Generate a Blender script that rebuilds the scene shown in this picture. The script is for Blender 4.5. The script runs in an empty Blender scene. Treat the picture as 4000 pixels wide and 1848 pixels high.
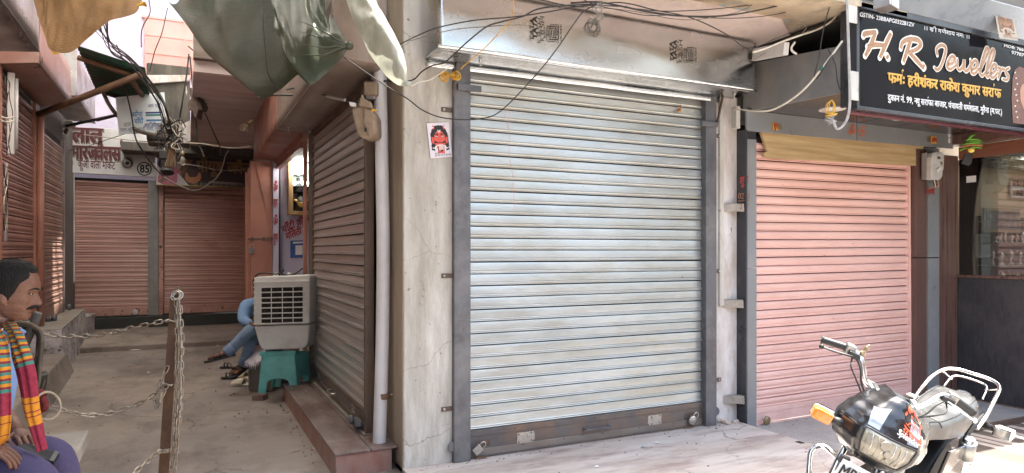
import bpy, bmesh, math, random
from mathutils import Vector, Matrix, Euler, noise
random.seed(11)
S = bpy.context.scene
C = S.collection
V = Vector
PI = math.pi

# ------------------------------------------------------------------ camera, sky, sun, exposure
EYE = V((0, 0, 1.6))
FPX = 2646.0                      # focal length in pixels of the 4000 px wide photograph
YAW = math.radians(25.8)          # the street front runs along +X, the alley along +Y
cam = bpy.data.cameras.new('camera')
cam_o = bpy.data.objects.new('camera', cam)
C.objects.link(cam_o)
cam_o.location = EYE
cam_o.rotation_euler = (math.radians(90), 0, -YAW)
cam.sensor_width = 36
cam.lens = 36 * FPX / 4000
cam.shift_y = 56 / 4000
cam.clip_start = 0.05
cam.clip_end = 500
S.camera = cam_o

SUN_TO = V((0.30, 0.0, 0.95)).normalized()
w = bpy.data.worlds.new('World')
S.world = w
w.use_nodes = True
nt = w.node_tree
sky = nt.nodes.new('ShaderNodeTexSky')
sky.sky_type = 'NISHITA'
sky.sun_disc = False
sky.sun_elevation = math.asin(SUN_TO.z)
sky.sun_rotation = math.atan2(SUN_TO.x, SUN_TO.y)
sky.air_density = 1.6
sky.dust_density = 4.0
sky.ozone_density = 1.0
nt.links.new(sky.outputs[0], nt.nodes['Background'].inputs[0])
nt.nodes['Background'].inputs[1].default_value = 0.15
sun = bpy.data.lights.new('sun', 'SUN')
sun.energy = 4.0
sun.angle = math.radians(0.53)
sun.color = (1.0, 0.96, 0.90)
sun_o = bpy.data.objects.new('sun', sun)
C.objects.link(sun_o)
sun_o.rotation_euler = SUN_TO.to_track_quat('Z', 'Y').to_euler()
sun_o.location = (6, 0, 20)
S.view_settings.view_transform = 'Standard'
S.view_settings.look = 'None'
S.view_settings.gamma = 1
S.view_settings.use_curve_mapping = False
S.view_settings.exposure = 2.32
S.view_settings.use_white_balance = True          # the phone balances for the bluish open shade
S.view_settings.white_balance_temperature = 6650
S.view_settings.white_balance_tint = 8
S.render.engine = 'CYCLES'
S.cycles.max_bounces = 8
S.cycles.diffuse_bounces = 5
S.cycles.glossy_bounces = 4
S.cycles.transmission_bounces = 6
S.cycles.transparent_max_bounces = 8
S.cycles.caustics_reflective = False
S.cycles.caustics_refractive = False
S.cycles.sample_clamp_indirect = 6
S.cycles.use_denoising = True
# ------------------------------------------------------------------ helpers
RX = V((math.cos(YAW), -math.sin(YAW), 0))
FW = V((math.sin(YAW), math.cos(YAW), 0))


def px(u, v, X=None, Y=None, Z=None, D=None):
    """Where the sight line of a point measured in the photograph meets a real plane of the place."""
    d = RX * ((u - 2000) / FPX) + FW + V((0, 0, (980 - v) / FPX))
    if X is not None: t = X / d.x
    elif Y is not None: t = Y / d.y
    elif Z is not None: t = (Z - EYE.z) / d.z
    else: t = D
    return EYE + d * t


class MB:
    def __init__(s):
        s.v, s.f, s.m, s.s = [], [], [], []

    def add(s, vs, fs, mi=0, smooth=False):
        b = len(s.v)
        s.v += [V(x) for x in vs]
        for f in fs:
            s.f.append([b + i for i in f]); s.m.append(mi); s.s.append(smooth)
        return s

    def hexa(s, p, mi=0):
        """8 corners: bottom loop 0-3, top loop 4-7"""
        return s.add(p, [(3, 2, 1, 0), (4, 5, 6, 7), (0, 1, 5, 4), (1, 2, 6, 5), (2, 3, 7, 6), (3, 0, 4, 7)], mi)

    def box(s, lo, hi, mi=0):
        x0, y0, z0 = lo; x1, y1, z1 = hi
        return s.hexa([(x0, y0, z0), (x1, y0, z0), (x1, y1, z0), (x0, y1, z0), (x0, y0, z1), (x1, y0, z1), (x1, y1, z1), (x0, y1, z1)], mi)

    def obox(s, c, hx, hy, hz, mi=0):
        c, hx, hy, hz = V(c), V(hx), V(hy), V(hz)
        return s.hexa([c - hx - hy - hz, c + hx - hy - hz, c + hx + hy - hz, c - hx + hy - hz, c - hx - hy + hz, c + hx - hy + hz, c + hx + hy + hz, c - hx + hy + hz], mi)

    def bar(s, a, b, wx, wy, up=(0, 0, 1), mi=0):
        a, b = V(a), V(b)
        d = (b - a)
        if d.length < 1e-6: return s
        x = d.normalized().cross(V(up))
        if x.length < 1e-4: x = d.normalized().cross(V((1, 0, 0)))
        x.normalize(); y = x.cross(d.normalized())
        return s.obox((a + b) / 2, x * wx / 2, y * wy / 2, d / 2, mi)

    def prism(s, poly, off, mi=0):
        n = len(poly); poly = [V(p) for p in poly]; off = V(off)
        fs = [tuple(range(n))[::-1], tuple(range(n, 2 * n))] + [(i, (i + 1) % n, n + (i + 1) % n, n + i) for i in range(n)]
        return s.add(poly + [p + off for p in poly], fs, mi)

    def quad(s, a, b, c, d, mi=0, smooth=False):
        return s.add([a, b, c, d], [(0, 1, 2, 3)], mi, smooth)

    def poly(s, pts, mi=0):
        return s.add(pts, [tuple(range(len(pts)))], mi)

    def tube(s, path, r, n=8, mi=0, closed=False, cap=True, flat=1.0):
        P = [V(p) for p in path]; m = len(P)
        R = r if isinstance(r, (list, tuple)) else [r] * m
        T = []
        for i in range(m):
            a = P[(i - 1) % m] if (closed or i > 0) else P[i]
            b = P[(i + 1) % m] if (closed or i < m - 1) else P[i]
            t = b - a
            T.append(t.normalized() if t.length > 1e-9 else V((0, 0, 1)))
        t = T[0]
        x = t.cross(V((0, 0, 1)))
        if x.length < .1: x = t.cross(V((0, 1, 0)))
        x.normalize()
        vs = []
        for i in range(m):
            t = T[i]
            x = (x - t * x.dot(t))
            x = x.normalized() if x.length > 1e-6 else t.orthogonal().normalized()
            y = t.cross(x)
            for k in range(n):
                a = 2 * PI * k / n
                vs.append(P[i] + x * (R[i] * math.cos(a)) + y * (R[i] * flat * math.sin(a)))
        fs = []
        for i in range(m if closed else m - 1):
            j = (i + 1) % m
            for k in range(n):
                l = (k + 1) % n
                fs.append((i * n + k, i * n + l, j * n + l, j * n + k))
        s.add(vs, fs, mi, True)
        if cap and not closed:
            b = len(s.v) - m * n
            s.f.append([b + k for k in range(n)][::-1]); s.m.append(mi); s.s.append(False)
            s.f.append([b + (m - 1) * n + k for k in range(n)]); s.m.append(mi); s.s.append(False)
        return s

    def lathe(s, prof, o=(0, 0, 0), ax=(0, 0, 1), n=20, mi=0, smooth=True, sx=1.0):
        o, ax = V(o), V(ax).normalized()
        x = ax.orthogonal().normalized(); y = ax.cross(x)
        vs = [o + ax * h + (x * (r * math.cos(2 * PI * k / n) * sx) + y * (r * math.sin(2 * PI * k / n))) for r, h in prof for k in range(n)]
        fs = []
        for i in range(len(prof) - 1):
            for k in range(n):
                l = (k + 1) % n
                fs.append((i * n + k, i * n + l, (i + 1) * n + l, (i + 1) * n + k))
        s.add(vs, fs, mi, smooth)
        b = len(s.v) - len(prof) * n
        if prof[0][0] > 1e-5: s.f.append([b + k for k in range(n)][::-1]); s.m.append(mi); s.s.append(False)
        if prof[-1][0] > 1e-5: s.f.append([b + (len(prof) - 1) * n + k for k in range(n)]); s.m.append(mi); s.s.append(False)
        return s

    def ball(s, c, r, n=12, m=8, mi=0, rot=None):
        r = (r, r, r) if not isinstance(r, (tuple, list)) else r
        c = V(c); vs = []
        for i in range(m + 1):
            th = PI * i / m
            for k in range(n):
                a = 2 * PI * k / n
                p = V((r[0] * math.sin(th) * math.cos(a), r[1] * math.sin(th) * math.sin(a), r[2] * math.cos(th)))
                if rot: p = rot @ p
                vs.append(c + p)
        fs = [(i * n + k, (i + 1) * n + k, (i + 1) * n + (k + 1) % n, i * n + (k + 1) % n) for i in range(m) for k in range(n)]
        return s.add(vs, fs, mi, True)

    def grid(s, fn, nu, nv, mi=0, smooth=True, closed_u=False):
        vs = [fn(i / (nu if closed_u else nu - 1), j / (nv - 1)) for j in range(nv) for i in range(nu)]
        fs = []
        for j in range(nv - 1):
            for i in range(nu if closed_u else nu - 1):
                k = (i + 1) % nu
                fs.append((j * nu + i, j * nu + k, (j + 1) * nu + k, (j + 1) * nu + i))
        return s.add(vs, fs, mi, smooth)

    def build(s, name, mats, parent=None, bevel=0, local=False, solid=0, sub=0):
        o0 = V((0, 0, 0)) if (local or parent is None) else ORG.get(parent.name, V((0, 0, 0)))
        if parent is None and not local and s.v:
            lo = V([min(p[i] for p in s.v) for i in range(3)]); hi = V([max(p[i] for p in s.v) for i in range(3)])
            o0 = V(((lo.x + hi.x) / 2, (lo.y + hi.y) / 2, lo.z))
        me = bpy.data.meshes.new(name)
        me.from_pydata([p - o0 for p in s.v], [], s.f)
        for m in (mats if isinstance(mats, (list, tuple)) else [mats]): me.materials.append(m)
        me.polygons.foreach_set('material_index', s.m)
        me.polygons.foreach_set('use_smooth', s.s)
        me.validate(); me.update()
        o = bpy.data.objects.new(name, me)
        C.objects.link(o)
        if parent is None: o.location = o0
        else: o.parent = parent
        ORG[o.name] = o0
        if bevel:
            b = o.modifiers.new('bevel', 'BEVEL'); b.width = bevel; b.segments = 2; b.limit_method = 'ANGLE'; b.angle_limit = 0.6
        if solid:
            b = o.modifiers.new('solid', 'SOLIDIFY'); b.thickness = solid; b.offset = 0
        if sub:
            b = o.modifiers.new('sub', 'SUBSURF'); b.levels = sub; b.render_levels = sub
        return o


ORG = {}


def tag(o, label=None, cat=None, group=None, kind=None):
    if label: o['label'] = label
    if cat: o['category'] = cat
    if group: o['group'] = group
    if kind: o['kind'] = kind
    return o


def thing(name, label, cat, loc=(0, 0, 0), group=None):
    o = bpy.data.objects.new(name, None)
    o.empty_display_size = .1
    C.objects.link(o)
    o.location = loc
    ORG[o.name] = V(loc)
    return tag(o, label, cat, group)


def dup(root, loc=None, rot=None, label=None):
    r = root.copy(); C.objects.link(r)
    if loc is not None: r.location = loc
    if rot is not None: r.rotation_euler = rot
    if label: r['label'] = label
    for ch in list(root.children):
        c = ch.copy(); C.objects.link(c); c.parent = r
        for g in list(ch.children):
            d = g.copy(); C.objects.link(d); d.parent = c
    return r


def piece(src, parent, loc, rot=None, scale=None):
    """one more piece sharing the mesh of src"""
    o = src.copy(); C.objects.link(o); o.parent = parent; o.location = loc
    if rot is not None: o.rotation_euler = rot
    if scale is not None: o.scale = scale
    return o


def smooth(pts, k=6, closed=False):
    P = [V(p) for p in pts]; n = len(P); out = []
    if n < 3 and not closed: return P
    for i in range(n if closed else n - 1):
        p0 = P[(i - 1) % n] if (closed or i > 0) else P[0] * 2 - P[1]
        p1, p2 = P[i], P[(i + 1) % n]
        p3 = P[(i + 2) % n] if (closed or i < n - 2) else P[-1] * 2 - P[-2]
        for j in range(k):
            t = j / k
            out.append(.5 * ((2 * p1) + (p2 - p0) * t + (2 * p0 - 5 * p1 + 4 * p2 - p3) * t * t + (3 * p1 - p0 - 3 * p2 + p3) * t ** 3))
    if not closed: out.append(P[-1])
    return out


def resample(P, step):
    out = [P[0].copy()]; acc = 0
    for a, b in zip(P, P[1:]):
        L = (b - a).length; pos = step - acc
        while pos <= L:
            out.append(a.lerp(b, pos / L)); pos += step
        acc = (acc + L) % step
    return out


def lerp(a, b, t): return a + (b - a) * t


# ------------------------------------------------------------------ materials
def M(name, c1, c2=None, sc=4.0, st=(1, 1, 1), rough=.65, metal=0.0, bump=0.0, bsc=60.0, dirt=None, dsc=1.5, dst=(1, 1, 1), damt=.5, dcut=.5,
      chips=None, rnd=0.0, spec=.5, coat=0.0, emit=None, rvar=.12, detail=6, trans=0.0, sub=0.0, c3=None, sc3=.7, local=False, crack=None):
    m = bpy.data.materials.new(name)
    m.use_nodes = True
    n = m.node_tree.nodes; L = m.node_tree.links
    b = n['Principled BSDF']
    geo = n.new('ShaderNodeNewGeometry') if not local else n.new('ShaderNodeTexCoord')
    POS = geo.outputs['Position'] if not local else geo.outputs['Object']

    def nz(scale, stretch, det=detail, rough_=.6):
        mp = n.new('ShaderNodeMapping'); mp.inputs['Scale'].default_value = stretch
        L.new(POS, mp.inputs['Vector'])
        t = n.new('ShaderNodeTexNoise'); t.inputs['Scale'].default_value = scale
        t.inputs['Detail'].default_value = det; t.inputs['Roughness'].default_value = rough_
        L.new(mp.outputs[0], t.inputs['Vector'])
        return t.outputs['Fac']

    def ramp(sock, lo, hi):
        r = n.new('ShaderNodeMapRange'); r.inputs[1].default_value = lo; r.inputs[2].default_value = hi
        r.clamp = True
        L.new(sock, r.inputs[0]); return r.outputs[0]

    def mix(f, a, bb):
        x = n.new('ShaderNodeMix'); x.data_type = 'RGBA'
        if isinstance(f, float): x.inputs[0].default_value = f
        else: L.new(f, x.inputs[0])
        for s_, i in ((a, 6), (bb, 7)):
            if isinstance(s_, tuple): x.inputs[i].default_value = (*s_, 1) if len(s_) == 3 else s_
            else: L.new(s_, x.inputs[i])
        return x.outputs[2]

    col = c1
    f0 = None
    if c2 is not None:
        f0 = nz(sc, st)
        col = mix(ramp(f0, .36, .64), c1, c2)
    if c3 is not None:
        col = mix(ramp(nz(sc3, st, 4), .45, .68), col, c3)
    if rnd:
        oi = n.new('ShaderNodeObjectInfo')
        hv = n.new('ShaderNodeHueSaturation')
        r = n.new('ShaderNodeMapRange'); r.inputs[3].default_value = 1 - rnd; r.inputs[4].default_value = 1 + rnd
        L.new(oi.outputs['Random'], r.inputs[0]); L.new(r.outputs[0], hv.inputs['Value'])
        if isinstance(col, tuple): hv.inputs['Color'].default_value = (*col, 1)
        else: L.new(col, hv.inputs['Color'])
        col = hv.outputs[0]
    if dirt is not None:
        fd = nz(dsc, dst, 8, .7)
        rr = n.new('ShaderNodeMapRange'); rr.inputs[1].default_value = dcut - .08; rr.inputs[2].default_value = dcut + .14; rr.inputs[4].default_value = damt
        L.new(fd, rr.inputs[0])
        col = mix(rr.outputs[0], col, dirt)
    if chips is not None:
        cc, csc, thr = chips[:3]
        fc = nz(csc, chips[3] if len(chips) > 3 else (1, 1, 1), 5, .65)
        col = mix(ramp(fc, thr, thr + .03), col, cc)
    if crack is not None:
        mp = n.new('ShaderNodeMapping'); mp.inputs['Scale'].default_value = (1, 1, 1)
        dn = n.new('ShaderNodeTexNoise'); dn.inputs['Scale'].default_value = 3.0; dn.inputs['Detail'].default_value = 6
        ad = n.new('ShaderNodeMix'); ad.data_type = 'RGBA'; ad.blend_type = 'ADD'; ad.inputs[0].default_value = .35
        L.new(POS, dn.inputs['Vector']); L.new(POS, ad.inputs[6]); L.new(dn.outputs['Color'], ad.inputs[7])
        vo = n.new('ShaderNodeTexVoronoi'); vo.feature = 'DISTANCE_TO_EDGE'; vo.inputs['Scale'].default_value = crack[1]
        L.new(ad.outputs[2], vo.inputs['Vector'])
        mr = n.new('ShaderNodeMapRange'); mr.inputs[1].default_value = crack[2] * .4; mr.inputs[2].default_value = crack[2]; mr.inputs[3].default_value = crack[3]; mr.inputs[4].default_value = 0
        L.new(vo.outputs['Distance'], mr.inputs[0])
        gate = ramp(nz(.9, (1, 1, 1), 3), .46, .56)
        mu = n.new('ShaderNodeMath'); mu.operation = 'MULTIPLY'
        L.new(mr.outputs[0], mu.inputs[0]); L.new(gate, mu.inputs[1])
        col = mix(mu.outputs[0], col, crack[0])
    if isinstance(col, tuple): b.inputs['Base Color'].default_value = (*col, 1)
    else: L.new(col, b.inputs['Base Color'])
    b.inputs['Metallic'].default_value = metal
    b.inputs['Specular IOR Level'].default_value = spec
    if rvar and (c2 is not None):
        r = n.new('ShaderNodeMapRange'); r.inputs[1].default_value = .3; r.inputs[2].default_value = .7
        r.inputs[3].default_value = max(.03, rough - rvar); r.inputs[4].default_value = min(1, rough + rvar)
        L.new(f0, r.inputs[0]); L.new(r.outputs[0], b.inputs['Roughness'])
    else:
        b.inputs['Roughness'].default_value = rough
    if coat: b.inputs['Coat Weight'].default_value = coat; b.inputs['Coat Roughness'].default_value = .12
    if trans: b.inputs['Transmission Weight'].default_value = trans
    if sub: b.inputs['Subsurface Weight'].default_value = sub; b.inputs['Subsurface Radius'].default_value = (.012, .004, .002)
    if emit: b.inputs['Emission Color'].default_value = (*emit[0], 1); b.inputs['Emission Strength'].default_value = emit[1]
    if bump:
        fb = nz(bsc, st, 5, .6)
        bp = n.new('ShaderNodeBump'); bp.inputs['Strength'].default_value = min(1, bump); bp.inputs['Distance'].default_value = .01 if bump <= 1 else .01 * bump
        L.new(fb, bp.inputs['Height']); L.new(bp.outputs[0], b.inputs['Normal'])
    return m


# ------------------------------------------------------------------ lettering (flat print)
_gl = {}


def glyphs(text, bold=0.0):
    key = (text, bold)
    if key in _gl: return _gl[key]
    if bold:      # heavier weight: the same letters laid over each other a little apart
        v0, f0, l0 = glyphs(text); n0 = len(v0); m0 = max(l0) + 1 if l0 else 1
        vs, fs, lay = [], [], []
        for k, (dx, dy) in enumerate(((-bold, -bold * .7), (bold, -bold * .7), (-bold, bold * .7), (bold, bold * .7), (0, 0))):
            vs += [(x + dx, y + dy) for x, y in v0]; fs += [tuple(i + k * n0 for i in f) for f in f0]; lay += [k * 3 + l % 3 for l in l0]
        _gl[key] = (vs, fs, lay)
        return _gl[key]
    c = bpy.data.curves.new('lettering', 'FONT'); c.body = text; c.size = 1; c.resolution_u = 3
    o = bpy.data.objects.new('lettering', c); C.objects.link(o)
    dg = bpy.context.evaluated_depsgraph_get(); dg.update()
    me = bpy.data.meshes.new_from_object(o.evaluated_get(dg))
    vs = [(v.co.x, v.co.y) for v in me.vertices]; fs = [tuple(p.vertices) for p in me.polygons]
    # islands, so that overlapping strokes never share a plane
    par = list(range(len(vs)))

    def find(i):
        while par[i] != i: par[i] = par[par[i]]; i = par[i]
        return i
    for f in fs:
        for i in f[1:]: par[find(i)] = find(f[0])
    ids = {}; lay = [ids.setdefault(find(i), len(ids)) for i in range(len(vs))]
    bpy.data.objects.remove(o); bpy.data.curves.remove(c); bpy.data.meshes.remove(me)
    _gl[key] = (vs, fs, lay)
    return _gl[key]


def layout(text, bold=0.0):
    """'~' joins the letter before it as a half form, '^' hangs a reph hook on the letter before it, '/' adds a ra stroke below"""
    vs, fs, lay, x = [], [], [], 0.0
    tok = ''; toks = []
    for ch in text:
        if ch in '~^/': toks.append(tok); toks.append(ch); tok = ''
        else: tok += ch
    toks.append(tok)

    def addm(v, f, l):
        b = len(vs); lb = (max(lay) + 1) if lay else 0
        vs.extend(v); fs.extend(tuple(b + i for i in q) for q in f); lay.extend(lb + i for i in l)
    for t in toks:
        if t == '~': x -= .20
        elif t == '^':
            w_ = .05 + bold
            pts = [(x - .03, .70), (x - .10, .80), (x - .02, .90), (x + .08, .86)]
            for a, b in zip(pts, pts[1:]):
                addm([(a[0], a[1]), (b[0], b[1]), (b[0] - .01, b[1] + w_ * 1.3), (a[0] - .01, a[1] + w_ * 1.3)], [(0, 1, 2, 3)], [0] * 4)
        elif t == '/':
            w_ = .06 + bold
            addm([(x - .12, .22), (x - .32, .02), (x - .32, .02 + w_ * 1.4), (x - .12, .22 + w_ * 1.4)], [(0, 1, 2, 3)], [0] * 4)
        elif t.strip():
            lead = len(t) - len(t.lstrip(' ')); trail = len(t) - len(t.rstrip(' '))
            x += .22 * lead
            v, f, l = glyphs(t.strip(), bold)
            if not v: continue
            mn = min(p[0] for p in v)
            addm([(p[0] - mn + x, p[1]) for p in v], f, l)
            x += max(p[0] for p in v) - mn + .22 * trail
        else: x += .22 * len(t)
    return vs, fs, lay, max(x, .1)


def text_on(mb, text, p0, p1, h, nrm, up=None, bold=0.0, mi=0, lift=.003, shear=0.0):
    """print TEXT from p0 to p1 (baseline ends), letters h em high, on the plane with outward normal nrm"""
    vs, fs, lay, wd = layout(text, bold)
    p0, p1, nrm = V(p0), V(p1), V(nrm).normalized()
    ex = (p1 - p0) / wd
    up = V(up).normalized() if up is not None else nrm.cross(p1 - p0).normalized()
    mb.add([p0 + ex * (x + shear * y) + up * (y * h) + nrm * (lift + .00025 * (l % 17)) for (x, y), l in zip(vs, lay)], fs, mi)
    return mb


def stroke(mb, pts, w, nrm, mi=0, k=5, lift=.004, closed=False):
    """brush stroke: pts = points on a plane, w = width or list of widths"""
    P = [V(p) for p in pts]
    Wd = w if isinstance(w, (list, tuple)) else [w] * len(P)
    Q = smooth(P, k, closed)
    n = len(Q); nrm = V(nrm).normalized()
    vs = []
    for i, q in enumerate(Q):
        a = Q[max(0, i - 1)] if not closed else Q[i - 1]; b = Q[min(n - 1, i + 1)] if not closed else Q[(i + 1) % n]
        t = (b - a).normalized(); s_ = nrm.cross(t)
        f = i / k; i0 = min(int(f), len(Wd) - 1); i1 = min(i0 + 1, len(Wd) - 1)
        ww = lerp(Wd[i0], Wd[i1], f - int(f)) / 2
        vs += [q + s_ * ww + nrm * lift, q - s_ * ww + nrm * lift]
    fs = [(2 * i + 1, 2 * i + 3, 2 * i + 2, 2 * i) for i in range(n - 1)]
    if closed: fs.append((2 * n - 1, 1, 0, 2 * n - 2))
    mb.add(vs, fs, mi)
    return mb
# ------------------------------------------------------------------ the materials of the place
m_road = M('dusty_road', (.30, .27, .24), (.38, .34, .30), 1.5, bump=.4, bsc=30, rough=.9, dirt=(.20, .17, .15), dsc=.8, damt=.6)
m_alley = M('alley_concrete', (.27, .225, .19), (.34, .285, .24), 2.2, bump=.5, bsc=26, rough=.85, dirt=(.105, .085, .075), dsc=1.1, damt=.85, dst=(1, .6, 1), dcut=.53, c3=(.21, .185, .17), sc3=.6, crack=((.10, .08, .07), .9, .009, .7), chips=((.42, .38, .34), 30, .70))
m_slab = M('worn_brown_slab', (.47, .405, .365), (.55, .485, .44), 3, st=(.5, 1.6, 1), bump=.25, bsc=30, rough=.7, dirt=(.235, .155, .14), dsc=2.2, dst=(.5, 2.0, 1), damt=.85, dcut=.56, c3=(.60, .55, .52), sc3=1.8, crack=((.22, .16, .14), .8, .007, .6), chips=((.20, .13, .115), 9, .66, (.3, 2.4, 1)))
m_terrazzo = M('speckled_terrazzo', (.36, .34, .32), (.44, .42, .40), 3, bump=.2, bsc=90, rough=.75, chips=((.10, .09, .09), 85, .60), dirt=(.25, .22, .2), dsc=2)
m_redstone = M('red_stone', (.25, .105, .075), (.32, .15, .115), 5, st=(1, 1, .5), bump=.6, bsc=30, rough=.6, dirt=(.30, .25, .22), dsc=3.5, dst=(1, 1, .5), damt=.75, dcut=.5)
m_redstone_top = M('red_stone_top', (.125, .075, .063), (.18, .115, .10), 5, st=(1, .4, 1), bump=.3, bsc=40, rough=.55, dirt=(.28, .235, .21), dsc=4, damt=.7, dcut=.52, dst=(1.5, .5, 1), chips=((.34, .29, .26), 10, .66, (1.6, .5, 1)))
m_conc = M('bare_cement_plaster', (.47, .45, .405), (.60, .58, .53), 3.2, st=(1, 1, .45), bump=.8, bsc=30, rough=.9, dirt=(.30, .265, .215), dsc=2.4, dst=(1.8, 1.8, .30), damt=.75, dcut=.52, chips=((.25, .21, .17), 19, .66), crack=((.24, .205, .165), 1.3, .005, .65), c3=(.68, .665, .62), sc3=1.6)
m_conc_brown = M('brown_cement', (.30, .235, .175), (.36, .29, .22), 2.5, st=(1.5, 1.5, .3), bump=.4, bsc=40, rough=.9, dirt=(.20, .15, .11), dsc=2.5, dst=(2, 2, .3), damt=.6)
m_soffit = M('peeling_balcony_underside', (.58, .47, .34), (.42, .33, .24), 2.2, bump=.9, bsc=14, rough=.95, dirt=(.20, .16, .13), dsc=2.1, damt=.8, dcut=.50, chips=((.27, .34, .38), 1.8, .60), c3=(.68, .58, .44))
m_soffit_pink = M('pink_limewash', (.74, .62, .58), (.70, .59, .56), 4, bump=.5, bsc=30, rough=.95, dirt=(.42, .33, .28), dsc=3, damt=.6, dcut=.58, chips=((.2, .16, .14), 14, .71))
m_white_peel = M('peeling_whitewash', (.70, .68, .68), (.62, .58, .56), 5, st=(1, 1, .35), bump=.8, bsc=22, rough=.95, dirt=(.38, .31, .25), dsc=3, dst=(1.6, 1.6, .5), damt=.75, dcut=.52, chips=((.16, .13, .11), 13, .66, (1, 1, .3)))
m_plinth = M('flaking_plinth', (.58, .55, .57), (.48, .455, .47), 4, bump=1.0, bsc=16, rough=.95, dirt=(.12, .10, .09), dsc=3.2, damt=.8, dcut=.5, chips=((.10, .08, .07), 12, .60, (1, 1, 1.4)))
m_plinth_top = M('plinth_cement', (.26, .23, .20), (.31, .28, .24), 3, bump=.4, bsc=24, rough=.9, dirt=(.15, .13, .11), dsc=2)
m_lav = M('lavender_limewash', (.60, .56, .72), (.68, .64, .78), 2, bump=.5, bsc=14, rough=.95, dirt=(.40, .37, .45), dsc=1.2, damt=.35, dcut=.58)
m_lav_in = M('lavender_inner_wall', (.52, .48, .60), (.58, .54, .66), 3, rough=.9)
m_purple = M('mauve_concrete', (.60, .50, .495), (.66, .55, .545), 1.6, st=(.35, 2.5, 1), bump=.6, bsc=9, rough=.9, dirt=(.36, .28, .275), dsc=1.4, dst=(.3, 3, 1), damt=.5, chips=((.38, .31, .31), 5, .66, (.25, 2.6, 1)))
m_beam = M('stained_beam', (.24, .20, .18), (.30, .25, .22), 3, bump=.5, bsc=20, rough=.95, dirt=(.12, .09, .06), dsc=1.2, dst=(.6, .6, 2.5), damt=.7)
m_block = M('sooty_concrete', (.085, .080, .070), (.15, .14, .12), 4, st=(1.6, 1.6, .5), bump=.8, bsc=16, rough=.95, dirt=(.06, .055, .05), dsc=2.2, dst=(1.8, 1.8, .4), damt=.8, chips=((.62, .62, .60), 7, .66, (1.8, 1.8, .35)))
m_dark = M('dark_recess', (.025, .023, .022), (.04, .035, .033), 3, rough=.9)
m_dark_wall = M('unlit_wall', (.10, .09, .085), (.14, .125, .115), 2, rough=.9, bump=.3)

m_galv = M('galvanised_lath', (.48, .51, .505), (.57, .59, .575), 6, st=(.35, 1, 1), rough=.42, metal=.72, bump=.06, bsc=30, dirt=(.40, .36, .28), dsc=2.6, dst=(.45, 1, 1.6), damt=.6, dcut=.535, chips=((.16, .13, .09), 18, .70, (.6, 1, 1)), rnd=.05, rvar=.08)
m_galv_hood = M('galvanised_sheet', (.62, .65, .67), (.78, .80, .81), 3.2, st=(.5, 1, 1.3), rough=.25, metal=1, bump=.05, bsc=3.0, detail=3, chips=((.56, .58, .59), 150, .56), dirt=(.52, .46, .38), dsc=1.6, damt=.35, dcut=.55, rvar=.10)
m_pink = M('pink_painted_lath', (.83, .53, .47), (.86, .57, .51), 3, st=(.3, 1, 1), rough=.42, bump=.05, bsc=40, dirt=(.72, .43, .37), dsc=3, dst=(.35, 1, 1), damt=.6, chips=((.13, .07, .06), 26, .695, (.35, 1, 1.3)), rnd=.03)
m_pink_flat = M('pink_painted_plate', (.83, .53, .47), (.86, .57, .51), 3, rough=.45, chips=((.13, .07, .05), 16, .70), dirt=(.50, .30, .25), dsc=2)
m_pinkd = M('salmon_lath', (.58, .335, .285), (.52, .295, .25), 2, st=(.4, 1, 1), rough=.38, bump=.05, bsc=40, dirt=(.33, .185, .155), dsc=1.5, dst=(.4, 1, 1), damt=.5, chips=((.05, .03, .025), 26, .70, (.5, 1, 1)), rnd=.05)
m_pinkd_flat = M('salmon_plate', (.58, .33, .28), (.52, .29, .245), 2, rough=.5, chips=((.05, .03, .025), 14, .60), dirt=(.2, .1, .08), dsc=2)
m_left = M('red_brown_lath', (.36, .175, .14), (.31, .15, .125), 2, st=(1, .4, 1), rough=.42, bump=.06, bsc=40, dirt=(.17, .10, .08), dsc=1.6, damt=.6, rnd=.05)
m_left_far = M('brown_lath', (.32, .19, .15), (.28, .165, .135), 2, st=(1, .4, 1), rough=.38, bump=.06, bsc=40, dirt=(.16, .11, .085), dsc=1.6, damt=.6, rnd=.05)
m_alath = M('dusty_steel_lath', (.60, .545, .525), (.52, .47, .45), 3, st=(1, .3, 1), rough=.32, metal=.7, rvar=.03, detail=3, dirt=(.46, .39, .33), dsc=2.5, dst=(1, .2, 2.2), damt=.22, dcut=.52, rnd=.08)
m_iron = M('dark_iron', (.095, .096, .105), (.15, .152, .165), 5, st=(1, 1, .5), rough=.5, metal=.3, bump=.2, bsc=50, dirt=(.24, .235, .235), dsc=3.2, damt=.7, dcut=.53, chips=((.20, .12, .08), 9, .68))
m_iron_rust = M('oily_rusty_plate', (.11, .105, .11), (.165, .15, .14), 3.5, st=(.7, 1, 1.6), rough=.45, metal=.35, bump=.12, bsc=50, dirt=(.27, .165, .105), dsc=2.4, damt=.7, dcut=.53)
m_brown_iron = M('brown_iron', (.10, .07, .055), (.14, .10, .08), 4, rough=.55, metal=.2, bump=.2, bsc=50, dirt=(.2, .14, .10), dsc=3)
m_rust = M('rusty_angle_iron', (.17, .095, .058), (.23, .135, .085), 7, rough=.75, metal=.15, bump=.4, bsc=70, dirt=(.12, .065, .045), dsc=6, damt=.7)
m_orange = M('salmon_orange_paint', (.46, .215, .155), (.41, .185, .135), 3, rough=.5, bump=.15, bsc=30, dirt=(.22, .11, .08), dsc=1.6, damt=.6, dcut=.56, chips=((.09, .05, .04), 20, .70))
m_hood_red = M('red_brown_hood_sheet', (.25, .125, .10), (.30, .16, .13), 2, rough=.35, bump=.1, bsc=12, dirt=(.40, .30, .27), dsc=1.6, dst=(1, 1, .5), damt=.55, dcut=.58)
m_hood_or = M('orange_hood_sheet', (.36, .165, .12), (.31, .135, .10), 2, rough=.5, bump=.15, bsc=14, dirt=(.14, .085, .065), dsc=1.5, damt=.7, dcut=.56)
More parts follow.
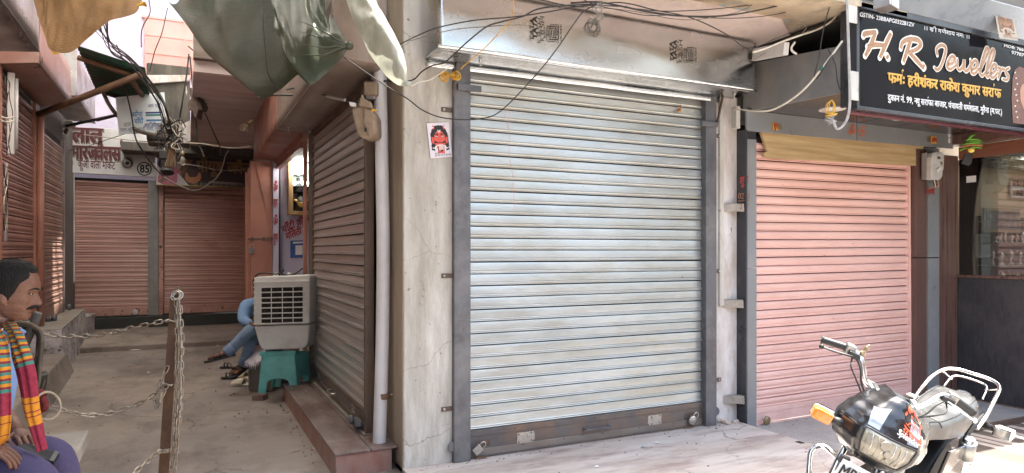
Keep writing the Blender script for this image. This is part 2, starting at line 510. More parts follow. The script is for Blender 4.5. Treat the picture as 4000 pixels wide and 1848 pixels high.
m_hood_br = M('brown_hood_sheet', (.285, .225, .195), (.24, .185, .155), 2, rough=.5, metal=.2, bump=.1, bsc=14, dirt=(.15, .11, .085), dsc=2.2, dst=(2.5, .7, 1), damt=.6, dcut=.54)
m_hood_gv = M('old_galvanised', (.42, .42, .43), (.30, .27, .27), 2.4, rough=.35, metal=.7, bump=.1, bsc=12, dirt=(.2, .14, .13), dsc=1.5, damt=.6)
m_pvc = M('grey_pvc', (.57, .56, .57), (.63, .62, .63), 3, rough=.4, dirt=(.38, .34, .3), dsc=2, dst=(2, 2, .6), damt=.4, dcut=.56, chips=((.12, .1, .08), 40, .76))
m_acp = M('grey_cladding', (.205, .215, .225), (.235, .245, .255), 2, rough=.38, bump=.03, bsc=30, dirt=(.40, .39, .38), dsc=3.2, damt=.30, dcut=.60, chips=((.65, .64, .62), 32, .755))
m_acp_dirty = M('scuffed_grey_cladding', (.17, .17, .17), (.21, .205, .20), 3, rough=.4, bump=.05, bsc=30, dirt=(.33, .31, .28), dsc=3, dst=(1, 1, .7), damt=.45, dcut=.55, chips=((.6, .58, .55), 26, .74))
m_acp_blk = M('black_cladding', (.028, .03, .036), (.04, .042, .05), 2, rough=.3, dirt=(.16, .16, .16), dsc=5, damt=.3, dcut=.6)
m_acp_br = M('brown_laminate', (.115, .062, .052), (.14, .08, .068), 4, st=(1, 1, .3), rough=.35)
m_walnut = M('walnut_laminate', (.085, .042, .034), (.16, .088, .07), 26, st=(1, 1, .035), rough=.32, bump=.05, bsc=60, dirt=(.22, .16, .14), dsc=2, damt=.25)
m_blkpanel = M('black_woven_panel', (.030, .030, .034), (.05, .05, .055), 40, st=(1, 1, .2), rough=.5, bump=.12, bsc=120, dirt=(.11, .10, .10), dsc=1.6, damt=.45, dcut=.56)
m_board = M('light_oak_board', (.60, .45, .25), (.44, .31, .155), 9, st=(.14, 1, 2.2), rough=.5, bump=.06, bsc=30, dirt=(.30, .2, .1), dsc=9, dst=(.08, 1, 1.5), damt=.55, dcut=.55)
m_soff_gloss = M('dark_gloss_soffit', (.045, .035, .037), (.06, .048, .05), 2, rough=.14, spec=.6)
m_sign_blk = M('sign_black_film', (.008, .0085, .011), (.012, .0125, .015), 2, rough=.10, spec=.09, bump=.02, bsc=2.5)
m_chrome = M('chrome', (.85, .85, .86), (.78, .78, .79), 8, rough=.10, metal=1, rvar=.04)
m_steel = M('bright_steel', (.62, .61, .58), (.50, .48, .45), 30, rough=.32, metal=1)
m_chain = M('chain_steel', (.46, .42, .36), (.30, .26, .21), 25, rough=.36, metal=.9, dirt=(.22, .13, .08), dsc=6, damt=.6, dcut=.55)
m_brass = M('old_brass', (.42, .33, .20), (.33, .27, .18), 20, rough=.4, metal=.8)
m_blk = M('black_plastic', (.018, .018, .019), (.026, .026, .027), 20, rough=.5)
m_rubber = M('black_cable', (.022, .020, .020), (.035, .032, .030), 20, rough=.6)
m_cable_g = M('grey_cable', (.40, .38, .35), (.30, .28, .26), 20, rough=.6)
m_cable_w = M('cream_cable', (.66, .60, .50), (.58, .52, .43), 20, rough=.6)
m_cable_y = M('yellow_twine', (.72, .42, .05), (.62, .34, .05), 40, rough=.8)
m_white = M('white_paint', (.72, .72, .71), (.66, .66, .65), 4, rough=.5)
m_whiteboard = M('white_sign_sheet', (.62, .62, .62), (.56, .56, .56), 2, rough=.4, dirt=(.35, .29, .26), dsc=2.5, damt=.5, dcut=.6)
m_paper = M('paper', (.74, .70, .76), (.70, .66, .72), 4, rough=.7)
m_maroon = M('maroon_print', (.095, .018, .028))
m_ink = M('black_print', (.018, .018, .02))
m_inkred = M('red_paint', (.40, .035, .03))
m_saffron = M('saffron_paint', (.62, .13, .03), (.5, .10, .03), 30)
m_gold = M('gold_print', (.68, .40, .07), (.58, .33, .06), 6, rough=.4)
m_cream = M('cream_print', (.80, .74, .66))
m_whitep = M('white_print', (.80, .80, .80))
m_bronze = M('mottled_bronze_print', (.46, .25, .12), (.24, .115, .05), 70, rough=.4)
m_lamp = M('lit_lamp', (1, 1, 1), emit=((1, .98, .93), 6))
m_bulb = M('unlit_bulb_glass', (.65, .58, .45), rough=.08, trans=.7)
m_downl = M('downlight_diffuser', (.82, .78, .70), (.78, .74, .66), 3, rough=.5)
m_glass = M('shop_glass', (.92, .95, .94), rough=.02, trans=1.0)
m_rubble = M('broken_brick', (.20, .125, .10), (.26, .18, .15), 9, rough=.95, bump=.6, bsc=40)
m_lamp_soft = M('soft_lit_lamp', (1, 1, 1), emit=((1, .98, .95), 2.2))
# ------------------------------------------------------------------ ground
def sheet(name, pts, z, m, kind='structure', thick=None):
    mb = MB()
    if thick: mb.prism([(x, y, z - thick) for x, y in pts], (0, 0, thick))
    else: mb.poly([(x, y, z) for x, y in pts])
    return tag(mb.build(name, m), kind=kind)


sheet('street', [(-70, -70), (70, -70), (70, 40), (-70, 40)], -.055, m_road)


def floor_fn(x0, x1, y0, y1, z, amp):
    return lambda a, b: V((lerp(x0, x1, a), lerp(y0, y1, b), z + amp * noise.noise(V((lerp(x0, x1, a) * .9, lerp(y0, y1, b) * .6, 3)))))


mb = MB().grid(floor_fn(-4.5, 1.405, -2, 12.6, 0, .012), 40, 80)
tag(mb.build('alley_floor', m_alley), kind='structure')
sheet('shop_floor_slab', [(1.405, 2.85), (4.56, 2.85), (4.56, 4.9), (1.405, 4.9)], .04, m_slab, thick=.14)
sheet('terrazzo_floor', [(4.562, 3.75), (9.5, 3.75), (9.5, 5.0), (4.562, 5.0)], -.03, m_terrazzo, thick=.07)
# raised platform at the end of the alley and the dark riser under the far shutters
mb = MB().prism([(-2.2, 12.47, -.02), (1.27, 12.40, -.02), (1.27, 15.38, -.02), (-2.2, 15.38, -.02)], (0, 0, .105))
tag(mb.build('alley_platform', m_alley, bevel=.015), kind='structure')
mb = MB().box((-2.2, 15.22, .085), (1.27, 15.5, .30))
tag(mb.build('shop_threshold', M('green_black_stone', (.028, .034, .028), (.04, .045, .04), 4, rough=.4), bevel=.008), kind='structure')

# ------------------------------------------------------------------ big building masses
# building over the main shop
b = thing('shop_building', 'bare cement building over the galvanised shutter with a balcony slab', 'building', (3, 4.7, 0))
MB().box((1.41, 4.70, -.1), (1.79, 5.12, 7.0)).build('front_pillar', m_conc, b, bevel=.012)
MB().box((1.405, 4.715, -.1), (1.409, 5.125, 7.0)).build('pillar_shaded_side', m_conc_brown, b)  # darker brown sheet: the shade of this side is put into its colour
MB().box((1.79, 4.76, 2.97), (4.30, 5.12, 7.0)).build('wall', m_conc, b)
MB().box((4.285, 4.71, -.1), (4.58, 5.12, 3.40)).build('whitewashed_pier', m_white_peel, b, bevel=.01)
MB().box((4.35, 4.685, 1.1), (4.40, 4.715, 3.0)).build('cement_strip', m_conc, b, bevel=.008)
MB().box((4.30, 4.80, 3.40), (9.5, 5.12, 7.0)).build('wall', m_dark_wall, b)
# balcony slab: underside with a pink limewashed band near the shutter hood, bare and peeling further out
MB().box((1.56, 3.50, 3.47), (5.2, 4.75, 3.62)).build('balcony_slab', m_soffit, b)
MB().prism([(1.57, 3.95, 3.445), (4.34, 3.97, 3.445), (4.95, 4.38, 3.445), (4.95, 4.74, 3.445), (1.57, 4.74, 3.445)], (0, 0, .024)).build('limewash_band', m_soffit_pink, b)
MB().box((1.50, 3.48, 3.62), (5.2, 3.60, 4.5)).build('balcony_parapet', m_conc, b)
MB().prism([px(2620, 5, Z=3.44), px(2900, -30, Z=3.44), px(2700, -60, Z=3.44)], (0, 0, .02)).build('cement_patch', m_conc, b)
MB().box((1.29, 5.13, 2.98), (9.0, 7.98, 6.6)).build('building_block', m_conc, b)
MB().box((1.60, 5.6, -.1), (9.0, 7.75, 2.98)).build('building_block', m_dark, b)

# right-hand wall of the alley past the shutter
b = thing('alley_building', 'salmon building along the right side of the alley', 'building', (1.6, 10, 0))
MB().box((1.28, 7.69, 2.94), (1.5, 15.4, 6.6)).build('wall', m_conc, b)
MB().box((1.28, 10.62, -.1), (1.5, 15.4, 2.9)).build('wall', m_orange, b)
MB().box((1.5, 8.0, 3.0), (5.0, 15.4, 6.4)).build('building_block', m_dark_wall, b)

# left-hand wall
b = thing('alley_building', 'salmon building along the left side of the alley with a flaking plinth', 'building', (-2.2, 11, 0))
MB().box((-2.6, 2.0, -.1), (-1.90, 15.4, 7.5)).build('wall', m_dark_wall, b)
MB().box((-1.90, 6.5, -.1), (-1.80, 9.13, 4.0)).build('orange_pier', m_orange, b, bevel=.01)
mb = MB()


def plinth_pt(x0, x1, y0, y1, z0, z1):
    return mb.hexa([(x0, y0, z0), (x1, y0, z0), (x1, y1, z0), (x0, y1, z0), (x0, y0 + .05, z1), (x1 - .05, y0 + .05, z1), (x1 - .13, y1, z1), (x0, y1, z1)])


mb.grid(lambda a, c: V((-1.40 - .13 * a - (.05 * c) + .02 * noise.noise(V((a * 14, c * 3, 1))), 10.5 + 3.55 * a + .05 * c * (1 - a), .57 * c)), 40, 10)
mb.grid(lambda a, c: V((-1.9 + .5 * a - (.05 * c * a), 10.5 + .05 * c + .02 * noise.noise(V((a * 4, c * 3, 7))), .57 * c)), 16, 10)
mb.build('plinth_face', m_plinth, b)
MB().prism([(-1.9, 10.55, .555), (-1.45, 10.55, .555), (-1.58, 14.05, .555), (-1.9, 14.05, .555)], (0, 0, .02)).build('plinth_top', m_plinth_top, b)
MB().prism([(-1.9, 10.6, -.1), (-1.5, 10.6, -.1), (-1.62, 14.0, -.1), (-1.9, 14.0, -.1)], (0, 0, .65)).build('plinth_core', m_plinth_top, b)
MB().prism([(-1.9, 14.05, -.1), (-1.6, 14.05, -.1), (-1.55, 15.3, -.1), (-1.9, 15.3, -.1)], (0, 0, .5)).build('plinth_stub', m_plinth, b)
# low rough ledge in front of the plinth
mb = MB().hexa([(-2.2, 6.0, -.05), (-1.12, 6.0, -.05), (-1.30, 10.6, -.05), (-2.2, 10.6, -.05), (-2.2, 6.0, .34), (-1.22, 6.0, .34), (-1.40, 10.6, .26), (-2.2, 10.6, .26)])
mb.build('ledge', m_alley, b, bevel=.02)

# far end of the alley: shop row below, lavender house above
b = thing('lavender_house', 'lavender limewashed house closing the end of the alley above the shutters', 'house', (-.5, 15.6, 0))
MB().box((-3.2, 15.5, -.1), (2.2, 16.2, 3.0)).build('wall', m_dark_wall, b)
MB().box((-5.2, 15.7, 3.0), (3.0, 16.4, 8.0)).build('wall', m_lav, b)
MB().box((-5.2, 15.35, 8.0), (3.0, 16.4, 8.12)).build('cornice', m_lav, b)
d = MB()
q = [px(565, 290, Y=15.68), px(737, 290, Y=15.68), px(737, 95, Y=15.68), px(565, 78, Y=15.68)]
m_pdoor = M('faded_pink_sheet', (.62, .32, .29), (.68, .36, .32), 2, rough=.5, dirt=(.45, .22, .2), dsc=2, damt=.5)
x0, x1 = q[0].x, q[1].x
dd = MB().box((x0, 15.62, q[0].z), (x1 + .6, 15.69, q[2].z)).build('metal_door', m_pdoor, b, bevel=.006)
for k in range(3): MB().box((x0 + .03, 15.605, lerp(q[0].z, q[2].z, .05 + .32 * k)), (x1 + .57, 15.618, lerp(q[0].z, q[2].z, .05 + .32 * k) + .03)).build('door_ledge', m_pdoor, dd)
MB().box((x0 + .72, 15.60, q[0].z), (x0 + .75, 15.62, q[2].z)).build('door_stile', m_pdoor, dd)
MB().box((x0 - .05, 15.60, q[2].z), (x1 + .6, 15.7, q[2].z + .05)).build('door_lintel', m_pdoor, b)

# concrete slab across the right half of the alley
b = thing('alley_cover_slab', 'mauve concrete slab spanning the alley overhead with board marks', 'slab', (.7, 12, 3.65))
MB().box((.09, 8.55, 3.65), (1.275, 15.45, 3.78)).build('slab', m_purple, b)
MB().box((.09, 8.45, 3.78), (1.275, 8.7, 4.5)).build('front_beam', m_beam, b, bevel=.01)
MB().box((-1.07, 14.5, 3.48), (1.27, 15.45, 3.642)).build('concrete_ledge', m_block, b, bevel=.01)
# boards of the shuttering, proud by a few millimetres
for k in range(9):
    MB().box((.10 + .004 * (k % 3), 8.6 + k * .75, 3.643 - .004 * (k % 3)), (1.27, 9.34 + k * .75, 3.652)).build('board_mark', m_purple, b)
b = thing('concrete_stub', 'sooty concrete stub with white drips hanging beside the mauve slab', 'beam', (-.2, 11.2, 3.2))
MB().box((-.50, 11.2, 3.22), (.075, 11.9, 4.35)).build('stub', m_block, b, bevel=.02)
MB().prism([px(570, 330, Y=11.19), px(742, 318, Y=11.19), px(742, 296, Y=11.19), px(566, 296, Y=11.19)], (0, -.05, 0))  .build('whitewashed_rim', m_white_peel, b, bevel=.006)
pts = [px(u, v, Y=11.17) for u, v in ((688, 512), (712, 484), (744, 470), (744, 552), (716, 556), (700, 540))]
MB().prism(pts, (0, .02, 0)).build('plaster_patch', m_white_peel, b)
b = thing('broken_plaster', 'ragged broken plaster hole beside the sooty concrete stub', 'plaster', px(760, 400, D=9.2))
mb = MB()
ring = []
for k in range(22):
    a = 2 * PI * k / 22
    r = 1 + .25 * math.sin(5 * a) + random.uniform(-.12, .12)
    ring.append(px(762 + 26 * r * math.cos(a), 395 + 55 * r * math.sin(a), D=9.0))
mb.prism(ring, FW * .15)
mb.build('rough_hole', M('rough_cavity', (.10, .075, .065), (.17, .13, .11), 14, rough=1, bump=1.5, bsc=20), b)

# pavement grating of ribs in front of the right-hand shops: each rib its own piece
b = thing('ribbed_ramp', 'ribbed cream steel ramp in front of the jewellery shop', 'ramp', (6.8, 3, -.06))
m_rib = M('cream_rib', (.62, .53, .44), (.54, .45, .38), 4, st=(1, .2, 1), rough=.6, dirt=(.3, .24, .2), dsc=3, dst=(2, .5, 1), damt=.5)
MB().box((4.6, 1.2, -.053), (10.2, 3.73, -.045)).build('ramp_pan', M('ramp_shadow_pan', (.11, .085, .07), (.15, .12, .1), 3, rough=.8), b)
proto = MB().box((-.043, -1.25, 0), (.043, 1.25, .04)).build('rib', m_rib, b, bevel=.008, local=True)
proto.location = (4.66 - 6.8, 2.47 - 3, -.024)
for k in range(1, 46):
    piece(proto, b, (4.66 + .122 * k - 6.8, 2.47 - 3, -.024 + random.uniform(-.004, .004)), (0, 0, random.uniform(-.004, .004)))
MB().box((4.6, 3.70, -.09), (9.4, 3.745, .0)).build('edge_bar', m_brown_iron, b)

# unseen sheeting added as soft fill for the alley; gap shapes the sun patch
cov = thing('fill_light_sheet', 'added milky sheeting out of view over the alley, spreading sun as fill light', 'scrim', (-.4, 9, 4.6))
m_cov = bpy.data.materials.new('milky_sheeting'); m_cov.use_nodes = True
n_ = m_cov.node_tree.nodes; l_ = m_cov.node_tree.links
t_ = n_.new('ShaderNodeBsdfTranslucent'); t_.inputs[0].default_value = (.86, .82, .76, 1)
x_ = n_.new('ShaderNodeMixShader'); x_.inputs[0].default_value = .66
n_['Principled BSDF'].inputs['Base Color'].default_value = (.60, .56, .50, 1); n_['Principled BSDF'].inputs['Roughness'].default_value = .6
l_.new(n_['Principled BSDF'].outputs[0], x_.inputs[1]); l_.new(t_.outputs[0], x_.inputs[2]); l_.new(x_.outputs[0], n_['Material Output'].inputs[0])


def cov_z(x, y): return 4.65 + (y - 4.2) * .20 - .10 * math.sin(PI * (x + 2.2) / 3.5) + .03 * noise.noise(V((x * 2, y * 2, 1)))


mb = MB(); xs = [-2.3 + .09 * i for i in range(41)]; ys = [4.2 + .12 * i for i in range(92)]
vid = [[(x, y, cov_z(x, y)) for x in xs] for y in ys]
fs = [(j * 41 + i, j * 41 + i + 1, (j + 1) * 41 + i + 1, (j + 1) * 41 + i) for j in range(91) for i in range(40)
      if not (-.42 < xs[i] + .045 < -.02 and 12.5 < ys[j] + .06 < 13.75 and (i * 7 + j * 3) % 5)]
mb.add([p for r in vid for p in r], fs, 0, True)
mb.build('sheeting', m_cov, cov)
for y in (4.25, 6.5, 8.8, 11.2, 13.9): MB().tube([(-2.25, y, cov_z(-2.25, y) - .02), (-.5, y, cov_z(-.5, y) - .03), (1.29, y, cov_z(1.29, y) - .02)], .02, 6).build('support_pipe', m_rust, cov)

# the row of shops across the street, behind the photographer: it is what the sign, the hood and the laths mirror
for x0, x1, h, m in ((-16, -5.5, 6.6, m_conc), (-5.4, 3.0, 5.6, m_lav), (3.1, 10.5, 6.3, m_conc_brown), (10.6, 36, 9.4, m_conc)):
    b = thing('street_building', 'plain %s building across the street facing the shops' % {-16: 'grey cement', -5.4: 'lavender', 3.1: 'brown cement', 10.6: 'taller grey cement'}[x0], 'building', ((x0 + x1) / 2, -9, 0))
    MB().box((x0, -16, -.1), (x1, -8.5, h)).build('wall', m, b)
    MB().box((x0 + .05, -8.48, 2.9), (x1 - .05, -7.4, 3.0)).build('canopy', m_hood_br, b)
    n = int((x1 - x0) / 2.6)
    for k in range(n): MB().box((x0 + .3 + k * 2.6, -8.47, .1), (x0 + 2.5 + k * 2.6, -8.40, 2.7)).build('closed_shutter', [m_pinkd_flat, m_hood_gv, m_iron][k % 3], b)
    for k in range(n): MB().box((x0 + .8 + k * 2.6, -8.47, 3.9), (x0 + 1.9 + k * 2.6, -8.42, 5.1)).build('window', m_dark_wall, b)

fa = thing('shade_canvas', 'added dull canvas out of view above the seated man to shade him', 'awning', (-.7, 2.5, 3.5))  # unseen canvas added overhead to shade the seated man and alley mouth
MB().grid(lambda a, c: V((lerp(-2.5, 1.15, a), lerp(.2, 4.4, c), 3.62 + .35 * c + .12 * abs(a - .5) + .03 * noise.noise(V((a * 5, c * 5, 2))))), 24, 24).build('canvas', M('dull_canvas', (.20, .17, .13), (.26, .22, .17), 3, rough=.9), fa, solid=.004)
for y in (.3, 2.2, 4.3): MB().tube([(-2.5, y, 3.72 + .085 * y), (1.15, y, 3.72 + .085 * y)], .02, 6).build('support_pipe', m_rust, fa)
# ------------------------------------------------------------------ rolling shutters, every lath its own piece
def shutter(label, base, ex, nrm, W, z0, z1, pitch, prof, mats, tilt=0, plate=None, name='rolling_shutter', group='rolling shutters of the shops', jit=.018, nx=2, gap=.0):
    """base: bottom left corner on the shutter plane (z = 0 of the thing); ex along the width, nrm outwards"""
    t = thing(name, label, 'shutter', base, group)
    ex, nrm = V(ex), V(nrm)
    R = Matrix((ex, -nrm, V((0, 0, 1)))).transposed()
    t.rotation_euler = (R @ Matrix.Rotation(tilt, 3, 'Y')).to_euler()
    mb = MB()
    np_ = len(prof)
    mb.grid(lambda a, c: V((gap + a * (W - 2 * gap), -prof[min(np_ - 1, int(round(c * (np_ - 1))))][1], prof[min(np_ - 1, int(round(c * (np_ - 1))))][0] * pitch)), nx, np_)
    n = int((z1 - z0) / pitch)
    s = mb.build('slat', mats[0], t, local=True)
    s.location = (0, 0, z0)
    for p in s.data.polygons: p.use_smooth = True
    try: s.data.set_sharp_from_angle(angle=math.radians(38))
    except Exception: pass
    rr = random.Random(len(label))
    for k in range(1, n):
        piece(s, t, (rr.uniform(-.003, .003), rr.uniform(-.002, .002), z0 + k * pitch + rr.uniform(-.0012, .0012)), (rr.uniform(-jit, jit), rr.uniform(-.0009, .0009), rr.uniform(-.0012, .0012)))
    MB().box((.002, .0145, z0 - .02), (W - .002, .018, z1 + .02)).build('slat_gap_shade', m_dark, t, local=True)  # dark sheet added behind the slats so their gaps look shaded
    if plate: MB().box((0, -.012, plate), (W, .0, z0 + .004)).build('bottom_plate', mats[1], t, local=True, bevel=.003)
    return t


P_GALV = [(.055, -.010), (.065, .008), (.10, .0115), (.13, .008), (.16, .007), (.20, .011), (.27, .013), (.33, .010), (.36, .004), (.44, .003), (.93, .003), (.975, .001), (.99, -.010)]
P_PINK = [(.055, -.012), (.065, .008), (.11, .012), (.17, .0105), (.23, .004), (.31, .006), (.44, .013), (.62, .017), (.80, .014), (.93, .007), (.985, -.012)]
P_OLD = [(.05, -.012), (.06, .008), (.13, .010), (.20, .005), (.28, .003), (.40, .011), (.60, .016), (.80, .012), (.94, .005), (.98, -.012)]
P_FLAT = [(.05, -.012), (.06, .012), (.10, .016), (.16, .008), (.20, .008), (.25, .014), (.31, .012), (.36, .003), (.94, .003), (.98, -.012)]

# 1 the big galvanised one -------------------------------------------------
ms = shutter('wide galvanised steel shutter with dark iron rails, padlocked at both ends', (1.90, 4.728, 0), (1, 0, 0), (0, -1, 0), 2.275, .25, 3.06, .0902, P_GALV, (m_galv, m_iron_rust), nx=8)
for x0, x1 in ((-.12, .012), (2.262, 2.385)):
    g = MB().box((x0, -.072, .042), (x1, .03, 2.995)).build('guide_rail', m_iron, ms, local=True, bevel=.006)
    left = x0 < 0
    for z in (.42, 1.40, 2.62):
        a = x0 - .085 if left else x1
        tb = MB().box((a, -.036, z), (a + .085, -.030, z + .034)).build('fixing_tab', m_brown_iron, g, local=True)
        MB().lathe([(.010, 0), (.010, .006), (.004, .010)], (a + .02 if left else a + .06, -.036, z + .017), (0, -1, 0), 10).build('bolt_head', m_steel, ms, local=True)
    # stop bar near the top
    MB().box((x0 + .02, -.10, 2.78) if left else (x0 - .07, -.10, 2.70), (x1 + .075, -.073, 2.825) if left else (x1 - .01, -.073, 2.745)).build('stop_bar', m_iron, g, local=True, bevel=.003)
    xs = x0 - .012 if left else x1 - .01
    MB().bar((xs, -.085, 2.73), (xs + (.03 if left else .07), -.085, 2.995), .02, .012).build('hood_strut', m_brown_iron, ms, local=True)
    MB().lathe([(.036, 0), (.040, .006), (.036, .012)], (x0 - .004 if left else x1 + .006, -.05, .16), (0, -1, 0), 18).build('lock_eye', m_iron, g, local=True)
pl = MB().box((.012, -.014, .062), (2.262, -.002, .252)).build('bottom_plate', m_iron_rust, ms, local=True, bevel=.002)
MB().box((.012, -.021, .205), (2.262, -.0145, .247)).build('angle_strip', m_iron_rust, pl, local=True, bevel=.002)
MB().box((.012, -.024, .055), (2.262, -.0145, .106)).build('angle_strip', M('worn_lower_angle', (.30, .26, .225), (.2, .18, .165), 3, st=(.5, 1, 2), rough=.5, metal=.4, dirt=(.2, .13, .09), dsc=3), pl, local=True, bevel=.002)
MB().box((.012, -.034, .046), (2.262, -.0145, .054)).build('foot_lip', m_iron_rust, pl, local=True, bevel=.002)
for i in range(7):
    for zz in (.226, .098):
        x = .03 + i * .368 + (.07 if zz < .2 else 0)
        if x < 2.25: MB().ball((x, -.022 if zz > .2 else -.025, zz), (.006, .004, .006), 8, 5).build('rivet', m_brown_iron, pl, local=True)
for x in (.49, 1.75):
    pts = [(x - .07, .098 + .005), (x + .06, .105), (x + .085, .125), (x + .085, .165), (x + .075, .187), (x - .07, .187)] if x < 1 else [(x - .085, .125), (x - .06, .10), (x + .06, .10), (x + .06, .188), (x - .075, .188), (x - .085, .17)]
    lp = MB().prism([(a, -.020, c) for a, c in pts], (0, .006, 0)).build('lock_plate', m_steel, pl, local=True, bevel=.001)
    for sx, sz in ((-.055, .115), (-.055, .175), (.055, .12), (.055, .178)):
        MB().ball((x + sx * (1 if x < 1 else .8), -.021, sz), (.007, .004, .007), 8, 5).build('rivet', m_brown_iron, lp, local=True)
    MB().lathe([(.014, 0), (.014, .006), (.011, .008)], (x + .028 if x < 1 else x - .03, -.020, .160), (0, -1, 0), 14).build('keyhole_cover', m_steel, lp, local=True)
hd = smooth([(1.03, -.015, .150), (1.032, -.05, .152), (1.06, -.058, .150), (1.24, -.058, .150), (1.266, -.05, .152), (1.27, -.015, .150)], 4)
MB().tube(hd, .011, 8, flat=.55).build('pull_handle', m_iron, pl, local=True)
MB().box((1.018, -.018, .128), (1.042, -.0145, .165)).build('handle_lug', m_iron, pl, local=True)
MB().box((1.258, -.018, .128), (1.282, -.0145, .165)).build('handle_lug', m_iron, pl, local=True)
for x in (.12, 2.10):
    MB().box((x - .035, -.0175, .12), (x + .075, -.0145, .165)).build('latch_slot', m_brown_iron, pl, local=True)
    MB().bar((x - .055, -.03, .048), (x + .02, -.055, .052), .03, .012).build('latch_tongue', m_rust, pl, local=True)

# 2 pink one under the jeweller's sign ---------------------------------------
ps = shutter('clean bright pink rolling shutter below the jewellery sign', (4.735, 4.735, -.045), (1, 0, 0), (0, -1, 0), 2.325, .165, 2.70, .0833, P_PINK, (m_pink, m_pink_flat), tilt=-math.radians(.45), nx=2)
pp = MB().box((0, -.013, .025), (2.325, -.003, .168)).build('bottom_plate', m_pink_flat, ps, local=True, bevel=.002)
MB().box((0, -.019, .118), (2.325, -.0135, .162)).build('angle_strip', m_pink_flat, pp, local=True, bevel=.002)
MB().box((0, -.034, .012), (2.325, -.0135, .022)).build('foot_lip', m_pink_flat, pp, local=True)
for i in range(10):
    MB().ball((.06 + i * .25, -.020, .138), (.006, .004, .006), 8, 5).build('rivet', m_pink_flat, pp, local=True)
    MB().ball((.12 + i * .24, -.014, .055), (.006, .004, .006), 8, 5).build('rivet', m_pink_flat, pp, local=True)
MB().prism([(.0, -.014, .022), (.13, -.014, .012), (.12, -.014, .06), (.0, -.014, .075)], (0, -.012, 0)).build('latch_plate', m_pink_flat, pp, local=True)
MB().box((2.305, -.03, .0), (2.335, .02, 2.66)).build('guide_rail', m_pink_flat, ps, local=True, bevel=.003)

# 3 dusty one inside the alley -------------------------------------------------
asx = shutter('dusty brown steel shutter on the right wall of the alley behind the downpipe', (1.285, 7.66, 0), (0, -1, 0), (-1, 0, 0), 2.44, .36, 2.90, .086, P_FLAT, (m_alath, m_iron_rust), nx=6)
MB().box((-.16, -.03, .19), (0.004, .03, 2.92)).build('guide_rail', m_brown_iron, asx, local=True, bevel=.004)
MB().box((2.436, -.035, .19), (2.50, .03, 2.92)).build('guide_rail', m_brown_iron, asx, local=True, bevel=.004)
ap = MB().box((.0, -.016, .20), (2.44, -.004, .362)).build('bottom_plate', m_iron_rust, asx, local=True, bevel=.002)
MB().box((.0, -.026, .195), (2.44, -.0165, .245)).build('angle_strip', m_brown_iron, ap, local=True, bevel=.002)
MB().box((.0, -.024, .322), (2.44, -.0165, .358)).build('angle_strip', m_brown_iron, ap, local=True, bevel=.002)
hd = smooth([(1.10, -.018, .28), (1.103, -.055, .275), (1.13, -.065, .27), (1.27, -.065, .27), (1.297, -.055, .275), (1.30, -.018, .28)], 4)
MB().tube(hd, .010, 8).build('pull_handle', m_steel, ap, local=True)
for x in (.38, 2.02):
    lp = MB().prism([(x - .06, -.0245, .25), (x + .06, -.0245, .255), (x + .06, -.0245, .318), (x - .06, -.0245, .318)], (0, .007, 0)).build('lock_plate', m_steel, ap, local=True)
    for sx in (-.045, .045): MB().ball((x + sx, -.026, .29), (.008, .004, .008), 8, 5).build('rivet', m_brown_iron, lp, local=True)
MB().bar((2.18, -.05, .235), (2.42, -.07, .26), .05, .05).build('latch_bolt', m_iron, ap, local=True, bevel=.008)
MB().lathe([(.03, 0), (.036, .008), (.036, .03), (.02, .034)], (2.30, -.085, .27), (0, -1, 0), 16).build('latch_knob', m_iron, ap, local=True)
MB().box((.0, -.022, 2.86), (2.44, .03, 2.94)).build('top_channel', m_brown_iron, asx, local=True)

# 4, 5 salmon pair across the end of the alley ---------------------------------
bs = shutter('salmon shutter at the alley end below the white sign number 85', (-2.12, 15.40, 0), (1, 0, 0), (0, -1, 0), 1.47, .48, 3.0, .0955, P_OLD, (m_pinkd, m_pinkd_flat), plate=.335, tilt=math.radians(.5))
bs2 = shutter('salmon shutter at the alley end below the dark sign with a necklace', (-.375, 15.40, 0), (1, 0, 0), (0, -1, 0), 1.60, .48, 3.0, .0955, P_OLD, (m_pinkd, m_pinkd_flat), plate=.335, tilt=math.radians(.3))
for t in (bs, bs2): MB().box((0, -.03, .325), (1.6, -.0135, .337)).build('foot_lip', m_brown_iron, t, local=True)
pil = thing('shop_pilaster', 'grey stone pilaster between the two salmon shutters', 'pilaster', (-.56, 15.3, .3))
MB().box((-.655, 15.30, .31), (-.475, 15.5, 1.62)).build('stone_facing', M('grey_marble', (.25, .25, .245), (.31, .31, .305), 2, st=(1, 1, .4), rough=.35, dirt=(.15, .14, .13), dsc=4, damt=.5), pil, bevel=.003)
MB().box((-.655, 15.302, 1.625), (-.475, 15.5, 3.0)).build('stone_facing', bpy.data.materials['grey_marble'], pil, bevel=.003)
MB().box((-.470, 15.33, .31), (-.385, 15.5, 2.95)).build('painted_jamb', m_pinkd_flat, pil, bevel=.003)

